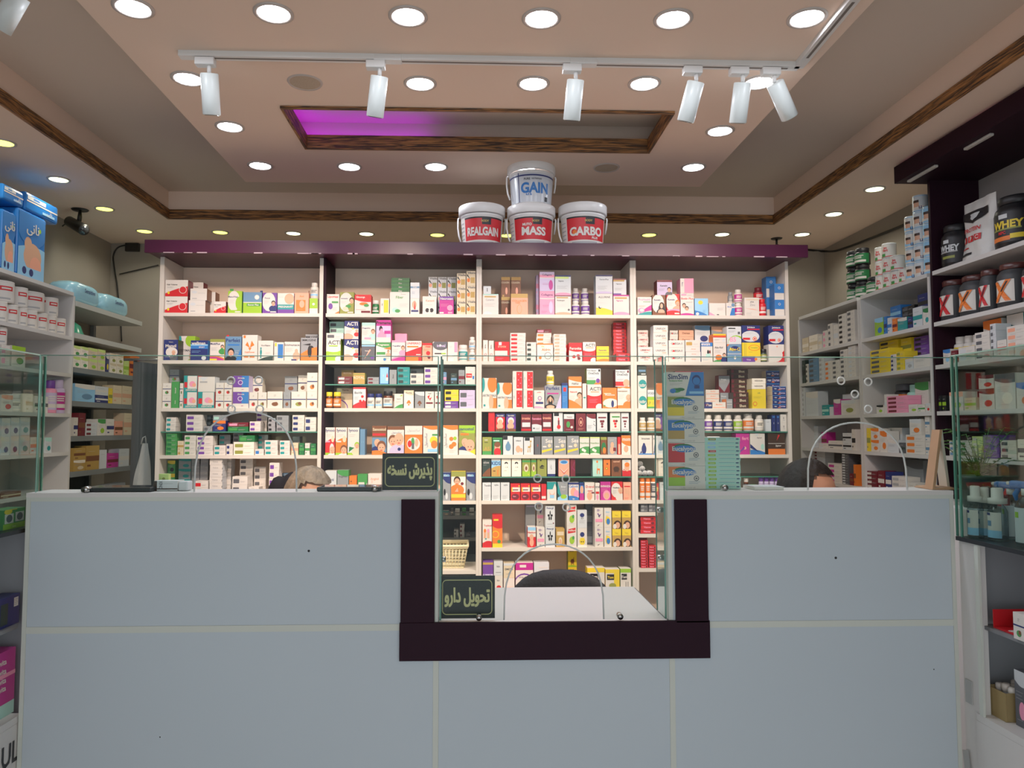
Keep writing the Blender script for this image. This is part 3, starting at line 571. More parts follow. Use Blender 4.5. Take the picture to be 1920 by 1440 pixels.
# ------------------------------------------------------------------ printed cartons
# name: kind|look|base|side|ops
STY_TXT = '''
redhair:supplement_carton|white carton with red swoosh|W|R|w18,62r c78,40,17W c78,40,15r t30,72,9KHair_Volume o15,22,5,9y l8,58,30,2a
rose:supplement_carton|white carton with brown side|W|B|o25,70,16,12z l45,60,45,1a r12,12,40,18a
limehead:vitamin_carton|lime carton with green profile|g|j|o42,55,44,46W o80,45,26,30g r0,0,100,14g t35,74,8nMenoVital l8,58,40,3a r52,4,90,9W f5,30,12j
dandelion:vitamin_carton|violet and lime carton, dandelion|u|n|r0,0,100,50g r0,50,100,53W c74,76,13W c74,76,8i r20,34,92,46j t55,40,8WRemer_Plus f85,100,10n
grad:vitamin_carton|purple carton with graduate portrait|v|v|o44,56,46,46W p76,48,22nK t34,74,8nFocus r8,60,45,61a l8,54,36,2a r55,5,95,10W
baby:vitamin_carton|white carton, baby and teal band|W|v|r0,0,100,20v r0,20,100,44t o72,72,30,26k t50,33,10WPREGNAVIT l6,80,30,1a
peach:vitamin_carton|peach carton with orange figure|c|c|r10,12,78,66o o52,46,18,18c t50,84,9oAnti l18,20,40,1c f92,100,14B
limebox:vitamin_carton|small lime-topped white carton|W|W|r0,34,100,100g c50,62,16W
manvil:vitamin_carton|navy carton with white oval|n|K|o56,40,42,24W p70,36,20Ak t50,70,15WManvil t50,89,6aVitane l8,16,60,1z
skin:vitamin_carton|white carton, lime and teal blobs|W|g|o75,82,36,24g o4,82,12,22t t45,44,9ASKYMAX p80,20,22gk
wellman:vitamin_carton|blue carton with pale-blue stripe|n|b|r0,58,100,74b r0,74,100,80s t45,86,15Wwellman t65,66,7WSPORT l8,46,50,2s o78,12,14,10z
mum:vitamin_carton|white carton with runner, rainbow foot|W|y|r0,86,100,100O p86,62,18jh o84,44,12,16j t36,78,9nMultiPlus l8,60,46,3a w24,10o w16,4m r0,0,50,8y
perfman:vitamin_carton|grey-blue carton, young man|u|n|t48,84,15nPerfekt r16,62,88,68b p36,32,30KK q100,0,100,52,66,0b l58,40,30,3W f0,14,8r
flow:vitamin_carton|tall white carton, orange petals|W|W|q20,60,50,50,34,74o q50,50,80,60,62,78o q40,50,62,50,50,38o t50,32,8oCalyFlower r12,12,42,20o r50,12,82,20o r8,88,22,98o
teal_man:vitamin_carton|white carton with teal man|W|W|o19,42,7,14t o19,61,5,6t r15,12,23,36t t50,76,9AVo-Nano w2,22d l50,40,30,2a
bluebar:vitamin_carton|slim white carton, blue panel|W|W|r38,14,94,90b l12,40,16,4a r8,78,26,96y
immu:vitamin_carton|white carton with orange torso|W|W|t50,84,14AImmunace o78,24,24,24c o78,50,11,13c l8,66,50,4a r45,0,80,8n
archer:vitamin_carton|grey carton with black silhouette|x|n|t50,90,9KIMMUGENE o65,44,18,22K q10,70,60,76,60,66K r0,0,100,14n w30,60o o55,40,13,26K
toothy:oral_care_carton|teal and red oral-care carton|t|r|r4,26,26,92r r28,18,96,98W o62,48,22,18p o76,42,14,12c t55,10,10WDENTAFIX r4,60,26,92t
openw:oral_care_carton|white carton with an opened flap|W|z|q8,96,60,96,30,70z r10,60,55,70a
greenv:oral_care_carton|tall green carton, white lettering|j|G|v50,66,14WDentanell v50,22,12WHerbal
circ:supplement_carton|purple-topped white carton, circle print|W|l|r0,28,100,100v r55,28,100,100b c46,58,16l c46,58,11v t50,86,9WZirconia t60,14,7mpads
lip:vitamin_carton|white carton with purple leaf|W|W|o30,38,18,16v r40,54,92,64j t50,86,15rLipomax l45,30,40,3a q100,0,100,14,60,0o
olivel:vitamin_carton|olive carton with long-haired lady|O|O|o44,54,48,44W p84,60,24Oh t32,70,8nImmunity l8,56,34,2a o60,34,20,8j o40,24,20,8e r55,4,95,9W
ginse:vitamin_carton|white carton, red top, ginseng|W|r|u74,62r t36,86,12WGinsenga o55,52,26,8o o72,44,16,8j r40,5,96,16R l8,22,60,1r
yelp:vitamin_carton|slim yellow and white carton|W|W|r38,8,92,90y v20,60,12Afolic
fiber:supplement_carton|wide white carton, green leaf foot|W|z|t50,76,12jFiber t70,90,6aPower o28,18,18,12T o40,14,14,8j l50,45,44,3a
grno:supplement_carton|dark green flat carton on end|G|G|r0,0,100,16j t50,60,34WFiber
kneeg:supplement_carton|pale carton, orange knee print|W|W|o45,60,26,24c q40,30,60,30,50,90r r10,14,90,26n
greyu:supplement_carton|pale blue-grey upright carton|z|z|r0,64,100,76u t50,70,8WCalcigen l14,40,40,3u
must:supplement_carton|white carton, black butterfly print|W|W|o34,22,14,12K o66,22,14,12K o50,20,6,6W t55,76,12cKeravit l20,52,50,1a
neuro:supplement_carton|magenta and purple brain carton|m|v|r0,80,100,100v t50,88,13WNeurozan l8,56,60,3p o74,36,20,16p r0,4,30,12W r60,4,90,14p
oliw:herbal_carton|small grey carton, leaf and window|z|O|q10,80,46,40,4,66K o22,36,18,14c r46,16,92,56O t55,88,16AVitalia
oliw2:herbal_carton|small beige carton, leaf and window|e|O|q10,80,46,40,4,66K o22,36,18,14o r46,16,92,56Y t55,88,16AVitalia
actil:vitamin_carton|white-topped lime ACTI-style carton|W|g|w42,46g o50,48,46,8W t55,84,20AACTI r20,66,80,71g l20,28,60,2W o85,8,22,14i
actib:vitamin_carton|blue-topped white carton, orange foot|W|n|u72,58n t56,84,20WACTI o20,12,44,18c p88,44,16rk l10,48,46,4a c62,58,6y
darkb:vitamin_carton|dark grey carton, silver swirl|A|K|q20,10,60,70,70,66c t40,60,8WVitacap o80,20,14,10v r0,88,100,96s
mintl:vitamin_carton|mint and white carton, lady portrait|W|T|r0,86,100,100T p84,58,20TB t34,74,8nPregnaVim l8,62,40,4a w20,4T r20,24,70,32p
prem:vitamin_carton|rose carton, pregnant woman|m|m|r0,22,100,74l o40,28,30,20p o32,60,12,14K o36,44,12,18p r0,0,100,22W t50,88,14KPremama r56,38,98,52m f90,100,4m
pregz:vitamin_carton|white and green carton, orange swoosh|W|G|u84,70j t50,86,14WPregvazon q50,66,100,76,100,60o r4,34,64,48j p84,50,14cB o60,8,10,8b l50,14,40,2j
pinkl:vitamin_carton|white carton with pink wave|W|m|r0,90,100,100p p84,62,20pB t36,72,8nPregnaMed l8,56,40,3p w10,34p w4,20m
unif:vitamin_carton|white and red-orange striped carton|W|o|t50,88,11rUNIFERRO r8,68,80,75o q0,0,0,44,100,72r q0,0,100,72,100,0r r0,0,80,22o r66,30,94,34W
orfr:vitamin_carton|orange-topped carton, fruit print|c|o|r0,88,100,100r c60,44,22r c40,22,18k c70,20,16R t60,80,9rmax l10,64,60,2o
inos:vitamin_carton|white carton with slate-purple arc|W|t|o55,84,56,28A t58,80,14linoval c52,82,7W r12,36,92,42K r60,36,92,42g
pinkw:vitamin_carton|white carton, pink corner block|W|p|r66,46,96,98p l14,76,30,2a r0,0,60,34i r0,20,60,22p
gold:herbal_carton|gold box|Y|O|t50,58,26eROYAL r0,84,100,92O
sky:vitamin_carton|bright sky-blue upright carton|b|b|r4,4,96,96s v40,50,11WAqua q70,36,96,36,84,70r r70,20,96,40W
xcall:vitamin_carton|grey upright carton, dark lettering|x|A|v50,55,20KNoor
calp:vitamin_carton|white carton with red square|W|W|r6,38,66,62r t36,50,10WCalcip r72,30,90,48b o66,80,20,8z l10,20,40,1a
day:vitamin_carton|beige carton with purple dome|e|n|t55,90,10BDayvita o10,0,64,46v o10,0,58,40e l14,66,50,3a
bio:vitamin_carton|grey carton, red foot and top|z|r|r0,92,100,100r w14,34r t42,74,11ABioVit c74,56,11r c58,34,11r c84,34,9r l8,54,40,3a
wgre:vitamin_carton|white carton with green foot|W|W|w2,30j t50,64,8AHepaton l12,46,60,2a q60,84,92,96,92,84g
flor:vitamin_carton|pale carton, orange flower print|i|e|c50,36,16o c36,30,9o c64,30,9o c50,20,9o u90,74e t50,86,9AFlorina
florx:vitamin_carton|grey carton, brown flower print|x|A|c50,36,16B c36,30,9B c64,30,9B c50,20,9B u90,74z
wred:vitamin_carton|white carton, red figures|W|W|q24,70,54,80,40,52r q44,58,76,66,56,44r r10,26,88,36R t50,88,7Amedi l30,12,30,1a
grp:baby_vitamin_carton|red-and-white upright carton, grey foot|W|r|w44,60r t50,88,14nlynoo o78,58,16,12e o70,20,24,22z r0,0,100,8g p76,16,22zk l10,74,60,2a r8,46,50,51p
gro:baby_vitamin_carton|orange-and-white upright carton, grey foot|W|o|w48,62o t50,88,14nlynoo o78,58,16,12e r0,0,100,8g p74,18,28zB l10,74,60,2a r8,46,50,51W
grg:baby_vitamin_carton|white upright carton, green foot|W|u|t50,88,14nlynoo o78,58,16,12W q0,8,60,8,0,70z q10,10,60,26,14,30G r0,0,100,8g p82,34,20eg l10,74,60,2a
bsid:baby_vitamin_carton|steel-blue box turned sideways|u|u|v30,50,10slynoo v70,50,10slynoo
san1:baby_vitamin_carton|brown carton, father and child|B|B|r0,0,100,60u r0,82,100,100B r4,66,92,74r p36,40,22nk p66,26,34nB w14,6o t50,88,10eSanostol
san2:baby_vitamin_carton|white carton, two smiling children|W|B|r0,88,100,100B t55,78,9n\ufedd\ufeee\ufe98\ufeb4\ufee7\ufe8e\ufeb3 o50,26,52,22z p34,48,34zB p70,52,36lk r0,0,100,6o c72,20,10n
san3:baby_vitamin_carton|orange carton, white disc, figures|o|o|r0,70,100,100W t50,84,11x\ufedd\ufeee\ufe98\ufeb4\ufee7\ufe8e\ufeb3 c50,38,38W o46,44,10,16j o68,42,10,14k o28,38,12,12r r40,20,54,40A r0,66,100,70o
san4:baby_vitamin_carton|white carton, upright blue lettering|W|o|u96,88o V20,50,24n\ufedd\ufeee\ufe98\ufeb4\ufee7\ufe8e\ufeb3 o70,50,26,14y o74,36,22,14o r60,66,100,72j r30,10,96,20s
san5:baby_vitamin_carton|white carton, orange spheres|W|o|u94,86o V18,48,24A\ufedd\ufeee\ufe98\ufeb4\ufee7\ufe8e\ufeb3 c56,54,14o c74,36,16o c56,28,16o c80,56,12g l44,14,40,2a
san6:baby_vitamin_carton|lime-topped carton, bearded father|O|g|u84,74g t46,88,11nsanostol r10,66,60,73o p36,40,24nk p66,28,36Wk q20,0,100,20,100,0y w16,0W
lowg:vitamin_carton|grey-topped carton, red foot print|W|z|r0,50,100,100z t50,70,9nlacti r14,28,80,34r o40,6,30,12B
lowg2:vitamin_carton|grey-green carton with torso|x|j|u90,80j t50,78,8AAngiPars r10,20,60,24W p76,30,24xk
ora:vitamin_carton|orange carton with pale foot|o|r|r0,0,100,36i c24,78,10B r20,50,90,58W
gwh:vitamin_carton|green and white diagonal carton|j|j|q40,0,100,70,100,0W r10,62,70,70W l12,40,40,3L
wcal:vitamin_carton|white carton, coral script|W|W|v30,70,9cArginil t50,80,11cArginil l20,50,40,1a
kidy:baby_vitamin_carton|yellow carton, dancing child|y|O|r0,82,100,100O r0,26,100,82i p40,66,26oh o38,46,16,12o q24,30,44,44,50,30k c76,58,11R r0,0,100,26o r0,10,100,22y
nvg:baby_vitamin_carton|navy-topped grey carton|x|n|u78,60n r8,86,60,92a o24,30,14,12K o50,16,16,12z t50,90,9sKids
mintw:beauty_carton|white carton with mint edge|W|T|r0,95,100,100T r10,84,84,90Y t45,72,9aCaramin l10,52,70,3a o30,0,30,16z
wbit:beauty_carton|tiny white carton, dark mark|z|z|r46,30,54,76K r0,90,100,100z
copp:beauty_carton|copper-brown upright carton|B|B|r0,84,100,100Y t45,72,9eCOLAGEN o58,30,12,18c r14,0,32,10Y
copf:beauty_carton|orange carton, gold fold top|c|B|r0,80,100,100Y t50,66,10oCOLLAGEN t40,56,8oTABS o50,26,15,22Y o50,26,13,20c f-12,2,16h
clg:beauty_carton|pink carton, white wave|p|p|o50,74,80,8W o50,78,80,8p t50,84,12nCollagena l20,40,50,2m o76,32,14,26l l10,14,40,2m
clgd:beauty_carton|mauve carton, white wave|l|p|o50,74,80,8W o50,78,80,8p t50,84,12nCollagena l20,40,50,2m o76,32,14,26m
gldw:beauty_carton|white carton, gold band on top|W|h|r0,96,100,100R r8,86,82,92Y t36,74,9AKeratogen l10,54,70,3z c86,26,7A o50,0,60,14c
gldg:beauty_carton|grey carton, navy and gold top|z|n|r0,92,100,100n r0,82,86,92L t38,70,9AReJuva l10,46,70,3x o50,0,60,14p
yelb:beauty_carton|white carton with yellow base|W|z|w34,20y t50,84,9AALLURINE l12,58,60,2z c24,36,9K c28,40,8W
grpl:beauty_carton|grey carton, lilac lid|z|z|r0,92,100,100n t50,76,8AKeratoPlus l10,40,60,4x o50,0,60,12l
pigm:beauty_carton|white carton, magenta edge|W|m|r0,93,100,100m r8,80,86,88Y t40,70,9mPigmerix l10,36,70,3z o50,0,60,16p
pigd:beauty_carton|grey carton, maroon and gold top|z|R|r0,92,100,100R r0,82,86,92Y t44,66,9APigmenta l10,40,60,3x r0,0,60,8v
slimw:vitamin_carton|slim white carton, ring emblem|W|W|c50,32,26r c50,32,18W v45,70,30Aferro l20,14,60,2a
red3:vitamin_carton|red carton, white label|r|R|r0,30,86,54W t50,76,12cironix r26,82,46,98z l8,16,50,2p
alp:vitamin_carton|white carton, orange edge|W|r|r0,93,100,100o t56,66,14oAldrin t36,84,8yvita c68,32,22A c68,32,19W c20,20,9o l24,46,30,1a
ferr:vitamin_carton|white carton, red top, red petals|W|r|u60,54r t50,70,14WFerovita o38,26,14,9r o70,30,14,9r o76,16,12,8R l10,46,40,1a
acr:vitamin_carton|white-topped coral ACTI-style carton|W|r|w56,60r o50,60,44,8W t56,84,16AACTI r24,68,84,73c l14,38,60,3p o86,6,26,14i
ylo:vitamin_carton|yellow carton with blue script|y|o|t50,74,12nFamotiz r0,56,100,60O w10,16o
redf:vitamin_carton|red flat carton|r|R|r0,0,100,10R t40,54,40pVitaron o76,50,10,30R
art:joint_carton|white and orange carton, knee|W|o|o70,80,34,28o o0,78,18,26t t50,42,8AARTROMAX r50,0,100,34o o62,20,16,24k r8,6,22,13t
pnkp:joint_carton|white carton, pink patterned panel|W|W|r38,6,98,96m r38,6,98,96r c54,20,5p c80,34,5p c58,52,5p c84,66,5p c60,82,5p v14,60,9nApideli
kidw:joint_carton|white carton, purple and pink kid|W|W|t50,88,8rpedilac c56,56,20v c56,56,14W o56,46,8,8p r16,24,90,36n w10,2p
perflady:joint_carton|mauve-grey carton, dark-haired lady|x|l|t48,88,15nPerfekt r12,62,84,68m p32,34,36KK o32,28,14,22K o32,40,8,12k o32,6,26,8k q100,0,100,70,66,0l l56,40,24,3W
navb:joint_carton|navy upright carton, red square|b|n|r24,66,76,82r r0,90,100,100n l14,44,70,4s
orl:joint_carton|white and orange carton, smiling lady|W|o|r0,92,100,100o o40,62,60,30W p84,56,26kh t38,74,8rNatuvit l8,56,44,4a w20,4o w40,6o
orls:joint_carton|small orange and white carton|W|o|u70,40o t50,26,26Anatu
slw:joint_carton|slim white upright carton|W|W|r20,40,80,46t l20,70,60,3z
orm:joint_carton|orange carton, white oval, figure|o|o|o56,26,54,22W o70,22,10,18n t52,66,9WMusclone r10,70,60,74e r4,10,20,16j
orw:joint_carton|orange-edged carton, bearded man|i|o|r0,92,100,100o o44,56,56,40W p88,46,28ok t40,78,7Bmenopause l8,62,46,4a w14,4o
oneg:joint_carton|grey carton, green foot|z|O|t50,70,17AOneDaily t34,88,9ATwo_Based r0,4,64,30j q50,4,100,4,96,34o o80,26,14,14v r84,82,96,96K l10,44,50,2x
oner:joint_carton|grey carton, red foot|z|R|t50,70,17AOneDaily t34,88,9ATwo_Based r0,4,60,30r o78,22,24,22c r84,82,96,96R l10,44,50,2x
redp:iron_carton|plain red carton|r|r|l20,40,60,3R
kidr:iron_carton|red carton, cartoon-faced child|r|r|r0,82,100,100n o50,60,32,20i o46,30,36,18k o50,54,24,14k w10,14B t50,90,8Wferrokid
kidv:iron_carton|purple carton, cartoon-faced child|v|n|r0,82,100,100n o50,60,32,20i o46,30,36,18k o50,54,24,14k w10,14B t50,90,8Wferrokid
marl:iron_carton|maroon carton, pale label|R|R|r8,26,90,52z t50,76,14cironix r0,4,100,14r
fero:iron_carton|maroon and grey wave carton|R|R|w40,34z t50,74,13pFerrofort r10,14,30,22A l40,18,40,2R
blkc:iron_carton|grey carton, black corner, red bottle|z|z|r8,82,60,100K r48,34,66,60R o58,24,20,12r o56,66,6,8r l10,8,60,1a
marw:iron_carton|white-topped maroon carton, green print|R|z|r0,72,100,100z t56,82,10RFerplus o42,40,18,18j c76,24,12W l20,10,50,1p
mard:iron_carton|maroon carton, drop outline|R|R|o50,52,22,24c o50,52,19,21R o50,50,9,10c l20,16,60,2c
greym:iron_carton|grey carton, maroon top, dots|z|z|u86,72R c84,56,6A c78,40,5A c90,34,5A l10,34,50,4x
grap:iron_carton|grey carton, purple grapes|z|A|r12,70,90,78R c40,54,13R c60,54,13R c50,40,13R c50,26,11R l14,10,70,1A
grapw:iron_carton|white carton, red grapes|W|A|r18,72,94,80j c40,54,13r c62,54,13R c50,40,13r c52,26,11r l14,10,70,1A
grnA:herbal_carton|green carton, olive lettering|j|G|r0,0,100,100O r0,0,100,20j t48,34,22YAS t40,84,8WSoft t40,70,8Kliquid
grnk:herbal_carton|dark green carton, cheering child|G|G|r10,78,70,86T o50,50,30,22k o50,60,32,16B o50,16,36,24r q16,20,30,44,22,46k r0,92,100,100j
turt:herbal_carton|white carton, grey turtle|z|W|r0,80,46,100K o52,42,28,22u o52,62,12,10u r30,24,40,34u r62,24,72,34u
bbys:herbal_carton|pale carton, baby face|z|W|o46,32,26,20k o80,26,14,12k t50,80,9AInfavit c86,52,8W l10,8,60,1a
giraf:herbal_carton|pale carton, yellow giraffe|z|W|r10,82,60,100K q36,14,46,14,44,50Y r40,40,66,50Y q60,44,74,44,70,84Y o70,78,9,6Y r60,14,66,44Y
oly:herbal_carton|olive-brown carton, yellow strip|x|O|r0,0,100,100O r0,0,100,100x t66,76,22WSes o70,50,14,10e q4,10,92,26,92,36y q4,10,92,36,4,24y r12,40,44,48W
mards:herbal_carton|dark maroon turned carton|A|R|v50,50,20rvita
grnw:herbal_carton|green and white hill carton|W|j|w34,46j u84,80W t50,66,10jNutribon o34,28,14,8i o52,22,14,8i w6,4W r0,94,100,100L
brng:herbal_carton|brown carton, green leaves|B|O|o50,40,40,30G o60,24,26,18o r0,84,100,100O
bbyg:herbal_carton|beige-grey carton, sitting baby|x|c|o50,56,18,16k o50,26,28,22k r60,20,92,40R l20,84,50,2W
redsl:herbal_carton|narrow red and white carton|r|r|r20,4,90,60c
orht:herbal_carton|orange-topped carton, baby portrait|i|o|u64,44o c50,72,26o t54,78,14Wmom o50,30,26,18c o50,24,15,12k r14,4,90,12W
nvbr:herbal_carton|slate carton, brown dune|d|d|w10,50B t46,80,14aaloe l10,64,40,1a
sand:herbal_carton|sky-blue carton, sand figures|s|W|w46,60Y r0,90,100,100W t50,74,20nKIDS c70,32,9o r64,8,74,26o r18,28,44,34B
crem:herbal_carton|cream carton, black cap sketch|i|e|o50,74,18,8K o50,66,12,8i r40,50,46,54A r56,50,66,54A l26,32,30,1A c84,92,8z
oliv:herbal_carton|olive and green carton, brain print|O|O|r0,0,100,30g r0,80,100,92j o50,48,28,22e o50,46,14,12B c76,12,7y
oliy:herbal_carton|yellow-olive carton, dark script|O|O|r0,0,100,100Y r0,0,100,100O q20,50,80,56,50,66K r30,44,70,50K r30,86,46,94K
cally:herbal_carton|white carton, big dark script|z|A|V44,52,26K\ufeee\ufee8\ufee7\ufe8e\ufeb3 r0,0,100,14n
pkch:herbal_carton|pink carton, white chevron|c|p|o50,80,40,12s o50,80,30,8b q4,52,50,20,50,26W q96,52,50,20,50,26W q4,46,50,14,50,19r q96,46,50,14,50,19r
marq:herbal_carton|maroon carton, fine pale lines|R|R|q10,60,90,30,90,34m q10,30,90,80,90,84m
tgir:herbal_carton|mint carton, orange giraffe|T|T|q40,20,48,20,50,80o o46,82,10,7o r46,34,74,44o r66,12,72,36o r44,12,50,36o
orsp:herbal_carton|orange-brown carton, round prints|o|o|r0,0,100,100B r6,6,94,94o c46,44,18B c56,70,14B c46,44,11y
brcam:herbal_carton|dark brown carton, camel print|B|h|o50,40,30,16h r30,20,36,36h r64,20,70,36h t50,84,12kcamel
rface:herbal_carton|white and red carton, child face|W|W|r0,0,100,36r o56,56,30,26k o56,70,30,14o c20,40,13W c20,40,8r t50,92,8sbon
grysy:syrup_carton|plain grey carton, dark heading|z|z|t60,84,10ATanalin l18,30,60,6x
grysw:syrup_carton|plain grey carton, script heading|z|z|t56,86,13Axylo l18,26,60,7x
redw:syrup_carton|red carton, white label, berry|r|R|r10,52,100,78W r20,60,80,66R r10,52,22,78y o50,22,40,18R t40,24,8pGen c90,86,7y
rsl:syrup_carton|red carton edge with white corner|r|r|r6,10,90,26W
twh:syrup_carton|white carton, teal corner, cup|W|t|q0,100,0,60,90,100t q0,60,60,60,90,100t o54,40,28,16c o54,44,24,12W r30,12,76,30s q80,100,100,100,100,70t
gsw:syrup_carton|grey-green carton, teal swirl|x|t|q0,100,0,40,50,0t q0,40,50,0,0,0d w14,30s t60,74,12zliver l40,60,40,2W o60,20,30,12g
calb:syrup_carton|white and blue carton, baby face|W|b|r0,88,100,100n t48,78,14bCallovit o48,46,30,26c o76,36,26,22p w24,14b t50,8,8Wfor
calb2:syrup_carton|blue and pink carton half hidden|b|b|r0,86,100,100n o50,60,40,24k r0,0,100,40m
dtr:syrup_carton|white carton, red script, baby|W|W|t54,76,14rD-trol o50,24,28,24c o52,20,18,16k r30,50,80,54r r70,38,98,46R
dtr2:syrup_carton|slim white carton, red foot|W|W|r10,36,90,50r t50,78,16Atrol o50,16,30,16p
magb:syrup_carton|magenta carton, sleeping baby|m|m|o60,28,36,26p o60,24,24,18k r0,88,100,100m t50,76,11WINFANZA l10,60,60,3p
redm:syrup_carton|red carton, white oval, man|r|r|o42,54,44,40W p82,50,30Wk t40,68,8AVitaMed l10,54,40,4a r56,5,92,12W
corb:syrup_carton|coral carton, two figures|c|c|o36,50,14,18k o68,44,18,20k r10,74,90,80r l10,12,60,2r
kidw2:syrup_carton|white carton, red foot, two kids|W|W|t56,80,9rToplacal r12,34,40,62k r50,34,76,62k o26,62,14,7o o62,62,14,7p o36,32,8,3t w16,22r w8,12r
orat:syrup_carton|tall orange carton, orange slice|r|o|r0,0,100,100o u66,60r c30,40,36y c30,40,30o c66,18,18j r12,82,60,87y r0,0,100,12y
gryd:syrup_carton|mauve-grey upright carton|x|A|l14,20,70,8a r10,84,90,90l
flw:syrup_carton|white carton, violet flower, pink label|W|W|q30,68,56,56,40,76v q44,62,76,70,60,54v q40,56,60,50,48,72A r8,28,92,44p t46,88,10v\ufefe\ufe8e\ufee7 q30,6,60,16,36,12K
redk:syrup_carton|white and red carton, child|W|r|r0,84,100,100s r0,0,100,52r o48,50,24,16k o50,24,26,20c t50,74,9rHaviton
peta:syrup_carton|pale-grey carton, black flower|z|z|t50,88,11nPetargil o50,66,6,11K o34,54,12,6K o66,54,12,6K o40,40,8,9K o60,40,8,9K l20,12,50,1x c84,16,7R
gldk:syrup_carton|gold carton, small portrait|Y|Y|r12,64,90,84e o50,34,22,20e o50,30,14,14k r0,8,100,14e
lmr:syrup_carton|white carton, red band, lime leaf|W|W|q10,84,90,70,90,92r q10,84,10,64,90,70r t50,79,9WPedilact o52,32,26,18g o66,44,12,9j l20,10,60,1a
anim:syrup_carton|white carton, yellow animal face|W|z|o50,66,24,13n o50,30,30,20y q24,36,34,44,30,54y q66,44,76,36,70,54y o40,28,5,4K o60,28,5,4K w6,8i
anim2:syrup_carton|grey-white carton, dark emblem|z|W|o50,72,24,12n l20,40,60,3x t50,52,12A77
dkgr:syrup_carton|charcoal slim carton|A|d|r14,10,86,40x l14,60,70,4x
whal:syrup_carton|white carton, yellow and blue whale|W|W|o52,34,36,22y o56,30,26,16b t50,80,10sduo l30,62,40,1a o36,52,12,8y
face:syrup_carton|gold carton, woman face|Y|h|r0,64,100,100y t50,78,12B\ufe8e\ufee4\ufbfe\ufead o60,22,44,26h o62,20,26,18k o30,14,20,14W
purb:lower_carton|purple carton with band|v|v|r0,40,100,54l t50,47,12nBandy r0,88,100,96Y
kidx:lower_carton|white carton, grey heading|z|z|t50,66,14Akin r20,20,80,24x
redft:lower_carton|white carton, red print|W|W|t50,64,12Akin o56,14,26,14r
emet:lower_carton|beige carton, dark heading|e|e|t50,60,14AEMETR r0,84,100,100z l20,30,60,2a
stri:lower_carton|pink-striped white carton|W|p|l8,20,84,8c
vitp:lower_carton|pink-topped white carton, violet arc|W|m|r0,72,100,100m r24,82,60,92W o50,30,54,30v o50,24,52,30W t50,44,7AVITA-CLUB l20,20,60,2z
mgry:lower_carton|pale-grey carton, dark letter|z|z|t40,44,24Amag r30,80,90,84W
came:lower_carton|yellow carton, brown camel|y|O|t40,86,8Bcamel o50,30,22,13B r34,10,40,26B r60,10,66,26B r62,34,68,52B w6,4g
yblk:lower_carton|yellow-topped white carton, black tag|W|y|r0,78,100,100y r16,44,62,72K t39,57,13WTam o56,16,18,14R
ylab:lower_carton|yellow and white carton, black tag|W|y|r0,80,100,100y r60,0,100,80y r10,44,62,74K t36,58,13yTam o50,14,26,14O
lmab:lower_carton|lime-topped white carton, black tag|W|g|r0,80,100,100g r10,44,62,74K t36,58,13WTam r50,4,54,34K r70,4,74,34K
ptw:hair_carton|white carton, pink and teal wave|W|W|t50,86,12pProHealth r40,72,96,75j w0,58m w0,26W w4,20t o26,26,24,14p o30,28,14,8W l8,52,50,2c
hlad:hair_carton|brown-edged carton, long-haired lady|B|B|o42,58,46,46W p70,46,28Kh o70,34,26,24K o68,46,10,12k o66,16,26,14k t36,76,8nKeratin r0,0,100,12B l8,64,30,2a
rlad:hair_carton|red-edged carton, red-haired lady|r|r|o42,60,46,44W p84,56,26co t36,74,8nKeratin l8,58,40,3a w22,28p w18,18r r60,6,96,12W
moth:hair_carton|white carton, mother and child|W|p|t50,88,11rBiotin_Plus p26,50,22Wh p46,34,22Wh o36,12,36,14W w8,6m r40,68,90,70a l60,50,30,3s
drkl:hair_carton|mauve-shadowed carton, lady portrait|l|R|r0,86,100,100R p80,34,28AK t44,62,12AKeratin l10,40,40,3x
pnkt:hair_carton|pink and white upright carton|p|p|r0,0,30,100W v15,60,12nCollag
tblu:hair_carton|bright blue carton, yellow drop|b|b|r0,0,100,100s w30,0b o44,76,18,12y r78,10,84,60s o20,10,12,8W l60,30,20,4b
wlow:hair_carton|low white carton, faint print|W|i|l50,60,40,4a q0,0,0,30,40,0p r46,4,60,12A
wblu:hair_carton|white carton, blue corner|W|W|t40,70,12bBiota q40,0,100,0,100,60b q40,0,66,60,100,60b o80,84,20,14u l10,86,40,1a
zinc:hair_carton|white carton, zinc script, red curve|W|W|t52,76,12Aplus t54,60,12aZinc q4,40,60,34,60,38c q60,34,96,30,60,38c r10,86,96,92e l10,16,40,3a
blcu:hair_carton|blue and white cube carton|W|b|r0,42,100,100b c50,74,13W c50,74,9b r0,0,100,4z
ubld:hair_carton|dark steel-blue carton|u|b|r0,0,100,40A
uzin:pill_carton|white carton, dark and red wordmark|W|z|t50,56,26rUNIZINC t38,56,26AUNI r40,22,70,28r
uflx:pill_carton|white carton, grey and red wordmark|W|z|t50,54,26AUNIFLEX r60,20,90,26o
uomg:pill_carton|white carton, red mark, dark wordmark|W|z|t50,54,28AOMEGA-3 q20,40,40,40,30,70r
tanf:pill_carton|tan carton, fine script|k|k|t50,55,30BDemax
whor:pill_carton|white flat carton, orange script|W|z|t55,55,26cdemax r6,20,92,26z
emo:joint_carton|blue-topped white carton, cup print|W|b|r0,80,100,100b t40,90,12Wemocare o60,50,9,12K o76,52,7,9R r40,26,80,42T l10,10,50,1s
kidg:joint_carton|white carton, green foot, child|W|O|w4,14j p84,34,20nh t42,76,10AAbs_Kid l10,60,50,3a o40,24,26,14o
olir:pill_carton|rainbow-topped white carton|W|o|r0,72,100,88o r0,88,100,100y r0,60,100,72r r70,14,92,40z l10,36,40,2a f30,100,6t
bfiv:joint_carton|grey carton, big letter, lime arc|z|z|o66,6,60,44g o60,2,52,42z t42,26,26pB5 r10,86,60,92K r76,56,92,70A l10,74,50,2x
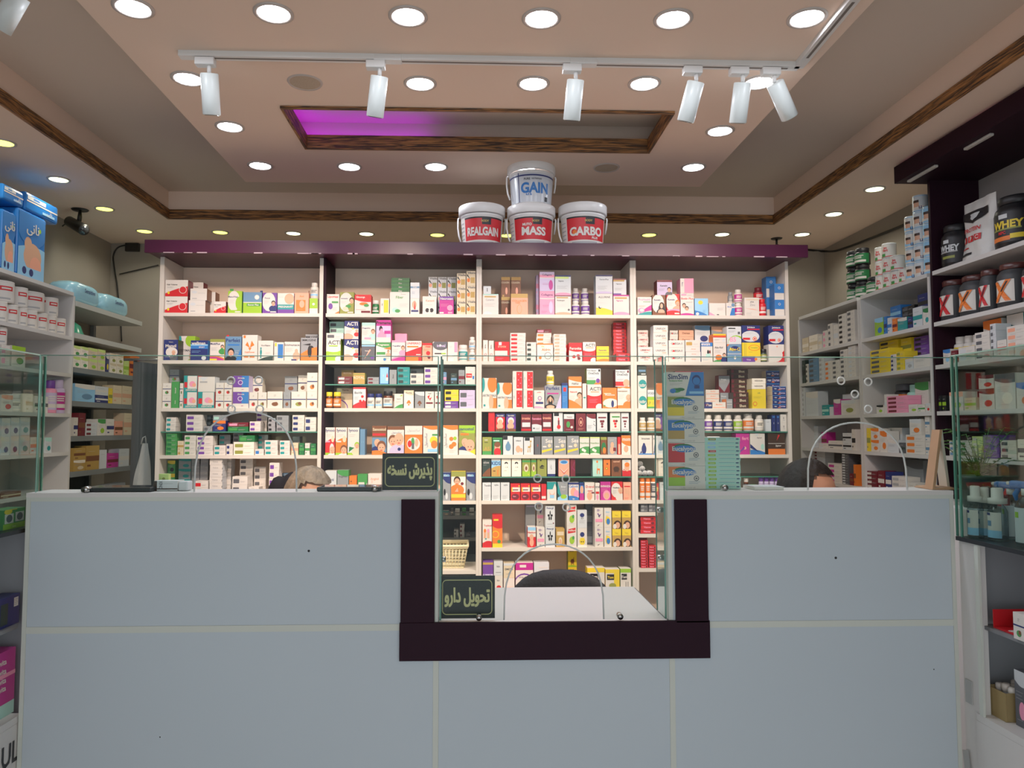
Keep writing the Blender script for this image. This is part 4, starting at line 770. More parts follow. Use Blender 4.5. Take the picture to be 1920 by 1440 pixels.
absc:joint_carton|blue carton, orange corner, gold name|u|n|q0,100,0,86,20,100o t52,72,18yAbs-C r0,44,100,47W o54,24,8,10W o54,76,30,14n t52,72,16yAbs-C
jnt:joint_carton|navy carton, orange target|n|n|t50,88,13WJointace r30,74,98,80r o46,36,50,32z c70,22,12o c70,22,8W c70,22,5r r4,16,44,28r l10,56,50,2a
yvit:pill_carton|yellow carton, orange ellipse|y|y|o66,62,32,22o o66,62,28,18y t66,62,14OComplex l36,30,20,1O r10,0,12,100O r18,0,20,100O
purt:pill_carton|purple and beige carton|v|e|r70,0,100,100e c74,50,8o t34,40,30lVitta
wrcu:joint_carton|white carton, red curved corner|W|W|q100,0,100,66,30,0r o40,40,50,40W r70,0,72,4r o54,88,6,5c l14,78,40,3z
grou:joint_carton|white carton, green disc|W|W|o54,48,46,28t t54,44,12WIsoflav r20,32,80,36W l10,90,60,1z
dksl:joint_carton|dark slate small carton|d|d|r10,40,90,60u r40,10,90,20W
vod:pill_carton|grey-white carton, letters VODIN|z|z|t50,50,34AVODIN
limev:pill_carton|lime and yellow flat carton|y|g|r0,72,100,100g r0,0,100,16j t50,46,30OUP_1151
nvpl:pill_carton|navy carton, white name|n|n|t62,55,40WPlus t28,55,30Rone
dkpl:pill_carton|dark maroon carton, white name|R|h|t62,55,40WPlus t28,55,30vone
wrl:pill_carton|white flat carton, red rule|W|z|r4,10,96,22c t50,64,26cMedifol
copg:pill_carton|grey carton, copper sides|x|o|r8,60,90,84a r8,40,90,44W
mshl:joint_carton|grey carton, maroon shield foot|x|R|q50,0,100,60,100,0R q50,0,0,36,0,0R t44,74,10zProst l10,60,50,1W r0,96,100,100R
shov:pill_carton|dark brown carton, white letters|h|h|t62,50,50eShot r0,92,100,100R r2,20,16,80R
niso:pill_carton|cream carton, letters NISODIN|i|e|t50,55,30KNISODIN
yelk:joint_carton|yellow carton, orange ring|y|y|t50,80,10Ovit o20,24,16,12o o20,24,11,8y l10,60,60,2O
bpl:pill_carton|navy blue flat carton|n|e|t72,55,40lDurax t22,45,30zcap r0,88,100,100b r40,16,60,30o
bslim:bottle_carton|slim navy upright carton|n|n|v50,50,20Wdura r20,84,80,92b
wsq:pill_carton|white carton, small square mark|W|z|r46,46,62,68A r50,52,58,62W r40,28,76,34a
mann:joint_carton|white carton, navy man|W|W|o40,28,18,26n o40,52,9,9n t54,84,11AImunex r0,0,100,6b l50,60,40,2z q18,20,10,6,26,10n
magt:joint_carton|magenta carton, white dot|m|m|c66,30,10W c66,30,7c t70,76,16pfert q10,0,60,40,66,30v l10,60,40,2v
apic:joint_carton|white carton, blue swirl|W|W|t62,78,9AApical w22,10b q0,50,0,30,60,12n o84,36,12,14T q30,100,60,100,46,84z
brno:joint_carton|brown carton, orange base|h|h|r0,0,100,26o r0,50,100,52W t60,40,10WJigsaw q50,64,60,92,70,90r
'''
STY = {}
for ln in STY_TXT.strip().split('\n'):
    k, rest = ln.split(':', 1); STY[k] = rest.encode().decode('unicode_escape').split('|') if '\\u' in rest else rest.split('|')
OPRE = re.compile(r'^([a-zA-Z])([-\d.,]+)([A-Za-z])?(.*)$')
def sty(n):
    if n in STY: return STY[n]
    k = n[0]
    if k == 'F':      # flat carton, base, plate colour
        B_, P_ = n[1], n[2]
        STY[n] = ['flat_carton', f'{CNAME[B_]} flat carton, {CNAME[P_]} label', B_, B_, f'P16,50,17,26{P_} t36,86,8a l46,40,40,2a' if len(n) < 4 else f'r20,30,80,70{P_}']
        STY[n][4] = f'P26,44,20,26{P_} l52,40,34,2{"a" if B_ != "a" else "W"} l20,82,30,1{"a" if B_ != "a" else "A"}'
    elif k == 'N':    # small white carton with navy rule and nut picture
        B_ = n[1]; C_ = n[2]
        STY[n] = ['nut_carton', f'small {CNAME[B_]} carton, navy rule, {CNAME[C_]} print', B_, 'i' if B_ == 'W' else 'x', f'r0,50,100,56n o50,24,22,12{C_} o58,28,12,9B l42,78,16,2A']
    elif k == 'U':    # upright carton base, top block colour, accent
        B_, T_, A_ = n[1], n[2], n[3]
        STY[n] = ['stock_carton', f'{CNAME[B_]} carton, {CNAME[T_]} and {CNAME[A_]} print', B_, B_, f'u82,74{T_} o60,30,26,16{A_} l12,62,60,3{"a" if B_ != "a" else "W"} l16,12,50,1{"a" if B_ != "a" else "W"}']
    elif k == 'X':    # plain stock carton base with a stripe
        B_, T_ = n[1], n[2]
        STY[n] = ['stock_carton', f'plain {CNAME[B_]} carton, {CNAME[T_]} stripe', B_, B_, f'r0,36,100,58{T_} l16,76,50,1{"A" if B_ in "aWziex" else "W"} r10,14,36,22{T_}']
    elif k == 'Z':    # white carton with black end triangles
        STY[n] = ['flat_carton', 'white carton, black edge mark', 'W', 'z', 't44,54,24aFolmin r14,24,80,28z q94,30,100,30,100,70K']
    elif k == 'E':
        STY[n] = ['flat_carton', f'grey carton, pale {CNAME[n[1]]} lettering', 'x', 'x', f't50,50,40{n[1]}ESTAR']
    return STY[n]
def polyclip(pts, w, h):
    """clip to the face rectangle"""
    def clip(P, ins, inter):
        o = []
        for i in range(len(P)):
            a, c = P[i-1], P[i]
            if ins(c):
                if not ins(a): o.append(inter(a, c))
                o.append(c)
            elif ins(a): o.append(inter(a, c))
        return o
    def ix(v): return lambda a, c: (v, a[1]+(c[1]-a[1])*(v-a[0])/(c[0]-a[0]))
    def iz(v): return lambda a, c: (a[0]+(c[0]-a[0])*(v-a[1])/(c[1]-a[1]), v)
    for ins, it in ((lambda p: p[0] >= -w/2, ix(-w/2)), (lambda p: p[0] <= w/2, ix(w/2)), (lambda p: p[1] >= 0, iz(0)), (lambda p: p[1] <= h, iz(h))):
        pts = clip(pts, ins, it)
        if len(pts) < 3: return []
    return pts
def art(b, ops, w, h, y=0.0):
    """print the small drawing language on the face x[-w/2,w/2], z[0,h] looking to -y"""
    step = .00016; k = 0
    def X(v): return (v/100-.5)*w
    def Z(v): return v/100*h
    def put(pts, c):
        pts = polyclip(pts, w*.998, h*.999)
        if len(pts) >= 3: b.poly([(p[0], y-step*k, p[1]) for p in pts], pm(c))
    for op in ops.split():
        m = OPRE.match(op)
        if not m: continue
        o, nums, c, rest = m.groups(); n = [float(v) for v in nums.split(',') if v not in ('', '-')]
        k += 1
        if o == 'r': put([(X(n[0]), Z(n[1])), (X(n[2]), Z(n[1])), (X(n[2]), Z(n[3])), (X(n[0]), Z(n[3]))], c)
        elif o == 'q':
            P = [(X(n[i]), Z(n[i+1])) for i in (0, 2, 4)]
            if (P[1][0]-P[0][0])*(P[2][1]-P[0][1])-(P[1][1]-P[0][1])*(P[2][0]-P[0][0]) < 0: P.reverse()
            put(P, c)
        elif o in 'oc':
            rx = n[2]/100*w; rz = rx if o == 'c' else n[3]/100*h
            put([(X(n[0])+rx*math.cos(2*PI*i/16), Z(n[1])+rz*math.sin(2*PI*i/16)) for i in range(16)], c)
        elif o == 'P':
            rx, rz = n[2]/100*w, n[3]/100*h
            put([(X(n[0])+rx*max(-1, min(1, 1.5*math.cos(2*PI*i/16+.2))), Z(n[1])+rz*max(-1, min(1, 1.5*math.sin(2*PI*i/16+.2)))) for i in range(16)], c)
        elif o == 'w': put([(X(0), 0), (X(100), 0)]+[(X(100-i*10), Z(n[1]+(n[0]-n[1])*i/10+5*math.sin(i/10*PI))) for i in range(11)], c)
        elif o == 'u': put([(X(i*10), Z(n[0]+(n[1]-n[0])*i/10-5*math.sin(i/10*PI))) for i in range(11)]+[(X(100), h), (X(0), h)], c)
        elif o == 'l':
            cnt = int(n[3])
            for i in range(cnt):
                z = n[1]-i*max(6, 2.2*100/ (h*1000) * 1.6); L = n[2]*(1, .8, .92, .7)[i % 4]; t_ = .0009/h*100
                if z > 2: put([(X(n[0]), Z(z)), (X(n[0]+L), Z(z)), (X(n[0]+L), Z(z+t_)), (X(n[0]), Z(z+t_))], c)
        elif o == 'p':
            s = n[2]/100*h/2; cx, cz = X(n[0]), Z(n[1]); hair = rest or 'K'
            def el(dx, dz, rx, rz, cc):
                put([(cx+dx*s+rx*s*math.cos(2*PI*i/14), cz+dz*s+rz*s*math.sin(2*PI*i/14)) for i in range(14)], cc)
            el(0, -2.3, 1.9, 1.5, c); k += 1; el(0, .25, .92, 1.1, hair[0]); k += 1; el(0, -.15, .72, .95, 'k')
            if s > .004: k += 1; el(-.28, -.05, .1, .1, 'K'); el(.28, -.05, .1, .1, 'K'); el(0, -.6, .26, .09, 'r')
        elif o == 't': b.text(rest.replace('_', ' '), X(n[0]), Z(n[1]), y-step*k, n[2]/100*h, pm(c), maxw=2*w*.97*min(n[0], 100-n[0])/100)
        elif o in 'vV': b.text(rest.replace('_', ' '), X(n[0]), Z(n[1]), y-step*k, n[2]/100*w, pm(c), maxw=2*h*.95*min(n[1], 100-n[1])/100, rot=1)
_BX = {}
def carton_mesh(n, w, h, d):
    key = (n, round(w, 4), round(h, 4), round(d, 3))
    if key in _BX: return _BX[key]
    kind, look, base, side, ops = sty(n)
    b = MB(); e = .0004
    B_, S_ = pm(base), pm(side)
    b.box(-w/2+e, w/2-e, 0, d, 0, h-.0003, B_, {1: S_, 3: S_, 4: B_})
    # flap seam on the top and glue seam on the side
    fl = [o for o in ops.split() if o[0] == 'f']
    art(b, ' '.join(o for o in ops.split() if o[0] != 'f'), w-2*e, h-.0003, -.0002)
    for o in fl:
        m = OPRE.match(o); q = [float(v) for v in m.group(2).split(',')]
        x0, x1 = (q[0]/100-.5)*w, (q[1]/100-.5)*w; hh = q[2]/100*h
        x0 = max(x0, -w/2+e)
        b.box(x0, min(x1, w/2-e), d*.25, d*.25+.0008, h-.0005, h+hh, pm(m.group(3)))
    me = b.mesh(kind); _BX[key] = me
    return me
# ------------------------------------------------------------------ bottles
M_amber = mat('amber_plastic', '5a2a10', .2, spec=.5)
_BT = {}
def bottle_meshes(code, w, h):
    """code: form, body, cap, label colours"""
    key = (code, round(w, 4), round(h, 4))
    if key in _BT: return _BT[key]
    form, B_, C_, L_ = code; r = w/2*.97; bm_ = M_amber if B_ == 'h' else pm(B_)
    if form == 'b':
        sh, nk, ct = .68*h, .76*h, h; rn = r*.62
        body = [(0, 0), (r*.94, 0), (r, .02*h), (r, sh), (r*.9, sh+.05*h), (rn, nk), (rn, nk+.02*h), (0, nk+.02*h)]
        cap = [(0, nk), (rn*1.16, nk), (rn*1.2, nk+.01*h), (rn*1.2, ct-.015*h), (rn*1.1, ct), (0, ct)]; l0, l1 = .10*h, .62*h
    elif form == 'j':
        nk = .74*h
        body = [(0, 0), (r*.96, 0), (r, .03*h), (r, .66*h), (r*.93, .72*h), (r*.86, .74*h), (0, .76*h)]
        cap = [(0, nk), (r*.92, nk), (r*.95, nk+.02*h), (r*.95, h-.03*h), (r*.9, h), (0, h)]; l0, l1 = .1*h, .6*h
    elif form == 'k':   # broad supplement tub
        nk = .78*h
        body = [(0, 0), (r*.95, 0), (r, .02*h), (r, .66*h), (r*.94, .72*h), (r*.78, .77*h), (0, .78*h)]
        cap = [(0, nk-.001), (r*.84, nk-.001), (r*.86, nk+.01*h), (r*.86, h-.02*h), (r*.8, h), (0, h)]; l0, l1 = .06*h, .64*h
    elif form == 'c':   # tin with rolled rims
        nk = .93*h
        body = [(0, 0), (r*.97, 0), (r, .015*h), (r*.985, .03*h), (r*.985, .92*h), (r, .935*h), (r*.96, .94*h), (0, .94*h)]
        cap = [(0, nk+.005*h), (r*.99, nk+.005*h), (r*1.0, nk+.02*h), (r*.99, h), (r*.9, h), (r*.88, h-.01*h), (0, h-.01*h)]; l0, l1 = .05*h, .9*h
    else:               # straight tube with a cap
        nk = .82*h
        body = [(0, 0), (r*.98, 0), (r, .01*h), (r, nk), (0, nk)]
        cap = [(0, nk), (r*1.0, nk), (r*1.02, nk+.01*h), (r*1.02, h-.01*h), (r*.98, h), (0, h)]; l0, l1 = .1*h, .76*h
    n = 20
    b1 = MB(); b1.lathe(body, bm_, n); b2 = MB(); b2.lathe(cap, pm(C_), n)
    b3 = MB(); lc = pm(L_); rl = r+.0006; a0, a1 = -PI*.98, -.02*PI
    b3.lathe([(rl, l0), (rl, l1)], lc, 18, a0=a0, a1=a1)
    rr_ = r+.0011; lh = l1-l0
    wc = pm('W' if L_ != 'W' else 'a'); dc = pm('K' if L_ in 'WziesTLy' else 'W')
    b3.lathe([(rr_, l0+lh*.12), (rr_, l0+lh*.34)], wc if L_ != 'W' else pm('s'), 18, a0=a0*.86-.2, a1=a1-.5)
    if form == 'c' and L_ in 'R':
        b3 = MB(); b3.lathe([(rl, l0), (rl, l1)], pm('W'), 18, a0=a0, a1=a1); b3.lathe([(rr_, l0+lh*.58), (rr_, l0+lh*.82)], pm('r'), 10, a0=-PI*.66, a1=-PI*.34)
        b3.lathe([(rr_+.0004, l0+lh*.66), (rr_+.0004, l0+lh*.74)], pm('W'), 10, a0=-PI*.61, a1=-PI*.39); b3.lathe([(rr_, l0+lh*.76), (rr_, l0+lh*.9)], pm('r'), 6, a0=-PI*.86, a1=-PI*.78); b3.lathe([(rr_, l0+lh*.1), (rr_, l0+lh*.2)], pm('a'), 8, a0=-PI*.66, a1=-PI*.4)
    elif form == 'c' and L_ == 'r':
        b3 = MB(); b3.lathe([(rl, l0), (rl, l1)], pm('W'), 18, a0=a0, a1=a1)
        for w_t, q in (('im', .74), ('fort', .55)): b3.text(w_t, 0, l0+lh*q, 0, lh*.2, pm('r'), wrap=rr_+.0006, maxw=r*1.3)
        b3.lathe([(rr_, l0+lh*.06), (rr_, l0+lh*.3)], pm('j'), 8, a0=-PI*.7, a1=-PI*.5); b3.lathe([(rr_, l0+lh*.04), (rr_, l0+lh*.1)], pm('r'), 12, a0=-PI*.9, a1=-PI*.1)
    elif form == 'c':
        b3.lathe([(rr_+.0004, l0+lh*.25), (rr_+.0004, l0+lh*.62)], pm('k'), 10, a0=-PI*.64, a1=-PI*.40); b3.lathe([(rr_+.0008, l0+lh*.56), (rr_+.0008, l0+lh*.74)], pm('h'), 10, a0=-PI*.66, a1=-PI*.40)
        b3.text('LI', r*.5, l0+lh*.2, 0, lh*.2, pm('n'), wrap=rr_+.0008)
    for q in (.75, .62, .5) if form != 'c' else (): b3.lathe([(rr_, l0+lh*q), (rr_, l0+lh*(q+.06))], dc, 10, a0=-PI*.72, a1=-PI*(.28 if q > .7 else .36))
    r3 = (b1.mesh('bottle_body'), b2.mesh('bottle_cap'), b3.mesh('bottle_label'))
    _BT[key] = r3
    return r3
BNAME = {'c': ('formula_tin', 'tin'), 'b': ('pill_bottle', 'pill bottle'), 'j': ('pill_jar', 'jar'), 'k': ('supplement_tub', 'tub'), 't': ('tablet_tube', 'tube')}
def put_bottle(code, w, h, loc, rz, label, group):
    a, c, l = bottle_meshes(code, w, h)
    o = link(BNAME[code[0]][0], a, None, loc, rz, label=label, category='tub' if code[0] == 'k' else 'tin' if code[0] == 'c' else 'bottle', group=group)
    link('cap', c, o); link('label_band', l, o)
    return o

# ------------------------------------------------------------------ frames: which plane a row stands on
class Back:
    def __init__(s, y=YF): s.y = y
    def span(s, a, c, py, lay):
        Y = s.y+.012+lay
        x0, _ = onY(a, py, Y); x1, _ = onY(c, py, Y); return (x0+x1)/2, x1-x0, Y, Y/F
    def loc(s, u, dep, z): return (u, dep, z), 0
class Side:
    def __init__(s, X): s.X = X; s.g = 1 if X > 0 else -1
    def span(s, a, c, py, lay):
        Xp = s.X+s.g*(.012+lay)
        y0, _ = onX(a, py, Xp); y1, _ = onX(c, py, Xp); u = (y0+y1)/2
        return u, abs(y1-y0), Xp, u/F*(1.0)
    def loc(s, u, dep, z): return (dep, u, z), (-PI/2 if s.g > 0 else PI/2)
TIER = {1: [''], 2: ['lower', 'upper'], 3: ['bottom', 'middle', 'top']}
COUNT = {}
LAYER = [0, .078, .152]
NROW = []
def row(frame, z, py, shelf, bay, entries, depth=.07, zoff=0, side='along', lim=None):
    items = []
    for e in entries.split(';'):
        e = e.strip()
        if not e: continue
        xs, st = e.split(' ', 1)
        lay = 0
        if '/' in xs: xs, l_ = xs.split('/'); lay = int(l_)-1
        a, c = (float(v) for v in xs.split('-'))
        seg = []
        for it in st.split('+'):
            m = re.match(r'^(\S+?)@([\d.]+)(?:\*(\d+))?(?:\[([\d.]+)-([\d.]+)\])?$', it.strip())
            nm, h, n, wa, wc = m.groups()
            for _ in range(int(n or 1)): seg.append((nm, float(h), float(wa or a), float(wc or c)))
        items.append((a, c, lay, seg))
    items.sort(key=lambda q: (q[0]+q[1])/2)
    grp = f'medicines on the {shelf}, {bay}'
    for i, (a, c, lay, seg) in enumerate(items):
        zz = z+.0004; T_ = len(seg)
        for k, (nm, h, wa, wc) in enumerate(seg):
            u, w, dep, sc = frame.span(wa, wc, py, LAYER[lay])
            if lim and len(lim) > 2:
                if k == 0: tot = sum(q[1] for q in seg)*sc; kf = min(1, (lim[2]-z-.001-.0003*len(seg))/tot)
                h = h*kf
            if lim:
                e0, e1 = max(u-w/2, lim[0]+.0018), min(u+w/2, lim[1]-.0018); u, w = (e0+e1)/2, e1-e0
            hh = h*sc; w_ = w-.0016
            rj = random.Random(hash_((nm, i, k, bay, shelf)))
            if T_ == 1: tier = ''
            elif T_ <= 3: tier = TIER[T_][k]
            else: tier = 'topmost' if k == T_-1 else 'lowest' if k == 0 else ORD[k]+'-up'
            pos = f'{ORD[i]} {side}, {shelf}, {bay}'
            du = 0
            if T_ > 2 and h < 17: du = rj.uniform(-.0012, .0012)
            if nm[0] == '!':
                code = nm[1:]; r = w_/2
                look = f'{CNAME[code[1]] if code[1] != "h" else "amber"} {BNAME[code[0]][1]}, ' + (f'{CNAME[code[2]]} cap' if code[0] != 'c' else f'{CNAME[code[3]]} label')
                lab = ', '.join(x for x in (look, tier, pos) if x)
                (lx, rz) = frame.loc(u, dep+(r+.001)*(1 if isinstance(frame, Back) or frame.g > 0 else -1), zz)
                put_bottle(code, w_, hh, lx, rz if isinstance(frame, Back) else rz+.5*frame.g, lab, grp)
            else:
                d = depth if lay == 0 else .062
                if h < 13 and T_ > 1 and lay == 0: d = min(.074, depth+.004)
                me = carton_mesh(nm, w_, hh, d)
                look = sty(nm)[1]
                lab = ', '.join(x for x in (look, tier, pos) if x)
                (lx, rz) = frame.loc(u+du, dep, zz)
                kn = sty(nm)[0]; kn = 'boxed_medicine' if kn == 'flat_carton' and isinstance(frame, Side) else kn
                NROW.append(link(kn, me, None, lx, rz, label=lab, category='carton', group=grp))
            zz += hh+.0003
import zlib
def hash_(t): return zlib.crc32(repr(t).encode())
BK = Back()
def over(s, bay):
    c = [LZ[q]-TH for q in BSH[bay] if LZ[q] > LZ[s]+.03]+[LZ[q]-.006 for q in BGL[bay] if LZ[q] > LZ[s]+.03]+[TOPZ]
    return min(c)-.001
def back(s, py, sh, bay, entries, **kw): row(BK, LZ[s], py, sh, BAYN[bay], entries, lim=(xc(BAYX[bay][1]), xc(BAYX[bay][2]), over(s, bay)), **kw)
# ------------------------------------------------------------------ back shelving contents: pixel spans are turned into metres on each shelf
back('s1', 570, 'top shelf', 0, '304.5-352 redhair@31*2;353.5-385.5 rose@24+rose@22[356-388];357-381/2 redhair@31*2;390-404/2 rose@44;401-424 redhair@22;427-454 limehead@42;455.5-491 dandelion@40;492-519.5 grad@39;520-551.5 baby@38.5;552-579 peach@39;579.8-596 limebox@29+!bWWW@30')
back('s2', 655, 'second shelf', 0, '303.5-334 manvil@38.5;335-366/2 skin@48;357-390 wellman@37.5;393.5-421 mum@40;422-453 perfman@45;453.7-483 flow@48;483.5-512.6 teal_man@37.5;513.6-532.5 bluebar@34.5;533-562.6 immu@35.5;563.5-595 archer@43;572-596/2 archer@52')
back('s3', 750, 'third shelf', 0, '303.5-320.6 NWj@23*2;305-335/2 Nxj@24*3;320.9-331 greenv@49[320.9-336];336.5-343 NWj@23*2;343.5-370 toothy@30*2;370.5-402.5 toothy@30+openw@28;404-419.3 NWr@23.5*2;419.8-434.8 NWr@23.5*2;409-436/2 XxK@26*2;436.3-466.5 circ@30*2;467-483 NWr@29.5;483.6-500 NWO@29.5;470-492/2 NWR@28*2;501-530 NWB@31;531-545 NxB@30;533-557/2 NxB@30*2;545.8-574 NWO@31;558-576/2 NWB@31*2;575-595 NWo@31+NWo@35')
back('g1', 795, 'glass shelf', 0, '311-330 FWt@8.6*3;348.5-380 FWv@10.2*3;382-398 FxA@10;384-408/2 FKx@10*3;399-423.5 Unoo@20+FxT@10;427-466 FGj@9+FRp@7.5;468-489 FWv@9.2*2;480-501/2 FWv@9*4;502.5-516.5 FxK@8.2*3;518-541 FxA@9.8*3;548-570.8 FWn@10*3;571.6-593 FWn@13.2*2', depth=.06)
back('s4', 840, 'fourth shelf', 0, '311-332 FjG@8*5;332.6-344.6 FeY@8+XeY@18;345.3-367.6 FWj@9*4;368.5-399.5 FWv@8.8*4;372-404/2 FWR@9*4;401-423.5 FWt@8.8*2;410-432/2 Fxt@9*4;424.2-437 FWn@10*2;438-477 FiO@12*2+FGj@12[447-477];436-456/2 FxA@9*5;478-495 FWb@11;481-503/2 Fxt@9*4;496.4-521 FWt@9*3;524-543.5 FWt@8.8*3;546-559.5 Xec@22.5;548-562/2 Xxc@33;560.6-570.6 XGj@22;571.5-581 XWj@22;582-592.5 XGj@21', depth=.066)
back('s5', 905, 'fifth shelf', 0, '313-328/2 UjyK@24*3;334-357.5/2 Uxtt@22*4;358.5-374/2 Ea@11.3*7;374.8-390/2 Ea@11.3*7;365-391 FWr@12.4*3;392.4-417 Z@11.9*7;420-433/2 Z@11.9*7;435-464 FWA@15*3;466-486 FWY@13*2;449-474/2 FWA@12*7;476-498.5/2 FWA@12*5;504-523 FWv@14*5;526-548/2 XuK@12*4', depth=.066)
back('s1', 570, 'top shelf', 1, '609.5-636.5 lip@37;637-664 olivel@41;664.6-696 ginse@36.5;697-710.5 !jGWG@26;713-730 yelp@29.5;730.6-767.8 fiber@42;733-768/2 grno@7.2*10;769-786.5 kneeg@30+greyu@30;792-818.5 must@34;823.5-851 neuro@34;803-820/2 oliw@25*3;820.7-837.7/2 oliw@25*3;838.4-855.6/2 oliw@25*3;856.2-873.5 oliw2@26*3;874.2-891.8 oliw2@27.5*3')
back('s2', 655, 'second shelf', 1, '610-639 actil@41+FWA@11[610-644];616-645/2 FTA@10.8*7;645-672 actib@41+actib@34;677.7-703.5 darkb@31+mintl@41;704.6-733 pregz@35+prem@42;734-760 pinkl@39;740-763/2 FpW@8+FpW@46;760.6-790.8 unif@38;791.5-810.5 orfr@34;811.3-838.5 inos@36.5;839.3-858.5 pinkw@36.5;859.3-877 !jWWt@31;879-892 !bWWW@23*2')
back('v1', 705, 'upper glass shelf', 1, '633-660.5 FRW@7*2;640-664/2 gold@14*2;662-684.5 gold@21;689-711 FxR@6.5*2;711.8-729 sky@32;730-744 xcall@27;745-768.5 Ftd@10.6*3;764/2-0 x@1;769-794 FWA@10*2;769-794/2 FxA@10*3;795-820.5 FWv@10.4*3;830-837.5 Xup@23;845-857 Xdu@20.5;859.5-871.5 XxR@27;872.3-891.5 calp@33'.replace('764/2-0 x@1;', ''), depth=.06)
back('s3', 750, 'third shelf', 1, '609-622.8 !jhyo@30;623.6-638.8 !jhyo@30;631-661/2 day@38;661.5-686 bio@39;687-701.8 !jWnW@27;702.6-716.4 !jWnW@27;717.2-736 !jhKW@32;720-742/2 Xic@38;739-756 wgre@27;757-776 flor@33.5;777.5-796 florx@31;796.8-814 wred@31.5;814.8-827 wred@31.5;833.3-859.8 FvW@6.6*2+FyK@10.6*2;861-891 FlA@17*2')
back('s4', 840, 'fourth shelf', 1, '609.5-628 grp@51;628.8-650.6 gro@51;651.4-673.6 grg@51;674.4-684.5 bsid@48;697-725 san1@54;725.5-757.8 san2@53;758.4-792 san3@54;793-821.8 san4@54;830-859 san5@55;860-891.6 san6@55')
back('s5', 905, 'fifth shelf', 1, '609.5-631.3 lowg@56;632-653.8 lowg2@57;654.4-669.4 ora@46;670-689 gwh@49;689.7-715 wcal@50;830-845 nvg@52;845.8-873.4 kidy@54;874-892 nvg@52')
back('s1', 570, 'top shelf', 2, '905-935 mintw@39+wbit@15[906-921];939.5-957/2 copp@38*2;957.6-990 copf@40;958-977/2 copp@38*2;1005-1011/2 Xlp@40*2;1011.5-1040 clg@45+clgd@37;1040.6-1071 gldw@37+gldg@39;1072-1088 !bWWv@28;1090-1107 !bWWv@28;1073-1087/2 !bWWv@28*2;1090-1105/2 !bWWv@28*2;1117-1149 yelb@41+grpl@36;1149.8-1180 pigm@39+pigd@31[1149.8-1175]')  # upper pink collagen carton has the canopy shade painted in as mauve
back('s2', 655, 'second shelf', 2, '905.5-915 slimw@40;916.2-926 slimw@39;927.5-955.6 red3@37;956.5-986 FWr@7.6*7;986.7-1005.4 FWd@9*4;1006.4-1037.4 alp@34;1006-1034/2 FWo@8*7+FRp@7;1038.2-1061.8 FWc@6.4*8;1064-1066/2 XrR@34[1055-1066];1066.4-1091.8 ferr@35.6;1092.5-1117 acr@37;1118-1142 ylo@29;1150-1178/2 redf@6.3*12;1155-1181.5 redf@7.8*2')
back('s3', 750, 'third shelf', 2, '904-931.5 art@57;932-960 art@48;961-980 pnkp@35*2;981-1000 pnkp@35*2;1001-1021 kidw@34;1022-1052.6 perflady@43+!bWWy@28[1025-1040];1053.2-1064.8 navb@48;1066-1091 orl@42+orls@18;1092-1100 slw@47;1101-1128 acr@44+oneg@31[1100-1127];1129.4-1157 orm@39;1157.6-1182 orw@41+oner@32[1154-1181]')
back('g1', 795, 'upper glass shelf', 2, '915.5-928 redp@36;928.8-947 kidr@33;948.6-967.4 kidv@33;977-996.3 marl@32;997-1016 fero@32;1016.6-1035 marl@33;1037-1055.6 blkc@35;1057-1077 marw@32.5;1079.6-1098.6 mard@34;1099.6-1117.5 greym@33;1119-1139 grap@35;1143.6-1163.6 grapw@36;1164.4-1179.5 grap@35', depth=.06)
back('s4', 840, 'fourth shelf', 2, '904.2-922.3 grnA@33;923-942.2 grnk@32;943-961.8 turt@35;963-981.4 bbys@33;982-1001 giraf@32;1002-1014 mards@34;1014.8-1037 oly@34;1038-1062 oly@34;1063-1086 oly@35;1086.6-1105.2 grnw@33;1106-1125 grnw@33;1126-1138 brng@33;1139-1157 bbyg@33;1157.8-1164 redsl@33;1165-1183 orht@36')
back('g2', 880, 'lower glass shelf', 2, '904.3-920 nvbr@33;921-939 sand@34;940-958.4 crem@35;959.2-977.6 crem@35;978.6-994.8 oliv@33;995.4-1006 oliv@33;1006.8-1025.4 oliy@35;1026.2-1041.6 cally@34;1047-1068 pkch@37;1069-1079 marq@35;1111-1130 tgir@35;1130.8-1145 orsp@36;1145.8-1165.6 brcam@34;1166.4-1183.6 rface@31', depth=.06)
back('s5', 925, 'fifth shelf', 2, '904.3-920.8 grysy@33;921.4-938 grysw@33;938.6-955.6 grysw@33;957-975.6 redw@31;976.2-994 redw@31;994.6-1013.8 redw@31;1014.6-1024.6 rsl@30;1025.4-1043.6 twh@34;1045-1065 gsw@34;1066-1085.6 calb@33;1086.4-1095.4 calb2@32;1096-1115 dtr@33;1115.8-1124.8 dtr2@32;1125.6-1145.4 magb@34;1146-1167.8 redm@34;1168.6-1184 corb@33')
back('s6', 1010, 'sixth shelf', 2, '904.4-922.4 kidw2@50;923-942.4 orat@60;985-1004/2 gryd@38*2;989-1005 redk@37;1006-1021.8 flw@36;1006-1020/2 flw@38*2;1022.4-1041 peta@38*2;1042.4-1059 gldk@34;1062.5-1081.6 lmr@39*2;1082.4-1101 anim@35+anim2@33;1098-1112.5/2 dkgr@38*2;1115-1131.8 flw@36*2;1132.6-1147 whal@36*2;1147.6-1165 face@33*2;1166-1183.6 face@33*2')
back('s7', 1090, 'lowest shelf', 2, '905-925 purb@51;925.6-943 redft@25+kidx@25;944-965 stri@20+emet@27;966.4-1000 vitp@48;1001-1030 mgry@48;1065-1082/2 came@34*2;1101-1134 yblk@38;1135-1162 ylab@35;1163-1183.5 lmab@36')
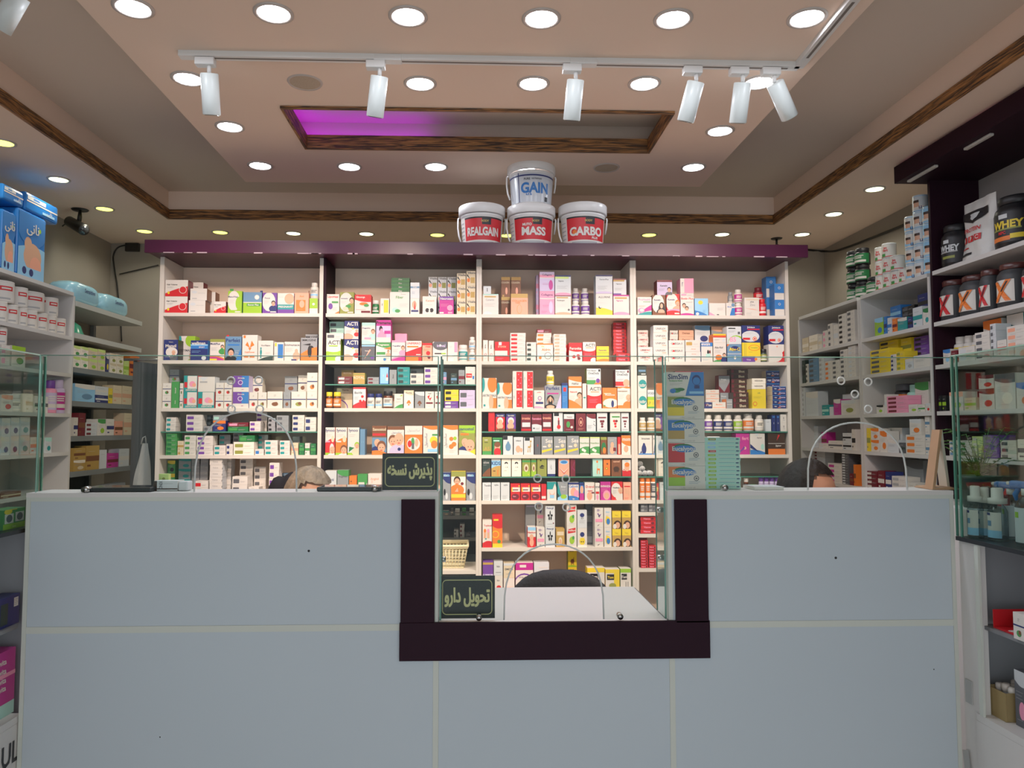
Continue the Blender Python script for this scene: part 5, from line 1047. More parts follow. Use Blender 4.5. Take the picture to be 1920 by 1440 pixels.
back('s1', 570, 'top shelf', 3, '1195-1222 ptw@35;1223-1248.6 hlad@39+drkl@29[1232-1261];1249.4-1274.8 rlad@41;1275.6-1301.4 moth@37+FWp@6+pnkt@28;1302-1328 tblu@33;1329-1360.4 wlow@24;1361-1378 wblu@24.5;1379-1394 !bWWm@25.5*2;1366-1377/2 !bxxx@25*2;1395.6-1423.6 zinc@35;1424.4-1438.8 !brrr@33;1416-1434/2 !bRRr@30*2;1452.4-1473 blcu@31*2;1437-1456/2 blcu@40*2')
back('s2', 655, 'second shelf', 3, '1196-1224 uzin@14*2;1196-1216/2 uzin@12.4*5;1225-1253 uflx@13.8*5;1253.6-1284 uomg@13.6*3;1256-1272/2 uomg@12.4*5;1272.6-1301/2 tanf@12.5*5;1285-1313.6 whor@9.6*3+FWY@12.5;1303-1332/2 Uzun@36*2;1314.4-1336.4 emo@37;1337-1362 kidg@36.5+olir@17;1334-1359/2 Uxks@35*2;1363-1390.6 absc@34+bfiv@34;1391.4-1426 purt@11+yvit@26+jnt@33;1427-1440 !jdKO@25;1441-1470.6 wrcu@34+jnt@36')
back('s3', 750, 'third shelf', 3, '1196-1213 grou@31*2+dksl@18;1214-1231.5 limev@22+vod@13;1266-1319 dkpl@14*5;1320.6-1334.6 nvpl@12;1335.4-1361 wrl@12;1323-1351/2 wrl@9*4;1361.6-1373.6 copg@18;1348-1369/2 mshl@32*2;1374.4-1404 shov@10.2*3;1371-1404/2 shov@9.4*8;1410-1436.4 yelk@37+niso@10*2;1437-1463/2 bpl@12*6;1448-1474.5 bpl@8.3*5')
back('g1', 795, 'upper glass shelf', 3, '1199-1213 !bWWY@26;1213.8-1230.5 !bWWY@26;1322.6-1338.4 !bWWv@31;1339.8-1357.6 !bWWn@31;1358.4-1376.6 !bWWn@31;1377.6-1395 !bWWg@31;1395.8-1417 !bWWo@33;1417.8-1434.6 !bWWi@31;1435.6-1446 Xzz@23;1447-1454.6 bslim@31;1455.4-1462.4 bslim@31;1463.2-1475 wsq@16*2', depth=.06)
back('s4', 840, 'fourth shelf', 3, '1197-1223 mann@36;1224-1233.6 mann@36;1326-1350 XzW@34;1360-1379 !jWWz@25;1380-1405.6 magt@40;1406.4-1434.6 apic@40;1440-1472.5 brno@41')
back('s5', 905, 'fifth shelf', 3, '1200-1210 !tWoo@41;1210.8-1220.4 !tWoo@41;1221-1231.4 !tWoA@41;1396-1405 !thWh@40;1407-1421 !jgjg@28;1424-1433.4 !tlvl@47;1434-1443.4 !tlvl@47;1444-1453.4 !tlvl@47;1454-1463 !tlvl@47')
back('b6', 955, 'low niche', 3, '1201-1215.4 FAx@7.5*2;1216-1231 FAx@7.5*2')
row(BK, LZ['b7']+.0, 990, 'shelf under the niche', BAYN[3], '1201-1231 redf@7.8*4')
row(BK, LZ['b8'], 1040, 'lowest niche', BAYN[3], '1201-1215.4 redf@5*10;1216-1231 redf@5*8;1202-1214/2 redf@5*10')
# ------------------------------------------------------------------ buckets on the canopy
M_bk = mat('bucket_white', 'e9e5e2', .3, spec=.5); M_bkl = mat('bucket_label_silver', 'c9cdd4', .25, spec=.6)
def bucket(px0, px1, pyt, z0, Y, label, word, blue=False):
    xa, zt = onY(px0, pyt, Y); xb, _ = onY(px1, pyt, Y); r = (xb-xa)/2; h = zt-z0; cx = (xa+xb)/2
    t = empty('supplement_bucket', label, 'bucket', (cx, Y, z0+.0004), group='white supplement buckets on the canopy')
    def R(z): return r*(.80+.13*z/h)
    b = child(t, 'pail'); b.lathe([(0, .001), (R(0)*.97, .001), (R(0), .006), (R(.72*h), .72*h), (R(.72*h)*1.03, .73*h), (R(.76*h)*1.03, .77*h), (0, .78*h)], M_bk, 40); b.done()
    b = child(t, 'lid'); b.lathe([(0, .97*h), (r*.86, .97*h), (r*.9, h), (r*.985, h), (r, .985*h), (r, .80*h), (r*.97, .785*h), (r*.9, .785*h)], M_bk, 40)
    for k in range(12):
        a = 2*PI*k/12; b.box(0, 0.0001, 0, .0001, .8*h, .8001*h, M_bk)
    b.done()
    b = child(t, 'label_wrap', 'silver label with blue lines' if blue else 'red label')
    bw = pm('W'); m0 = M_bkl if blue else pm('r')
    def band(z0_, z1_, a0, a1, m, k):
        e = .0012+.0005*k; b.lathe([(R(z0_)+e, z0_), (R(z1_)+e, z1_)], m, 24, a0=a0, a1=a1)
    if blue:
        band(.04*h, .70*h, -PI*.98, -PI*.02, M_bkl, 0); band(.63*h, .665*h, -PI*.98, -PI*.02, pm('n'), 1); band(.04*h, .72*h, -PI*.73, -PI*.715, pm('n'), 1)
        b.text('GAIN', .012, .36*h, 0, .25*h, pm('b'), maxw=r*1.2, wrap=lambda z: R(z)+.0026)
        b.text('PURE', -.03, .56*h, 0, .05*h, pm('A'), wrap=lambda z: R(z)+.0026); b.text('NUTRITION', .02, .565*h, 0, .035*h, pm('A'), wrap=lambda z: R(z)+.0026)
        b.text('6.5 lb', -.02, .21*h, 0, .05*h, pm('b'), wrap=lambda z: R(z)+.0026); band(.06*h, .17*h, -PI*.30, -PI*.24, pm('K'), 1)
    else:
        band(.03*h, .70*h, -PI*.98, -PI*.02, bw, 0); band(.15*h, .66*h, -PI*.80, -PI*.12, pm('r'), 1); band(.645*h, .68*h, -PI*.80, -PI*.12, pm('K'), 2)
        band(.50*h, .66*h, -PI*.50, -PI*.36, pm('K'), 3)
        b.text('BODY', .016, .58*h, 0, .05*h, pm('Y'), wrap=lambda z: R(z)+.0036); b.text(word, .006, .345*h, 0, .20*h, pm('W'), maxw=r*1.45, wrap=lambda z: R(z)+.0032)
        if word == 'MASS': b.text('MUTO', -.03, .50*h, 0, .06*h, pm('W'), wrap=lambda z: R(z)+.0032)
        if word == 'CARBO':
            b.text('PLUS', .05, .2*h, 0, .055*h, pm('W'), wrap=lambda z: R(z)+.0032)
            an = -PI*.75; 
            for i_ in range(7):
                a_ = 2*PI*i_/7; b.text('O', -.056+.006*math.cos(a_), .33*h+.006*math.sin(a_), 0, .05*h, pm('o'), wrap=lambda z: R(z)+.003)
        band(.06*h, .12*h, -PI*.72, -PI*.3, pm('a'), 1)
        for q in range(5): band((.2+.09*q)*h, (.225+.09*q)*h, -PI*.95, -PI*.83, pm('a'), 1)
    b.done()
    b = child(t, 'handle'); n = 16
    b.tube([((r+.007)*math.cos(PI*i/n), -.35*r*math.sin(PI*i/n)-.002 if False else (r+.004)*.25*math.sin(PI*i/n)*-1, .74*h-.62*h*math.sin(PI*i/n)*.0-(.0)) for i in range(0)] or
           [(-r*.99, 0, .76*h), (-r*1.02, -.01, .72*h), (-r*1.025, -.02, .5*h), (-r*.98, -.03, .3*h), (-r*.90, -.035, .16*h)], .0042, M_bk, 8); b.done()
    b = child(t, 'handle'); b.tube([(r*.99, 0, .76*h), (r*1.02, .0, .72*h), (r*1.01, .02, .55*h), (r*.98, .03, .42*h)], .0042, M_bk, 8); b.done()
    return t
bz = CANZ
bucket(860, 947, 391, bz, 3.86, 'white lidded bucket with red label reading REALGAIN, lower row', 'REALGAIN')
bucket(951, 1041, 392, bz, 3.84, 'white lidded bucket with red label reading MASS, under another bucket', 'MASS')
bucket(1047, 1137, 390, bz, 3.85, 'white lidded bucket with red label reading CARBO, lower row', 'CARBO')
zt_ = onY(996, 392, 3.84)[1]
bucket(951, 1041, 313, zt_+.0005, 3.84, 'white lidded bucket with blue GAIN lettering on top of another bucket', 'GAIN', True)

# ------------------------------------------------------------------ office chair behind the window
cxx, cz = onY(1049, 1067, 2.98)
t = empty('office_chair', 'black padded office chair behind the service window', 'chair', (cxx, 2.98, 0))
M_ch = mat('black_fabric', '1b1c20', .6, spec=.3, bump=.2, nscale=80)
b = child(t, 'backrest'); bm = bmesh.new(); bmesh.ops.create_uvsphere(bm, u_segments=28, v_segments=16, radius=1)
for v in bm.verts:
    x, y, z = v.co
    f = lambda q: math.copysign(abs(q)**.75, q)
    v.co = (f(x)*.225, y*.045+.05*(abs(x)**2)*-1, f(z)*.25)
bmesh.ops.translate(bm, vec=(0, 0, cz-.25), verts=bm.verts); b.bm(bm, M_ch, True); b.done()
b = child(t, 'seat'); bm = bmesh.new(); bmesh.ops.create_uvsphere(bm, u_segments=24, v_segments=12, radius=1)
for v in bm.verts: v.co = (math.copysign(abs(v.co.x)**.6, v.co.x)*.23, math.copysign(abs(v.co.y)**.6, v.co.y)*.21+.24, v.co.z*.05+.45)
b.bm(bm, M_ch, True); b.done()
b = child(t, 'back_bar'); b.tube([(0, .05, cz-.35), (0, .07, .5), (0, .12, .41), (0, .24, .40)], .016, M_black, 8); b.done()
b = child(t, 'gas_column'); b.cyl((0, .24, .12), (0, .24, .41), .025, M_black, 14); b.done()
for k in range(5):
    a = 2*PI*k/5+.3; q = (.27*math.cos(a), .24+.27*math.sin(a))
    lg = child(t, 'leg'); lg.tube([(0, .24, .13), (q[0], q[1], .075)], [.022, .014], M_black, 8); lg = lg.done()
    b = child(lg, 'caster'); b.cyl((q[0]-.012, q[1], .03), (q[0]+.012, q[1], .03), .03, M_black, 14); b.done()

# ------------------------------------------------------------------ plastic basket
M_bas = mat('cream_plastic', 'e6d8ae', .35, spec=.45)
bx0, bzt = onY(806, 1022, 3.84); bx1, _ = onY(877, 1022, 3.84); z0 = LZ['bk']; w_ = bx1-bx0; h_ = bzt-z0; D_ = .17
t = empty('plastic_basket', 'cream latticed plastic basket on the low shelf beside the window sign', 'basket', ((bx0+bx1)/2, 3.845, z0+.0006))
b = child(t, 'lattice_wall')
def ring(f, z): return [(-w_/2*f, D_/2*(1-f)), (w_/2*f, D_/2*(1-f)), (w_/2*f, D_-D_/2*(1-f)), (-w_/2*f, D_-D_/2*(1-f))]
nx, nz = 10, 6
r0, r1 = ring(.80, 0), ring(.97, 1)
for s_ in range(4):
    a0, a1 = r0[s_], r0[(s_+1) % 4]; c0, c1 = r1[s_], r1[(s_+1) % 4]
    for i in range(nx+1):
        f = i/nx; p = Vector((a0[0]+(a1[0]-a0[0])*f, a0[1]+(a1[1]-a0[1])*f, .004)); q = Vector((c0[0]+(c1[0]-c0[0])*f, c0[1]+(c1[1]-c0[1])*f, h_*.86)); b.tube([p, q], .0026, M_bas, 4)
    for j in range(nz+1):
        g_ = j/nz; p = Vector((a0[0]+(c0[0]-a0[0])*g_, a0[1]+(c0[1]-a0[1])*g_, .004+h_*.85*g_)); q = Vector((a1[0]+(c1[0]-a1[0])*g_, a1[1]+(c1[1]-a1[1])*g_, .004+h_*.85*g_)); b.tube([p, q], .0026, M_bas, 4)
b.done()
b = child(t, 'base'); b.box(-w_*.4, w_*.4, D_*.1, D_*.9, .0002, .004, M_bas); b.done()
b = child(t, 'rim'); rr1 = ring(1.0, 1); b.tube([(x, y, h_*.93) for x, y in rr1]+[], .0085, M_bas, 8, closed=True); b.tube([(x*.98, y, h_*.87) for x, y in rr1], .006, M_bas, 8, closed=True); b.done()

# lying tubes in the rightmost bay, glass shelf
r = .0135*1.0
xx0 = onY(1204, 885, YF+.03)[0]; zb = LZ['g2']+.0004
for i, (dx, lv) in enumerate([(0, 0), (.0275, 0), (.055, 0), (.0138, 1), (.0035, 2)]):
    z = zb+r+lv*.0238
    o = MB(); o.tube([(0, .001, 0), (0, .10, 0)], r*.98, pm('z'), 18); o.tube([(0, 0, 0), (0, .0012, 0)], r*.8, pm('a'), 18)
    ob = o.build('tablet_tube', None, (xx0+dx-.012, YF+.03, z), 0, label=f'grey lying tube end-on, {["bottom first","bottom second","bottom third","middle tier","topmost"][i]} of the pyramid, lower glass shelf, rightmost bay', category='tube', group='lying tubes in the rightmost bay')

# ------------------------------------------------------------------ things standing on the counter
CZ = ztop
def tray(px0, px1, pyt, pyb, Y, name, cols, tag, plain=False, z=None, prev=[0]):
    x0, zt = onY(px0, pyt, Y); x1, zb = onY(px1, pyb, Y); return x0, x1, zb, zt
YS = 2.262
seg = [(699, 739), (743, 782), (788, 827), (833, 872), (878, 917)]
x0 = onY(1251, 800, YS)[0]; x1 = onY(1321, 800, YS)[0]; wd = x1-x0
zz = CZ+.0005
hts = [(b_-a_+3)/F*YS for a_, b_ in seg][::-1]
total = onY(1286, 698, YS)[1]-zz; k_ = total/sum(hts)
lk = [('orange corner and green leaves', 'o', 'g', 'Eucalyptus'), ('crimson corner', 'r', 'r', 'Eucalyptus'), ('blue corner and amber honey', 'b', 'Y', 'Eucalyptus'), ('yellow corner and lemon leaves', 'O', 'y', 'Eucalyptus')]
for i in range(5):
    h = hts[i]*k_
    b = MB(); W2 = wd/2
    if i < 4:
        desc, c1, c2, word = lk[i]
        b.box(-W2, W2, 0, .055, 0, h-.0004, pm('T'), {0: pm('W')})
        art(b, f'r2,14,46,96{c1} r2,14,46,50{c2} o42,76,28,18G o46,72,30,15b t46,70,25W{word} o26,34,14,12{c2} c76,46,7A c76,46,5W r74,42,78,50A r72,45,80,47A l56,30,30,2u r0,0,100,13W', wd, h)
        b.text('\ufe96\ufed3\ufe8e\ufeb0\ufe95 \ufe96\ufea8\ufebb \ufea9\ufead\ufe8d\ufea9', .004, h*.065, -.0036, h*.075, pm('A'), maxw=wd*.8)
        nm, lab = 'soap_display_box', f'eucalyptus display box, {desc}, {["lowest","second-up","third-up","fourth-up"][i]} behind the right screen'
    else:
        b.box(-W2, W2, 0, .055, 0, h-.0004, pm('T'), {0: pm('W')})
        art(b, 'q50,0,100,0,100,100b q66,100,50,0,100,100b r66,0,100,100b o80,66,12,22n o80,62,10,16b r74,30,88,44n t30,80,22nSimSim t24,62,8jEucalyptus_blend l8,52,34,2a o24,22,14,10j o36,26,12,7G o16,20,8,10b r60,8,98,18s', wd, h)
        nm, lab = 'soap_display_box', 'white and blue SimSim-lettered box with a head profile, topmost of the display'.replace('SimSim-lettered ', '')
    b.build(nm, None, ((x0+x1)/2, YS, zz), 0, label=lab, category='display box', group='display boxes stacked behind the right screen')
    zz += h+.0002
SIMZ = zz
x0 = onY(1323, 870, YS)[0]; x1 = onY(1389, 870, YS)[0]; wd = x1-x0; zz = CZ+.0005
zt = onY(1350, 820, YS)[1]; n = 13; h = (zt-zz)/n
for i in range(n):
    b = MB(); c = 'g' if i < 9 else 'r' if i == 9 else 's' if i < 12 else 'O'
    b.box(-wd/2, wd/2, 0, .056, 0, h-.0005, pm('T'), {4: pm('W')}); art(b, f'P20,50,11,26{c} r14,46,28,54W l40,60,44,1u o92,56,5,14n r0,92,100,100W', wd, h)
    b.build('soap_carton', None, ((x0+x1)/2+random.uniform(-.002, .002), YS+.002, zz), 0, label=f'flat mint carton, {CNAME[c]} label, {ORD[i]}-up in the pile beside the display boxes' if i else f'flat mint carton, {CNAME[c]} label, lowest in the pile beside the display boxes', category='carton', group='flat mint cartons piled on the counter')
    zz += h
# notepad
x0, y0 = onZ(1424, 921, CZ); x1, _ = onZ(1480, 921, CZ)
t = empty('notepad', 'white paper pad lying flat on the right counter top', 'paper', (0, 0, CZ+.0004))
b = child(t, 'sheet_block'); b.box(x0, x1, 2.225, 2.322, 0, .008, pm('W')); b.done()
b = child(t, 'top_sheet'); b.poly([(x0+.004, 2.232, .0086), (x1+.006, 2.229, .0086), (x1+.004, 2.318, .0086), (x0+.002, 2.32, .0086)], pm('z')); b.done()
# white and brown carton lying on the left counter
x0, _ = onY(288, 910, 2.25); x1, _ = onY(333, 910, 2.25); hz = onY(300, 902, 2.25)[1]-CZ
b = MB(); w2 = (x1-x0)/2; b.box(-w2, w2, 0, .05, 0, hz, pm('z'), {1: pm('W')}); art(b, 'r0,14,100,26h r0,0,14,100h v30,58,14ACINEX l40,70,40,1a', x1-x0, hz)
b.build('counter_carton', None, ((x0+x1)/2, 2.25, CZ+.0005), 0, label='white carton with brown edges lying on the left counter top', category='carton')
x0, _ = onY(334, 910, 2.25); x1, _ = onY(352, 910, 2.25); hz = onY(300, 903, 2.25)[1]-CZ
b = MB(); w2 = (x1-x0)/2; b.bbox(-w2, w2, 0, .04, 0, hz, pm('z'), .004)
b.build('counter_carton', None, ((x0+x1)/2, 2.25, CZ+.0005), 0, label='plain white upright carton beside the brown-edged one on the counter', category='carton')
x0, zt = onY(298, 889, 2.303); x1, _ = onY(316, 889, 2.303)
b = MB(); w2 = (x1-x0)/2; b.box(-w2, w2, 0, .018, 0, zt-CZ, pm('L')); art(b, 'o50,70,16,8O l20,40,50,3O', x1-x0, zt-CZ)
b.build('counter_carton', None, ((x0+x1)/2, 2.303, CZ+.0005), 0, label='yellow-green carton standing behind the brown-edged carton on the counter', category='carton')
for px0, px1, lab in ((152, 284, 'black flat keyboard tray behind the left screen'), (594, 714, 'black flat tablet lying beside the prescription sign')):
    x0 = onY(px0, 920, 2.22)[0]; x1 = onY(px1, 920, 2.22)[0]
    t = empty('flat_tablet', lab, 'device', ((x0+x1)/2, 2.216, CZ+.0006)); hw = (x1-x0)/2
    b = child(t, 'body'); b.bbox(-hw, hw, 0, .1, 0, .012, M_black, .003); b.done()
    b = child(t, 'screen_face'); b.box(-hw+.008, hw-.008, .008, .092, .0121, .0126, mat('dark_screen', '20242a', .1, spec=.6)); b.done()
# wooden A-frame card stand
M_lw = mat('light_wood', 'b98a68', .5, noise=.3, nscale=14)
x0, zt = onY(1757, 806, 2.265); xa, _ = onY(1738, 920, 2.25); xb, _ = onY(1781, 920, 2.27)
t = empty('card_stand', 'narrow wooden A-shaped card stand on the right end of the counter', 'stand', (x0, 2.265, CZ+.0006)); H_ = zt-CZ
for dx, dy, lab in ((xa-x0, -.03, None), (xb-x0, .03, None)):
    b = child(t, 'leg_board'); e = .004
    b.add([(-e, -.02, H_), (e, -.02, H_), (e, .02, H_), (-e, .02, H_), (dx-e, dy-.02, 0), (dx+e, dy-.02, 0), (dx+e, dy+.02, 0), (dx-e, dy+.02, 0)],
          [(0,1,2,3), (7,6,5,4), (0,4,5,1), (1,5,6,2), (2,6,7,3), (3,7,4,0)], M_lw if dx < 0 else mat('pale_board', 'cfc4b4', .5)); b.done()
b = child(t, 'foot_strip'); b.add([(xa-x0, -.05, 0), (xb-x0, -.05, 0), (xb-x0, .05, 0), (xa-x0, .05, 0), (xa-x0, -.05, .003), (0, -.05, .009), (xb-x0, -.05, .003), (xb-x0, .05, .003), (0, .05, .009), (xa-x0, .05, .003)],
      [(0,1,6,5,4), (3,9,8,7,2), (4,5,8,9), (5,6,7,8), (0,3,2,1), (1,2,7,6), (0,4,9,3)], M_lw); b.done()

# ------------------------------------------------------------------ seated people behind the counter
M_skin = mat('skin', 'c98d70', .5, spec=.3); M_hairD = mat('dark_hair', '15100d', .6, spec=.15, bump=.5, nscale=60); M_hairG = mat('ash_hair', '8a7660', .5, spec=.4, noise=.9, nscale=38, bump=.8)
M_coatK = mat('black_cloth', '18171b', .8, spec=.1); M_coatW = mat('white_coat', 'cfcfcc', .7, spec=.15)
def person(label, hx, hy, htop, cloth, hairm, facing, tilt, brow=False, collar=False):
    """seated figure bowed over the desk; facing = rotation about z (0 looks to the viewer, -y)"""
    t = empty('person', label, 'person', (hx, hy, 0))
    hc = htop-.115                                   # head centre
    def skin_mesh(nodes, edges, m, name, lab=None, levels=2, root=0):
        me = bpy.data.meshes.new(name); me.from_pydata([n[0] for n in nodes], edges, []); o = bpy.data.objects.new(name, me); COL.objects.link(o); o.parent = t
        o.rotation_euler = (0, 0, facing)
        md = o.modifiers.new('Skin', 'SKIN'); sv = me.skin_vertices[0].data
        for i, n in enumerate(nodes): sv[i].radius = (n[1], n[1]) if not isinstance(n[1], tuple) else n[1]
        sv[root].use_root = True
        sd = o.modifiers.new('Sub', 'SUBSURF'); sd.levels = levels; sd.render_levels = levels
        me.materials.append(m); md.use_smooth_shade = True
        if lab: o['label'] = lab
        return o
    fz = hc
    N = [((0, .14, .50), .13), ((0, .13, .62), .12), ((0, .09, .80), (.15, .10)), ((0, .06, .95), (.16, .10)), ((0, .04, 1.02), .06), ((0, .01, hc-.06), .052), ((0, -.005, hc), .07),
         ((-.17, .06, .93), .06), ((-.22, -.02, .78), .045), ((-.16, -.20, .80), .035), ((-.12, -.25, .80), .028), ((.17, .06, .93), .06), ((.22, -.02, .78), .045), ((.16, -.20, .80), .035), ((.12, -.25, .80), .028),
         ((-.10, .12, .48), .085), ((-.12, -.22, .48), .065), ((-.12, -.24, .10), .045), ((-.12, -.34, .04), .035), ((.10, .12, .48), .085), ((.12, -.22, .48), .065), ((.12, -.24, .10), .045), ((.12, -.34, .04), .035)]
    Ed = [(0,1),(1,2),(2,3),(3,4),(4,5),(5,6),(3,7),(7,8),(8,9),(9,10),(3,11),(11,12),(12,13),(13,14),(0,15),(15,16),(16,17),(17,18),(0,19),(19,20),(20,21),(21,22)]
    for s_, wr in ((-1, 10), (1, 14)):
        bx_, by_, bz_ = N[wr][0]
        for k in range(4):
            i0 = len(N); xk = bx_+(-.024+.016*k)
            L = (.05, .062, .065, .052)[k]
            N += [((xk, by_-.055, bz_), .009), ((xk, by_-.055-L*.55, bz_-.006), .008), ((xk, by_-.055-L, bz_-.02), .007)]
            Ed += [(wr, i0), (i0, i0+1), (i0+1, i0+2)]
        i0 = len(N); N += [((bx_-s_*.035, by_-.02, bz_-.004), .010), ((bx_-s_*.045, by_-.055, bz_-.012), .009)]; Ed += [(wr, i0), (i0, i0+1)]
    skin_mesh(N, Ed, M_skin, 'body')
    C = [(N[0][0], .15), (N[1][0], .14), (N[2][0], (.175, .12)), (N[3][0], (.18, .115)), ((0, .05, 1.0), .075), (N[7][0], .08), (N[8][0], .062), (N[9][0], .048), (N[11][0], .08), (N[12][0], .062), (N[13][0], .048)]
    skin_mesh(C, [(0,1),(1,2),(2,3),(3,4),(3,5),(5,6),(6,7),(3,8),(8,9),(9,10)], cloth, 'coat')
    # head with face, bowed forward
    hr = Matrix.Rotation(facing, 4, 'Z') @ Matrix.Rotation(tilt, 4, 'X')
    def hpart(nm, fn, m, parent=None):
        b = MB(); fn(b); o = b.build(nm, t); o.matrix_local = Matrix.Translation((0, 0, 0)) @ Matrix.Rotation(facing, 4, 'Z') @ Matrix.Translation((0, -.02, hc)) @ Matrix.Rotation(tilt, 4, 'X'); return o
    def head(b):
        bm = bmesh.new(); bmesh.ops.create_uvsphere(bm, u_segments=32, v_segments=24, radius=1)
        for v in bm.verts:
            x, y, z = v.co
            w = .074 if z > -.2 else .074*(1-.45*((-z-.2)/.8)**1.3)
            yy = y*(.098 if y > 0 else .094); zz_ = z*.115
            if y < -.6 and abs(x) < .22 and -.45 < z < .1: yy -= .018*(1-abs(x)/.22)*(1-abs(z+.22)/.36 if abs(z+.22) < .36 else 0)
            if y < -.5 and .05 < z < .25 and .2 < abs(x) < .6: yy += .007
            v.co = (x*w, yy, zz_)
        b.bm(bm, M_skin, True)
        for s_ in (-1, 1):
            bm = bmesh.new(); bmesh.ops.create_uvsphere(bm, u_segments=12, v_segments=8, radius=.012); bmesh.ops.translate(bm, vec=(s_*.030, -.083, .012), verts=bm.verts); b.bm(bm, mat('eye_white', 'e8e4de', .2), True)
            bm = bmesh.new(); bmesh.ops.create_uvsphere(bm, u_segments=10, v_segments=6, radius=.006); bmesh.ops.translate(bm, vec=(s_*.030, -.0925, .012), verts=bm.verts); b.bm(bm, M_hairD, True)
            bm = bmesh.new(); bmesh.ops.create_uvsphere(bm, u_segments=12, v_segments=8, radius=1)
            for v in bm.verts: v.co = (v.co.x*.008+s_*.075, v.co.y*.018+.006, v.co.z*.03-.004)
            b.bm(bm, M_skin, True)
            b.tube([(s_*.016, -.097, .030), (s_*.032, -.095, .035), (s_*.048, -.084, .030)], .004, M_hairD, 6)
        b.tube([(-.024, -.086, -.052), (0, -.094, -.050), (.024, -.086, -.052)], [.002, .006, .002], mat('lips', 'a0564c', .5), 8)
    hpart('head', head, M_skin)
    def hair(b):
        bm = bmesh.new(); bmesh.ops.create_uvsphere(bm, u_segments=36, v_segments=26, radius=1)
        rg = random.Random(5)
        for v in bm.verts:
            x, y, z = v.co; k = 1+.03*math.sin(14*math.atan2(x, y+.001)+3*z)
            v.co = (x*.088*k, (y*.104+.010)*k, z*.122*k+.010)
        kill = [f for f in bm.faces if (f.calc_center_median().y < (-.012 if brow else -.035) and f.calc_center_median().z < (.092 if brow else .062)) or f.calc_center_median().z < -.075]
        bmesh.ops.delete(bm, geom=kill, context='FACES'); b.bm(bm, hairm, True)
    hpart('hair', hair, hairm)
    if collar:
        b = child(t, 'raised_collar'); bm = bmesh.new(); bmesh.ops.create_uvsphere(bm, u_segments=24, v_segments=16, radius=1)
        for v in bm.verts: v.co = (v.co.x*.10-.085, v.co.y*.085+.07, v.co.z*.16+hc-.06+.01*math.sin(9*v.co.x))
        b.bm(bm, cloth, True); b.done()
    return t
hx, htop = onY(1503, 869, 2.76)
person('seated person with short dark hair, head bowed behind the right screen', hx, 2.76, htop, M_coatW, M_hairD, 1.15, .22, True)
hx, htop = onY(571, 889, 2.95)
person('seated person with ash-blond hair and black coat, bowed behind the left screen', hx, 2.97, htop+.012, M_coatK, M_hairG, 1.0, .3, True, True)
# the back of the black jacket rising left of the head
x0, zt = onY(540, 894, 2.82)

# ------------------------------------------------------------------ back-room glimpses and corners
# dark curtain at the left end of the run
M_cur = mat('grey_curtain', '53575a', .8, spec=.1)
t = empty('curtain', 'dark grey cloth curtain hanging at the left end of the back shelving', 'curtain', (0, 4.3, 0))
cx0, cz1 = onY(250, 676, 4.3); cx1 = hx0+.03
b = child(t, 'cloth'); n = 40; vs = []; fs = []
for i in range(n+1):
    f = i/n; x = cx0+(cx1-cx0)*f; y = .02*math.sin(f*26)+.008*math.sin(f*61)
    vs += [(x, y, .05), (x+.004*math.sin(f*30), y*.6, cz1-.02*math.sin(f*PI))]
for i in range(n): fs.append((2*i, 2*i+2, 2*i+3, 2*i+1))
b.add(vs, fs, M_cur, True); b.done()
b = child(t, 'rod'); b.cyl((cx0-.05, 0, cz1+.005), (cx1+.02, 0, cz1+.005), .008, M_chrome, 10); b.done()
# dim stock rack seen through the open bottom of the second bay
M_rk = mat('grey_metal_rack', '84898b', .45, metal=.3)
x0 = onY(800, 960, 4.45)[0]; x1 = onY(905, 960, 4.45)[0]
t = empty('stock_rack', 'dim grey metal rack seen through the open bottom of the second bay', 'rack', ((x0+x1)/2, 4.45, 0)); w2 = (x1-x0)/2
rz_ = [onY(870, q, 4.45)[1] for q in (967, 1008, 1052)]
for z in rz_+[.25]:
    b = child(t, 'shelf'); b.box(-w2, w2, 0, .25, z-.02, z, M_rk); b.done()
for sx in (-1, 1):
    for y in (0, .25): b = child(t, 'upright'); b.box(sx*w2-.012, sx*w2+.012, y-.006, y+.006, 0, 1.3, M_rk); b.done()
b = child(t, 'rear_sheet'); b.box(-w2, w2, .262, .27, 0, 1.3, mat('rack_sheet', '3a4043', .6)); b.done()
row(Back(4.45), rz_[0], 960, 'upper rack level', 'dim stock rack', '830-842 Uxte@8;845-850 XAW@12;853-862 Xzx@11;866-874 XjA@12;880-889 XzA@12')
row(Back(4.45), rz_[1], 1000, 'lower rack level', 'dim stock rack', '851-860 FzA@7*2;862-871 FzR@8*3;874-882 XAx@9')
# security camera on the soffit
M_cam = mat('camera_black', '1d1b1a', .4, spec=.4)
x, y = onZ(150, 393, ZS)
t = empty('security_camera', 'black bullet security camera hanging from the soffit above the diaper packs', 'camera', (x, y, ZS))
b = child(t, 'mount_plate'); b.lathe([(0, -.006), (.045, -.006), (.05, 0)], M_cam, 24); b.done()
b = child(t, 'arm'); b.tube([(0, 0, -.005), (0, 0, -.045), (-.003, 0, -.075)], [.008, .013, .013], M_cam, 10); b.done()
tip = onY(160, 432, y-.02); tl = onY(128, 414, y+.04)
b = child(t, 'barrel'); A_ = Vector((tl[0]-x, .04, tl[1]-ZS)); B_ = Vector((tip[0]-x, -.03, tip[1]-ZS)); b.tube([A_, A_+(B_-A_)*.05, A_+(B_-A_)*.95, B_], [.026, .032, .036, .034], M_cam, 18); b.done()
b = child(t, 'lens'); b.tube([B_, B_+(B_-A_).normalized()*.002], .024, mat('lens_glass', '2a2c30', .1, spec=.7), 16); b.done()
x, y = onZ(1456, 447, ZS)
t = empty('security_camera', 'small black disc-mounted camera above the right end of the canopy', 'camera', (x, y-.0, ZS))
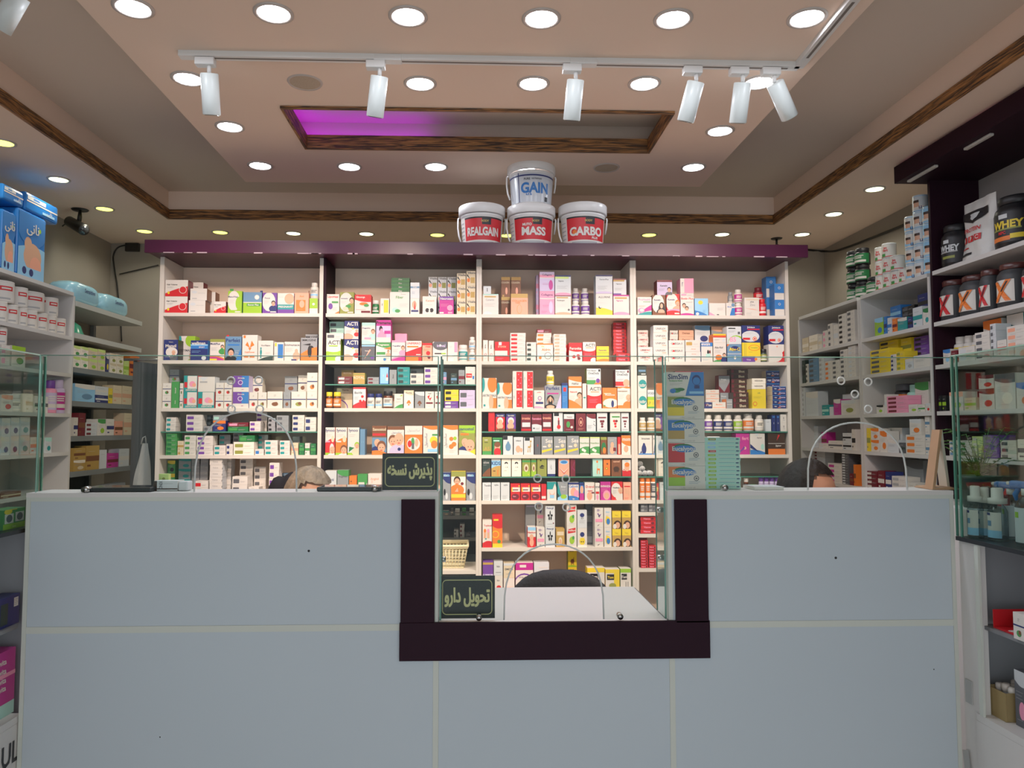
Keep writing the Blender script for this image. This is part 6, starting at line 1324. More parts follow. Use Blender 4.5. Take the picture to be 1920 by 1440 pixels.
b = child(t, 'mount_plate'); b.lathe([(0, -.006), (.035, -.006), (.04, 0)], M_cam, 20); b.done()
b = child(t, 'stalk'); b.tube([(0, 0, -.006), (0, 0, -.05)], .008, M_cam, 8); b.done()
b = child(t, 'ball'); bm = bmesh.new(); bmesh.ops.create_uvsphere(bm, u_segments=16, v_segments=12, radius=.028); bmesh.ops.translate(bm, vec=(0, 0, -.07), verts=bm.verts); b.bm(bm, M_cam, True); b.done()
# loose cables
M_cab = mat('black_cable', '1a1a1a', .5)
def cable(label, pts, r=.005, name='electric_cord'):
    b = MB(); P = [Vector(p) for p in pts]; Q = []
    for i in range(len(P)-1):
        p0, p1, p2, p3 = P[max(i-1, 0)], P[i], P[i+1], P[min(i+2, len(P)-1)]
        for k in range(6):
            u = k/6; Q.append(.5*((2*p1)+(p2-p0)*u+(2*p0-5*p1+4*p2-p3)*u*u+(3*p1-p0-3*p2+p3)*u**3))
    b.tube(Q+[P[-1]], r, M_cab, 6); b.build(name, None, label=label, category='cable')
def yb(px, py, Y=BACKY-.012): q = onY(px, py, Y); return (q[0], Y, q[1])
cable('black cable running down the back left corner of the room', [yb(262, 458), yb(225, 462), yb(213, 478), yb(214, 500), yb(219, 530), yb(222, 560), yb(226, 600), yb(228, 640)])
cable('black cable slanting from the corner bundle to the shelving', [yb(224, 514), yb(250, 508), yb(297, 497)], .004)
cable('black camera cable drooping to the diaper packs', [(tl[0], onZ(150, 393, ZS)[1]+.05, tl[1]), yb(112, 428, 4.9), yb(88, 448, 4.75)], .004)
q0 = onX(1700, 415, WALLX1-.012); 
cable('black cable along the top of the right wall', [(WALLX1-.012, onX(1735, 405, WALLX1-.012)[0], onX(1735, 405, WALLX1-.012)[1]), (WALLX1-.012, onX(1650, 440, WALLX1-.012)[0], onX(1650, 440, WALLX1-.012)[1]), (WALLX1-.014, onX(1575, 468, WALLX1-.014)[0], onX(1575, 468, WALLX1-.014)[1]), yb(1545, 471, BACKY-.014), yb(1512, 468)], .008)
b = MB(); p = yb(247, 463, BACKY-.03); b.bbox(p[0]-.05, p[0]+.05, BACKY-.03, BACKY-.005, p[2]-.03, p[2]+.03, M_cam, .004); b.build('junction_box', None, label='small black junction box under the soffit in the left corner', category='junction box')
# ------------------------------------------------------------------ shelving along the two side walls
SXL, SXR = -2.30, 2.27
LEV = [1.42+q for q in (.778, .522, .31, .083, -.133, -.345, -.60)]
M_side = mat('side_shelf_board', 'cfcbc8', .45, spec=.3)
def side_unit(label, X, ya, yb_, levels, depth, topz, board=M_side, backm=M_side, endm=None, ends=(1, 1), nm='wall_shelving'):
    g = 1 if X > 0 else -1
    t = empty(nm, label, 'shelving', (X, 0, 0), group='shelving units along the side walls')
    def bx(n, x0, x1, y0, y1, z0, z1, m, lab=None):
        b = child(t, n, lab); b.box(min(x0*g, x1*g), max(x0*g, x1*g), y0, y1, z0, z1, m); b.done()
    if ends[0]: bx('side_panel', .001, depth, ya, ya+.018, 0, topz, endm or board)
    if ends[1]: bx('side_panel', .001, depth, yb_-.018, yb_, 0, topz, endm or board)
    bx('back_panel', depth-.008, depth, ya+.0185, yb_-.0185, 0, topz, backm)
    for i, z in enumerate(levels):
        top = abs(z-topz) < .02
        bx('shelf', 0, depth-.0085, ya+(.0185 if not top else -.0), yb_-(.0185 if not top else 0), z-.02, z-.0002, board)
    return t
yR = lambda px: onX(px, 700, SXR)[0]
yL = lambda px: onX(px, 700, SXL)[0]
r1a, r1b = yR(1613), yR(1498); r2a, r2b = yR(1748), yR(1614); r3b = yR(1750)
side_unit('white wall shelving furthest along the right wall, green tubs on top', SXR, r1a, r1b, LEV, .33, LEV[0]-.0201, ends=(1, 1))
side_unit('white wall shelving in the middle of the right wall, formula tins on top', SXR, r2a, r2b, LEV, .33, LEV[0]-.0201)
t3 = side_unit('maroon-sided wall shelving nearest on the right wall, under the dark hood', SXR, 1.2, r3b, LEV, .26, 2.66, backm=mat('grey_back_board', '8d8783', .6), endm=M_maroonD)
# dark hood above it
t = empty('shelf_hood', 'dark maroon hood with two slim tube lamps over the nearest right wall shelving', 'canopy', (2.13, 0, 2.66))
y1 = onX(1677, 345, 2.13)[0]
b = child(t, 'fascia'); b.box(0, .02, 1.2, y1, .0, .085, M_maroonD); b.done()
b = child(t, 'bottom_board'); b.box(.0205, .47, 1.2, y1, .0005, .018, M_maroonD); b.done()
b = child(t, 'end_board'); b.box(.0205, .47, y1-.02, y1-.0, .0185, .085, M_maroonD); b.done()
for a, c in ((1700, 1752), (1808, 1858)):
    b = child(t, 'tube_lamp'); ya, yb2 = onX(a, 340, 2.16)[0], onX(c, 310, 2.16)[0]; b.bbox(.03, .05, yb2, ya, -.012, 0, mat('lamp_tube', 'b5b0a8', .4), .004); b.done()
# left: white end unit and grey metal shelving beyond it
l1b = yL(137)
side_unit('white wall shelving nearest on the left wall, diaper packs on top', SXL, 1.2, l1b, LEV, .33, LEV[0]-.0201)
ML = [1.42+q for q in (.735, .55, .352, .157, -.045, -.25, -.47)]
my0, my1 = l1b+.012, yL(264)
t = empty('metal_shelving', 'grey metal shelving with open sides in the far left corner', 'shelving', (SXL, 0, 0))
for i, z in enumerate(ML):
    b = child(t, 'shelf'); b.box(-.33, 0, my0, my1, z-.03, z-.0002, M_rk if i > 1 else mat('pale_metal', 'b9bbb4', .45)); b.done()
for y in (my0+.02, my1-.02):
    b = child(t, 'upright'); b.box(-.335, -.31, y-.015, y+.015, 0, ML[0]-.031, M_rk); b.done()
b = child(t, 'rear_sheet'); b.box(-.338, -.336, my0, my1, 0, ML[1], mat('rack_sheet', '3a4043', .6)); b.done()

SR, SL = Side(SXR), Side(SXL)
R1, R2, R3 = 'furthest right-wall unit', 'middle right-wall unit', 'nearest right-wall unit'
def rr_(lv, py, bay, ent, **kw): row(SR, LEV[lv], py, ['top ledge', 'second level', 'third level', 'fourth level', 'fifth level', 'sixth level'][lv], bay, ent, lim=(-9, 9, LEV[lv-1]-.022 if lv else ZS), **kw)
rr_(0, 540, R1, '1581-1596 !kKKG@32*3;1597.5-1612 !kKKG@32*3')
rr_(0, 520, R2, '1616-1634 !kKKG@33;1636-1648 !cWzr@28*3;1648.6-1663 !cWzr@29*3;1663.6-1679 !cWar@29*2;1680-1692 !cWar@28;1692.6-1707.6 !cszW@31*4;1708.4-1725 !cszz@32*5;1726-1744 !czss@33*4')
rr_(1, 640, R1, '1504-1516 Xei@28;1517-1533 Xie@30;1534-1541 XWe@26;1543-1552 FWp@11*3;1553-1562 FWA@11*4;1563-1572 XWz@40;1573-1588 FWK@9.5*6;1589-1604 FWA@10*6')
rr_(1, 610, R2, '1640-1656 Ugsb@34;1657-1663 Xbn@34;1664-1672 Xzb@30;1673-1682 XoR@26;1683-1701 UtWt@24;1702-1711 XnK@22;1712-1730 Xzt@38;1731-1744 UWGt@32;1670-1690/2 Xbs@28*2;1692-1716/2 FKA@10*5;1722-1742/2 XnK@34*2')
rr_(2, 700, R1, '1504-1510 XdK@44;1511-1516 FWK@9*4;1517-1535 FuA@9*5;1536-1546 Fza@9*5;1547-1560 FWo@9*4;1561-1575 FWA@9*4;1576-1590 FWA@9*6;1591-1605 FWz@9*7')
rr_(2, 680, R2, '1632-1669 FyA@9*5;1670-1680 FWn@8*4;1681-1696 FyO@9*4;1697-1712 UzWa@20;1713-1744 UWzW@24;1650-1685/2 FyK@9*7;1690-1710/2 XyO@32*2;1715-1743/2 FvK@9*7')
rr_(3, 760, R1, '1504-1510 Fza@9*6;1511-1534 UzWz@46;1541-1554 XtT@20;1555-1561 Xzz@16;1563-1576 UmWm@30;1577-1604 UWzO@28;1580-1602/2 Xzx@40')
rr_(3, 750, R2, '1643-1656 UWKg@16;1658-1662 XWz@36;1663-1702 FpR@8*4;1703-1720 UWWg@15;1721-1734 XWj@14;1735-1744 UWzr@16;1668-1690/2 !kKAo@56;1692-1714/2 !bTTW@54;1716-1742/2 UWjW@58')
rr_(4, 820, R1, '1535-1552 FWz@5*2;1553-1579 XWA@16;1580-1596 XzK@16*2;1597-1604 XWK@40;1512-1534/2 Fza@10*4;1540-1550/2 XmR@30')
rr_(4, 820, R2, '1625-1632 XyO@44;1633-1648 UWoo@22*2;1650-1663 UWoo@40;1664-1684 UzWz@24;1685-1697 XAd@20;1698-1734 FWo@12*3+UWzo@30[1706-1728];1735-1744 XWu@28*3;1666-1692/2 UzWo@46')
rr_(5, 890, R1, '1553-1578 FWm@9*4;1579-1592 FAz@6*12;1593-1600 XRB@22;1600.6-1605 XoB@40;1520-1548/2 FzR@8*9')
rr_(5, 890, R2, '1625-1645 FRW@8*4;1646-1658 XRW@36;1660-1671 XnW@36;1672-1700 FWa@10*3;1702-1716 XWR@22;1717-1743 UWej@20;1698-1732/2 UxAu@62')
rr_(2, 660, R3, '1768-1782 UWbs@28;1783-1795 XRW@24;1797-1828 FWz@14*2;1829-1857 FWA@13*4;1858-1869 FzA@13*5;1870-1888 XWr@32;1889-1924 FWc@14*4;1782-1799/2 !bWWy@54;1800-1815/2 !bWWy@54;1816-1831/2 !bWWy@54;1845-1880/2 UWoo@78;1890-1922/2 UtWt@84')
rr_(3, 750, R3, '1757-1765 XKg@30;1766.5-1774 XKg@30;1780-1806 UWcg@36;1808-1830 Xeg@24;1836-1865 UWRr@40+UWRr@26;1866-1905 UWAi@68;1906-1935 UWbo@50')
rr_(4, 840, R3, '1780-1798 FWu@10*3;1800-1822 FWj@10*3;1823-1843 FLW@10*4;1844-1874 FvA@11*4;1876-1906 FWA@12*3;1908-1940 XiA@40')
rr_(5, 920, R3, '1800-1815 XTz@40;1865-1890 XrR@45;1893-1920 XBh@38')
L1, L2 = 'nearest left-wall unit', 'far left metal shelving'
def rl_(lv, py, ent, **kw): row(SL, LEV[lv], py, ['top ledge', 'second level', 'third level', 'fourth level', 'fifth level', 'sixth level'][lv], L1, ent, lim=(-9, 9, LEV[lv-1]-.022), **kw)
def rm_(lv, py, ent, **kw): row(SL, ML[lv], py, ['top level', 'second level', 'third level', 'fourth level', 'fifth level', 'sixth level', 'lowest level'][lv], L2, ent, lim=(-9, 9, ML[lv-1]-.034), **kw)
rl_(1, 600, '2-21 !cWWR@38+!cWWR@40[6-38];22-42 !cWWR@36;43-57.5 !cWWR@35+!cWWR@37[39-59];58.5-78 !cWWR@34+!cWWR@36[61-96];79-97 !cWWR@33;98-113 !cWWR@32+!cWWR@34[98-116];114-131 !cWWR@31')
rl_(2, 660, '2-19 FWp@20*2+!cWWR@36;22-48 UWgj@38')
rl_(3, 760, '2-24 UWcr@30;26-47 !jWWi@32;48-62 Xie@34;65-90 XWA@30;98-112 !bpvl@60;113-128 !bllm@62')
rl_(4, 830, '2-18 UzWn@34*2;19-35 UzWn@34*2;36-55 UzWt@34*2;57-75 XWo@30;84-97 UzTt@28')
rl_(5, 910, '2-40 XBe@10')
rm_(2, 690, '136-150 UiLj@20*2;151-165 UiLj@20*2;166-182 UeLg@20*2;183-197 UeLg@20*2;198-204 UnWy@34;206-218 UieO@18*2;219-231 UieO@18*2;232-242 XLg@28;243-261 XoR@38')
rm_(3, 740, '140-178 UsWu@32;179-203 XnW@14+XzW@16;204-211 XyO@28;212-228 Xek@34;229-247 Xek@34')
rm_(4, 800, '138-146 XWn@34;147-160 XRB@42;161-182 FzR@8*3;183-198 UWjg@30;200-214 XWn@30;215-230 XcB@26;232-250 Xek@40')
rm_(5, 860, '138-160 UYie@20+XYB@22;161-186 XYB@44;187-200 Xzz@34;201-222 XmR@26;223-242 XzW@32')
rm_(6, 910, '138-148 XWK@20;160-190 XWz@28;205-235 XxA@32')

# ------------------------------------------------------------------ big tubs, pouch and X jars on the near right shelves
def gtub(px0, px1, pyt, z, X, nm, label, draw, body=M_black, lidm=None, hcap=.16, grp=None, rot=.4):
    ya, _ = onX(px0, 600, X); yb2, _ = onX(px1, 600, X); u = (ya+yb2)/2; r = abs(ya-yb2)/2*.97; h = (onX((px0+px1)/2, pyt, X)[1])-z
    t = empty(nm, label, 'tub', (X+r+.002, u, z+.0004), -PI/2+rot, grp)
    nk = h*(1-hcap)
    b = child(t, 'tub_body'); b.lathe([(0, 0), (r*.95, 0), (r, .02*h), (r, nk-.16*h), (r*.96, nk-.09*h), (r*.78, nk-.01*h), (r*.78, nk), (0, nk)], body, 32); b.done()
    b = child(t, 'cap'); n_ = 40
    b.lathe([(0, nk+.0005), (r*.82, nk+.0005), (r*.84, nk+.01*h), (r*.84, h-.02*h), (r*.79, h), (0, h)], lidm or body, 32); b.done()
    b = child(t, 'label_wrap'); draw(b, r+.0012, h); b.done()
    return t
def bandw(b, r, z0, z1, a0, a1, m): b.lathe([(r, z0), (r, z1)], m, 20, a0=a0, a1=a1)
M_lidred = mat('dark_red_cap', '4a2422', .3, spec=.5)
def whey(col, foot):
    def d(b, r, h):
        bandw(b, r, .10*h, .66*h, -PI*.95, -PI*.05, pm('K')); b.text('WHEY', .0, .44*h, 0, .15*h, pm(col), wrap=r+.0008, maxw=r*1.5)
        bandw(b, r+.0006, .56*h, .64*h, -PI*.62, -PI*.48, pm('z')); bandw(b, r+.0006, .34*h, .37*h, -PI*.75, -PI*.3, pm('O' if col == 'y' else 'a'))
        if foot: bandw(b, r+.0006, .14*h, .22*h, -PI*.8, -PI*.45, pm('o')); bandw(b, r+.0006, .16*h, .25*h, -PI*.45, -PI*.15, pm('y')); b.text('MPC', -.02, .29*h, 0, .06*h, pm('r'), wrap=r+.001)
        else: bandw(b, r+.0006, .2*h, .26*h, -PI*.66, -PI*.36, pm('O'))
    return d
z0, z1 = LEV[0], LEV[1]
gtub(1757, 1790, 421, z0, SXR+.012, 'protein_tub', 'black tub with silver WHEY lettering beside the white pouch', whey('z', 0))
gtub(1851, 1908, 366, z0, SXR+.012, 'protein_tub', 'large black tub with yellow WHEY lettering', whey('y', 1))
def blued(b, r, h): bandw(b, r, .08*h, .62*h, -PI*.95, -PI*.05, pm('n')); b.text('ULTRA', 0, .5*h, 0, .1*h, pm('W'), wrap=r+.001, maxw=r*1.4); bandw(b, r+.0006, .12*h, .2*h, -PI*.8, -PI*.2, pm('O'))
gtub(1911, 1965, 352, z0, SXR+.012, 'protein_tub', 'black tub with a blue label at the frame edge', blued)
# pouch
M_pouch = mat('white_pouch', 'd9d7d3', .3, spec=.5, bump=.5, nscale=14)
ya, _ = onX(1789, 480, SXR+.02); yb2, _ = onX(1848, 480, SXR+.02); wd = abs(ya-yb2); h = onX(1815, 372, SXR+.02)[1]-z0
t = empty('protein_pouch', 'white crinkled stand-up pouch with red PROTEIN lettering', 'pouch', (SXR+.02, (ya+yb2)/2, z0+.0005), -PI/2)
b = child(t, 'pouch_body'); n, m_ = 14, 16; vs = []; fs = []
def pf(i, j, s_):
    x = (i/n-.5); z = j/m_; th = .055*(1-z)**.6*math.cos(PI*x)**.5 if abs(x) < .5 else 0
    wv = .004*math.sin(9*z+5*x)+.003*math.sin(17*x+6*z)
    return (x*wd*(1-.03*math.sin(PI*z)), .06+s_*th+wv*(1 if s_ < 0 else .5), z*h)
for s_ in (-1, 1):
    o = len(vs)
    for j in range(m_+1):
        for i in range(n+1): vs.append(pf(i, j, s_))
    for j in range(m_):
        for i in range(n):
            f = (o+j*(n+1)+i, o+j*(n+1)+i+1, o+(j+1)*(n+1)+i+1, o+(j+1)*(n+1)+i); fs.append(f if s_ < 0 else f[::-1])
b.add(vs, fs, M_pouch, True); b.done()
b = child(t, 'print'); PB = b
def pq(pts, c, k=0): 
    bm = bmesh.new(); bm.faces.new([bm.verts.new((x*wd, -.0008*k, z*h)) for x, z in pts]); bmesh.ops.triangulate(bm, faces=bm.faces[:])
    bmesh.ops.subdivide_edges(bm, edges=bm.edges[:], cuts=4, use_grid_fill=True); b.bm(bm, pm(c))
pq([(-.42, .82), (.36, .82), (.36, .70), (0, .60), (-.42, .70)], 'K'); pq([(-.16, .77), (.12, .77), (.08, .69), (-.02, .65), (-.12, .69)], 'z', 1)
def pt(s_, x, z, hh, c, mw): b.text(s_, x*wd, z*h, -.0012, hh*h, pm(c), maxw=mw*wd)
pt('PROTEIN', -.02, .50, .07, 'r', .62)
for k, ch in enumerate('MPC'): pq([(-.36+.22*k, .30), (-.18+.22*k, .30), (-.18+.22*k, .40), (-.36+.22*k, .40)], 'r', 0); b.text(ch, (-.27+.22*k)*wd, .35*h, -.0016, .07*h, pm('W'))
pq([(-.36, .09), (.0, .09), (.0, .13), (-.36, .13)], 'K'); pq([(-.36, .2), (-.1, .2), (-.1, .22), (-.36, .22)], 'r')
PB.v = [(x, pf((x/wd+.5)*n, z/h*m_, -1)[1]-.0035+y, z) for x, y, z in PB.v]; PB.done()
# dark jars with a big X label
def xjar(c):
    def d(b, r, h):
        b.lathe([(r, .12*h), (r, .62*h)], pm('W'), 20, a0=-PI*.86, a1=-PI*.42)
        def bar(x0, z0_, x1, z1_, wdt, cc, k):
            n = 6; V = []
            for i in range(n+1):
                f = i/n; x = x0+(x1-x0)*f; z = z0_+(z1_-z0_)*f
                for q in (-wdt/2, wdt/2): a = (x+q)*r*1.0/r; V.append(((r+.0022+k*.0008)*math.sin(a), -(r+.0022+k*.0008)*math.cos(a), z*h))
            b.add(V, [(2*i, 2*i+1, 2*i+3, 2*i+2) for i in range(n)], pm(cc))
        bar(-.95, .60, -.10, .14, .34, c, 1); bar(-.95, .13, -.05, .62, .30, c, 2); bar(-.50, .36, -.12, .58, .10, 'K', 3)
        b.lathe([(r+.0006, .55*h), (r+.0006, .59*h)], pm('A'), 8, a0=-PI*.84, a1=-PI*.74)
        b.lathe([(r+.0006, .15*h), (r+.0006, .19*h)], pm('a'), 8, a0=-PI*.84, a1=-PI*.72)
    return d
M_jar = mat('charcoal_jar', '2f3033', .5, spec=.4)
for i, (a, c, top, cc, wd_) in enumerate([(1753, 1783, 526, 'r', 'red'), (1786, 1825, 517, 'o', 'orange'), (1829, 1854, 506, 'r', 'red'), (1856, 1899, 494, 'o', 'orange'), (1903, 1950, 484, 'r', 'red')]):
    gtub(a, c, top, z1, SXR+.012, 'whey_jar', f'charcoal jar with a big {wd_} X label, {ORD[i]} from the dark post', xjar(cc), M_jar, M_lidred, .14, 'charcoal X-label jars on the near right shelving', .62)
# ------------------------------------------------------------------ diaper packs and wipes on the left
M_dp = mat('diaper_blue', '1f6fc4', .25, spec=.5); 
def diaper(px0, px1, pyt, z, label, X=SXL-.015, lay=False, dep=.16):
    ya, _ = onX(px0, 460, X); yb2, _ = onX(px1, 460, X); u = (ya+yb2)/2; w_ = abs(yb2-ya)-.004; h = onX((px0+px1)/2, pyt, X)[1]-z
    t = empty('diaper_pack', label, 'pack', (X, u, z+.0006), PI/2, 'blue diaper packs on the left shelving')
    b = child(t, 'pack_body'); b.bbox(-w_/2, w_/2, 0, dep, 0, h, M_dp, .014, 3); b.done()
    b = child(t, 'print'); 
    if not lay:
        art(b, 'o50,88,60,40b w44,50s o54,34,34,22k o36,52,14,12k o66,20,22,16c r6,2,94,16s o24,10,8,6n o50,9,8,6n c78,80,5g', w_*.92, h*.96, -.0012)
        for k in range(3): b.text('\ufef0\ufee7\ufe8e\ufee7', (k-1)*.0015, h*.74, -.005-.0002*k, h*.2, pm('W'), maxw=w_*.7)
    else:
        art(b, 'r0,56,100,64W r2,70,60,92z r20,76,40,88b r50,20,90,34s', w_*.92, h*.9, -.0012)
        for k in range(2): b.text('\ufef0\ufee7\ufe8e\ufee7', w_*.2, h*.35, -.004-.0002*k, h*.3, pm('W'), maxw=w_*.4)
    b.done()
zt_ = LEV[0]
diaper(2, 29, 395, zt_, 'blue diaper pack with a baby picture, standing nearest the frame edge')
diaper(31, 86, 399, zt_, 'blue diaper pack with a baby picture, standing at the end of the shelf')
def wall_h(px, py): return onX(px, py, SXL-.015)[1]
zz = max(wall_h(15, 395), wall_h(58, 399))+.002
diaper(1, 42, 350, zz, 'blue diaper pack lying flat on the standing packs, nearer the viewer', lay=True)
diaper(44, 108, 372, zz, 'blue diaper pack lying flat on the standing packs, overhanging the end', lay=True)
M_wp = mat('wipes_film', '8ec3d8', .2, spec=.6, bump=.4, nscale=20)
def wipes(px0, px1, pyt, z, label):
    X = SXL-.01; ya, _ = onX(px0, 560, X); yb2, _ = onX(px1, 560, X); u = (ya+yb2)/2; w_ = abs(yb2-ya); h = onX((px0+px1)/2, pyt, X)[1]-z
    t = empty('wipes_pack', label, 'pack', (X, u, z+.0006), PI/2, 'blue wet-wipe packs on the metal shelving')
    b = child(t, 'film'); bm = bmesh.new(); bmesh.ops.create_uvsphere(bm, u_segments=28, v_segments=16, radius=1)
    f = lambda q, e: math.copysign(abs(q)**e, q)
    for v in bm.verts: v.co = (f(v.co.x, .45)*w_/2*(1-.08*v.co.z), f(v.co.y, .55)*.09+.1, (f(v.co.z, .6)*.5+.5)*h+.003*math.sin(30*v.co.x))
    b.bm(bm, M_wp, True); b.done()
    b = child(t, 'print'); b.text('Sensitive', 0, h*.62, .004, h*.2, pm('n'), maxw=w_*.6); b.done()
wipes(141, 197, 532, ML[0], 'pale blue wet-wipe pack on top of the metal shelving, nearer the viewer')
wipes(200, 250, 555, ML[0], 'pale blue wet-wipe pack on top of the metal shelving, in the corner')
X = SXL-.02; ya, _ = onX(140, 615, X); yb2, _ = onX(169, 615, X); w_ = yb2-ya
t = empty('plastic_bowl', 'upturned translucent green plastic bowl on the metal shelving', 'bowl', (X-w_/2, (ya+yb2)/2, ML[1]+.0006))
b = child(t, 'shell'); h = onX(155, 604, X)[1]-ML[1]; b.lathe([(0, h), (w_*.25, h*.97), (w_*.4, h*.7), (w_*.47, h*.2), (w_*.5, h*.1)], mat('green_plastic', '3fae86', .2, spec=.5), 28); b.done()
b = child(t, 'rim'); b.lathe([(w_*.5, h*.1), (w_*.52, h*.05), (w_*.5, 0), (w_*.46, 0)], mat('green_plastic', '3fae86', .2, spec=.5), 28); b.done()
# white shopping bag hanging at the end of the metal shelving
x0, zt = onY(251, 818, 4.22); x1, zb = onY(284, 912, 4.22)
t = empty('hanging_bag', 'white limp plastic bag hanging beside the grey curtain', 'bag', ((x0+x1)/2, 4.22, zb)); hw, hh = (x1-x0)/2, zt-zb
M_bag = mat('white_plastic_bag', 'bfc2c2', .5, bump=.6, nscale=18)
b = child(t, 'bag_body'); vs = []; fs = []; n, m_ = 8, 10
for s_ in (-1, 1):
    o = len(vs)
    for j in range(m_+1):
        for i in range(n+1):
            f, g_ = i/n-.5, j/m_; wd_ = hw*2*(1-.72*g_**1.2); vs.append((f*wd_+.012*g_, s_*.028*(1-g_*.8)*math.cos(PI*f)+.004*math.sin(20*f+8*g_), hh*.86*g_))
    fs += [tuple(q if s_ < 0 else q for q in ((o+j*(n+1)+i, o+j*(n+1)+i+1, o+(j+1)*(n+1)+i+1, o+(j+1)*(n+1)+i)[::(1 if s_ < 0 else -1)])) for j in range(m_) for i in range(n)]
b.add(vs, fs, M_bag, True); b.done()
b = child(t, 'handle'); b.tube([(-hw*.2, 0, hh*.84), (-hw*.05, 0, hh*.97), (.012, 0, hh), (hw*.25, 0, hh*.97), (hw*.32, 0, hh*.84)], .003, M_bag, 6); b.done()
# ------------------------------------------------------------------ inside the right showcase
M_clear = glass('clear_plastic', 'd3dfe2', .15, .8); M_liq = glass('clear_gel', 'b9cdd2', .1, .6)
SX_ = RX+.02
def sanit(px0, px1, pyt, Xd, label, spray=False, blue=True):
    X = RX+Xd; ya, _ = onX(px0, 960, X); yb2, _ = onX(px1, 960, X); u = (ya+yb2)/2; r = abs(ya-yb2)/2; r = min(r, .034); z = RZSH+.0006; h = onX((px0+px1)/2, pyt, X)[1]-z
    t = empty('sanitiser_bottle', label, 'bottle', (X+r, u, z), -PI/2, 'hand sanitiser bottles in the right showcase')
    b = child(t, 'bottle_body'); b.lathe([(0, 0), (r*.96, 0), (r, .02*h), (r, .56*h), (r*.7, .66*h), (r*.36, .70*h), (r*.36, .74*h)], M_clear, 24); b.done()
    b = child(t, 'label_band'); rl = r+.0008
    b.lathe([(rl, .06*h), (rl, .54*h)], pm('W' if not spray else 'z'), 16, a0=-PI*.9, a1=-PI*.1)
    if blue: b.lathe([(rl+.0005, .06*h), (rl+.0005, .2*h)], pm('s'), 16, a0=-PI*.9, a1=-PI*.1); b.lathe([(rl+.0005, .48*h), (rl+.0005, .53*h)], pm('n'), 10, a0=-PI*.8, a1=-PI*.45); b.lathe([(rl+.0005, .28*h), (rl+.0005, .38*h)], pm('u'), 8, a0=-PI*.6, a1=-PI*.42)
    else: b.lathe([(rl+.0005, .4*h), (rl+.0005, .48*h)], pm('g'), 8, a0=-PI*.6, a1=-PI*.45)
    b.done()
    if not spray:
        b = child(t, 'flip_cap'); b.lathe([(0, .70*h), (r*.98, .70*h), (r*.98, .80*h), (r*.62, .81*h), (r*.60, .99*h), (r*.5, h), (0, h)], pm('W'), 24); b.done()
    else:
        b = child(t, 'collar'); b.lathe([(0, .71*h), (r*.45, .71*h), (r*.45, .80*h), (0, .80*h)], pm('W'), 20); b.done()
        b = child(t, 'trigger_head'); b.bbox(-.055, .035, -.012, .012, .80*h, .90*h, pm('b'), .006); b.tube([(-.03, 0, .80*h), (-.045, 0, .70*h), (-.04, 0, .62*h)], [.006, .007, .004], pm('b'), 8); b.bbox(-.07, -.056, -.008, .008, .83*h, .88*h, pm('W'), .003); b.done()
sanit(1808, 1825, 911, .008, 'clear sanitiser bottle with white flip cap, first from the counter')
sanit(1827, 1843, 914, .035, 'clear sanitiser bottle with white flip cap, second from the counter')
sanit(1844, 1866, 915, .03, 'clear sanitiser bottle with white flip cap, third from the counter')
sanit(1872, 1892, 893, .085, 'clear spray bottle with blue trigger, green mark on its label', True, False)
sanit(1893, 1922, 890, .03, 'clear spray bottle with blue trigger at the frame edge', True, False)
# potted fern standing on the counter side behind the case
fx, fz = onY(1860, 905, 2.30)
t = empty('potted_fern', 'small leafy green pot plant behind the right showcase', 'plant', (fx, 2.36, 0))
zb = EYE-.25
b = child(t, 'stand'); b.box(-.09, .09, -.07, .07, 0, zb, M_white); b.done()
b = child(t, 'pot'); b.lathe([(0, zb+.0005), (.045, zb+.0005), (.06, zb+.09), (.064, zb+.1), (.055, zb+.1), (.05, zb+.085), (0, zb+.085)], mat('dark_pot', '3b4a40', .5), 24); b.done()
b = child(t, 'foliage'); rg = random.Random(11); gm = [mat('leaf_green', '4d7a35', .5, spec=.3), mat('leaf_pale', '7d9a4a', .5, spec=.3)]
for k in range(26):
    a = rg.uniform(0, 2*PI); L = rg.uniform(.07, .15); up = rg.uniform(.06, .17); pts = [Vector((math.cos(a)*L*f, math.sin(a)*L*f*.7, zb+.09+up*math.sin(f*1.9))) for f in (0, .35, .7, 1)]
    b.tube(pts, .0012, gm[0], 4)
    for f in range(1, 9):
        q = f/8; p = pts[0].lerp(pts[1], min(1, q*3)) if q < .34 else pts[1].lerp(pts[2], (q-.34)*3) if q < .67 else pts[2].lerp(pts[3], (q-.67)*3)
        for s_ in (-1, 1):
            d = Vector((-math.sin(a)*s_, math.cos(a)*s_, .25)); s = .026*(1.15-q); e = Vector((math.cos(a), math.sin(a), .1))*s*.4
            b.add([p, p+d*s*.5+e, p+d*s+e*.8, p+d*s*.5-e*.4], [(0, 1, 2, 3)], gm[k % 2])
b.done()
# lower right cabinet: boxes and loose goods
zl = RZL; zm = zl+.2452
def cx_(px, py, X): y, z = onX(px, py, X); return y, z
M_card = mat('brown_cardboard', '9c875c', .8, spec=.1, noise=.1, nscale=30)
X = RX+.034; ya, _ = onX(1850, 1330, X); yb2, _ = onX(1886, 1330, X); u = (ya+yb2)/2; w_ = abs(ya-yb2); h = onX(1848, 1283, X)[1]-zl
t = empty('cardboard_box', 'open brown cardboard box of white caps in the lower right cabinet', 'box', (X, u, zl+.0006), -PI/2)
for nm_, q in (('front_wall', (-w_/2, w_/2, 0, .003)), ('rear_wall', (-w_/2, w_/2, .117, .12)), ('end_wall', (-w_/2, -w_/2+.003, .0035, .1165)), ('end_wall', (w_/2-.003, w_/2, .0035, .1165))):
    b = child(t, nm_); b.box(q[0], q[1], q[2], q[3], 0, h, M_card); b.done()
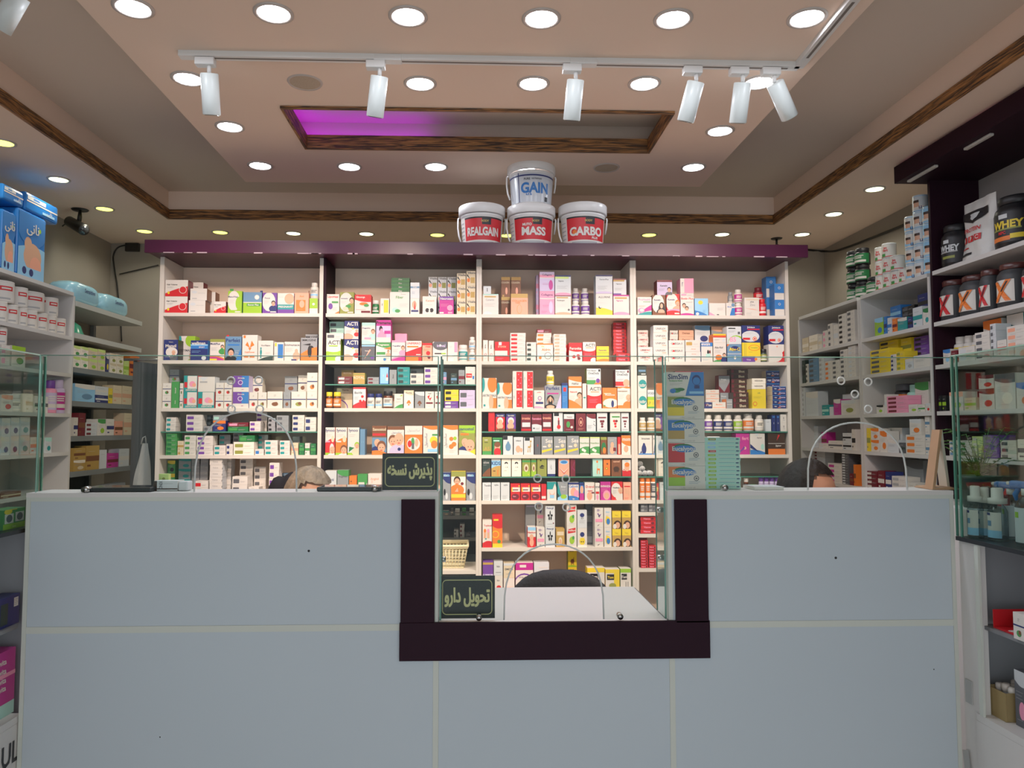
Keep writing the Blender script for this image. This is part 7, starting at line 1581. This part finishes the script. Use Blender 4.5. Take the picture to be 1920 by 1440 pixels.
b = child(t, 'box_floor'); b.box(-w_/2+.0035, w_/2-.0035, .0035, .1165, 0, .003, M_card); b.done()
for k in range(7):
    px = (-.32+.16*(k % 5))*w_; py_ = .03+.035*(k//5)+.01*(k % 2)
    b = MB(); r = .0105; b.lathe([(0, 0), (r, 0), (r*1.05, .01), (r, .018), (r*.7, .021), (0, .021)], pm('W'), 16); b.lathe([(r*.8, -.08), (r*.8, -.0005)], pm('z'), 16)
    b.build('vial', None, (X+py_, u-px, zl+.0006+h-.012+.003*(k % 3)), 0, label=f'white-capped vial, {ORD[k]} among those in the brown cardboard box', category='vial', group='white-capped vials in the cardboard box')
def cbox(px0, px1, pyt, z, Xd, stn, label, d=.05, nm='cabinet_carton'):
    X = RX+Xd; ya, _ = onX(px0, 1200, X); yb2, _ = onX(px1, 1200, X); u = (ya+yb2)/2; w_ = abs(ya-yb2); h = onX((px0+px1)/2, pyt, X)[1]-z
    me = carton_mesh(stn, w_, h, d); link(nm, me, None, (X, u, z+.0006), -PI/2, label=label, category='carton')
cbox(1901, 1922, 1151, zm, .012, 'NWj', 'white carton with navy rule on the middle shelf of the right cabinet')
cbox(1899, 1921, 1258, zl, .05, 'UAzp', 'grey pictured carton standing in the bottom of the right cabinet')
# red bag, dark glasses cases and price cards on the middle shelf
X = RX+.05; y, z = onX(1850, 1150, X); y = 1.94
t = empty('red_tray', 'flat red tray of loose goods on the middle shelf of the right cabinet', 'tray', (X, y-.05, zm+.0006), -PI/2)
b = child(t, 'tray_base'); b.box(-.20, .18, -.02, .22, 0, .004, pm('r')); b.done()
b = child(t, 'tray_lip'); b.box(-.20, .18, .216, .22, .0045, .05, pm('r')); b.done()
b = child(t, 'tray_lip'); b.box(-.203, -.2005, -.02, .22, 0, .05, pm('r')); b.done()
for k, (dx, dy, l_, ang, lab) in enumerate([(-.11, .05, .09, .5, 'black rounded case lying on the red tray, nearest the post'), (-.03, .07, .08, -.3, 'black rounded case lying on the red tray, further along'), (-.02, .15, .07, .1, 'black rounded case at the back of the red tray')]):
    b = MB(); c, s_ = math.cos(ang), math.sin(ang); b.tube([(-l_/2*c, -l_/2*s_, .016), (-l_/3*c, -l_/3*s_, .018), (l_/3*c, l_/3*s_, .018), (l_/2*c, l_/2*s_, .016)], [.006, .016, .016, .006], M_black, 12)
    b.build('glasses_case', None, (X+dy, y-.05-dx, zm+.0052), -PI/2, label=lab, category='case', group='black cases on the red tray')
for k, (dx, dy, lab) in enumerate([(-.13, .0, 'white price card on the red tray, nearer the post'), (-.07, -.005, 'white price card on the red tray, further from the post')]):
    b = MB(); b.box(-.022, .022, -.012, .012, 0, .001, pm('W')); b.box(-.014, .01, -.004, .002, .0011, .0013, pm('A')); b.build('price_card', None, (X+dy, y-.05-dx, zm+.0052), -PI/2+.2, label=lab, category='card', group='price cards on the red tray')
b = MB(); b.bbox(-.05, .05, 0, .03, 0, .05, pm('d'), .006); art(b, 'r10,20,90,50j', .09, .045, -.0006); b.build('green_pouch', None, (X+.13, y+.035, zm+.0052), -PI/2, label='dark green pouch at the back of the red tray', category='pouch')
# clear plastic bag
b = MB(); bm = bmesh.new(); bmesh.ops.create_icosphere(bm, subdivisions=3, radius=1)
rg = random.Random(4)
for v in bm.verts: k = 1+rg.uniform(-.14, .14); v.co = (v.co.x*.055*k, v.co.y*.045*k, (v.co.z*.5+.5)*.15*k)
zmn = min(v.co.z for v in bm.verts)
for v in bm.verts: v.co.z -= zmn
b.bm(bm, M_clear, True); y, z = onX(1890, 1330, RX+.09); b.build('plastic_bag', None, (RX+.085, 1.955, zl+.0006), 0, label='crumpled clear plastic bag beside the cardboard box', category='bag')
# left showcase: green slipper card and boxes low down, jars above
SLX = LX-.03
def lbox(px0, px1, pyt, z, Xd, stn, label, d=.05, nm='showcase_carton', cat='carton'):
    X = LX-Xd; ya, _ = onX(px0, 1100, X); yb2, _ = onX(px1, 1100, X); u = (ya+yb2)/2; w_ = abs(ya-yb2); h = onX((px0+px1)/2, pyt, X)[1]-z
    link(nm, carton_mesh(stn, w_, h, d), None, (X, u, z+.0006), PI/2, label=label, category=cat)
STY['footcard'] = 'showcase_carton|c|j|j|r0,0,100,28g t50,12,10LSanta r6,30,46,78W r54,34,94,82W o26,54,14,20A o74,58,14,20A o20,90,18,14y r30,96,60,100y'.split('|')
STY['navybk'] = 'showcase_carton|c|n|n|r70,60,92,90W l72,84,18,4A r4,10,40,80d'.split('|')
STY['maro'] = 'showcase_carton|c|m|m|r0,0,100,20T t30,84,8Wvita t30,70,8Wvita t30,56,8Wvita r0,60,100,66p t30,44,8Wvita'.split('|')
lbox(1, 42, 955, LZSH, .03, 'footcard', 'green display card with two pairs of insoles in the left showcase')
zlm = LZL+.2452
lbox(1, 38, 1118, zlm, .03, 'navybk', 'navy carton with a barcode on the middle shelf of the left cabinet')
lbox(1, 34, 1218, LZL, .03, 'maro', 'magenta carton with stacked lettering in the bottom of the left cabinet', .08)
b = MB(); y0, z_ = onX(2, 1425, LX); y1_, _ = onX(33, 1425, LX); b.text('UL', 0, 0, 0, .06, pm('K'), maxw=abs(y1_-y0)); b.build('kickboard_lettering', None, (LX+.0015, (y0+y1_)/2, z_), PI/2, label='black lettering UL on the white kick board of the left showcase', category='lettering')
SC.view_settings.view_transform = 'Standard'; SC.view_settings.look = 'None'
SC.view_settings.exposure = 0.0; SC.view_settings.gamma = 1.18
cy = SC.cycles
cy.use_denoising = True; cy.max_bounces = 8; cy.diffuse_bounces = 4; cy.glossy_bounces = 3; cy.transmission_bounces = 4; cy.transparent_max_bounces = 16
cy.caustics_reflective = False; cy.caustics_refractive = False; cy.sample_clamp_indirect = 4; cy.use_light_tree = True
bpy.context.view_layer.update()
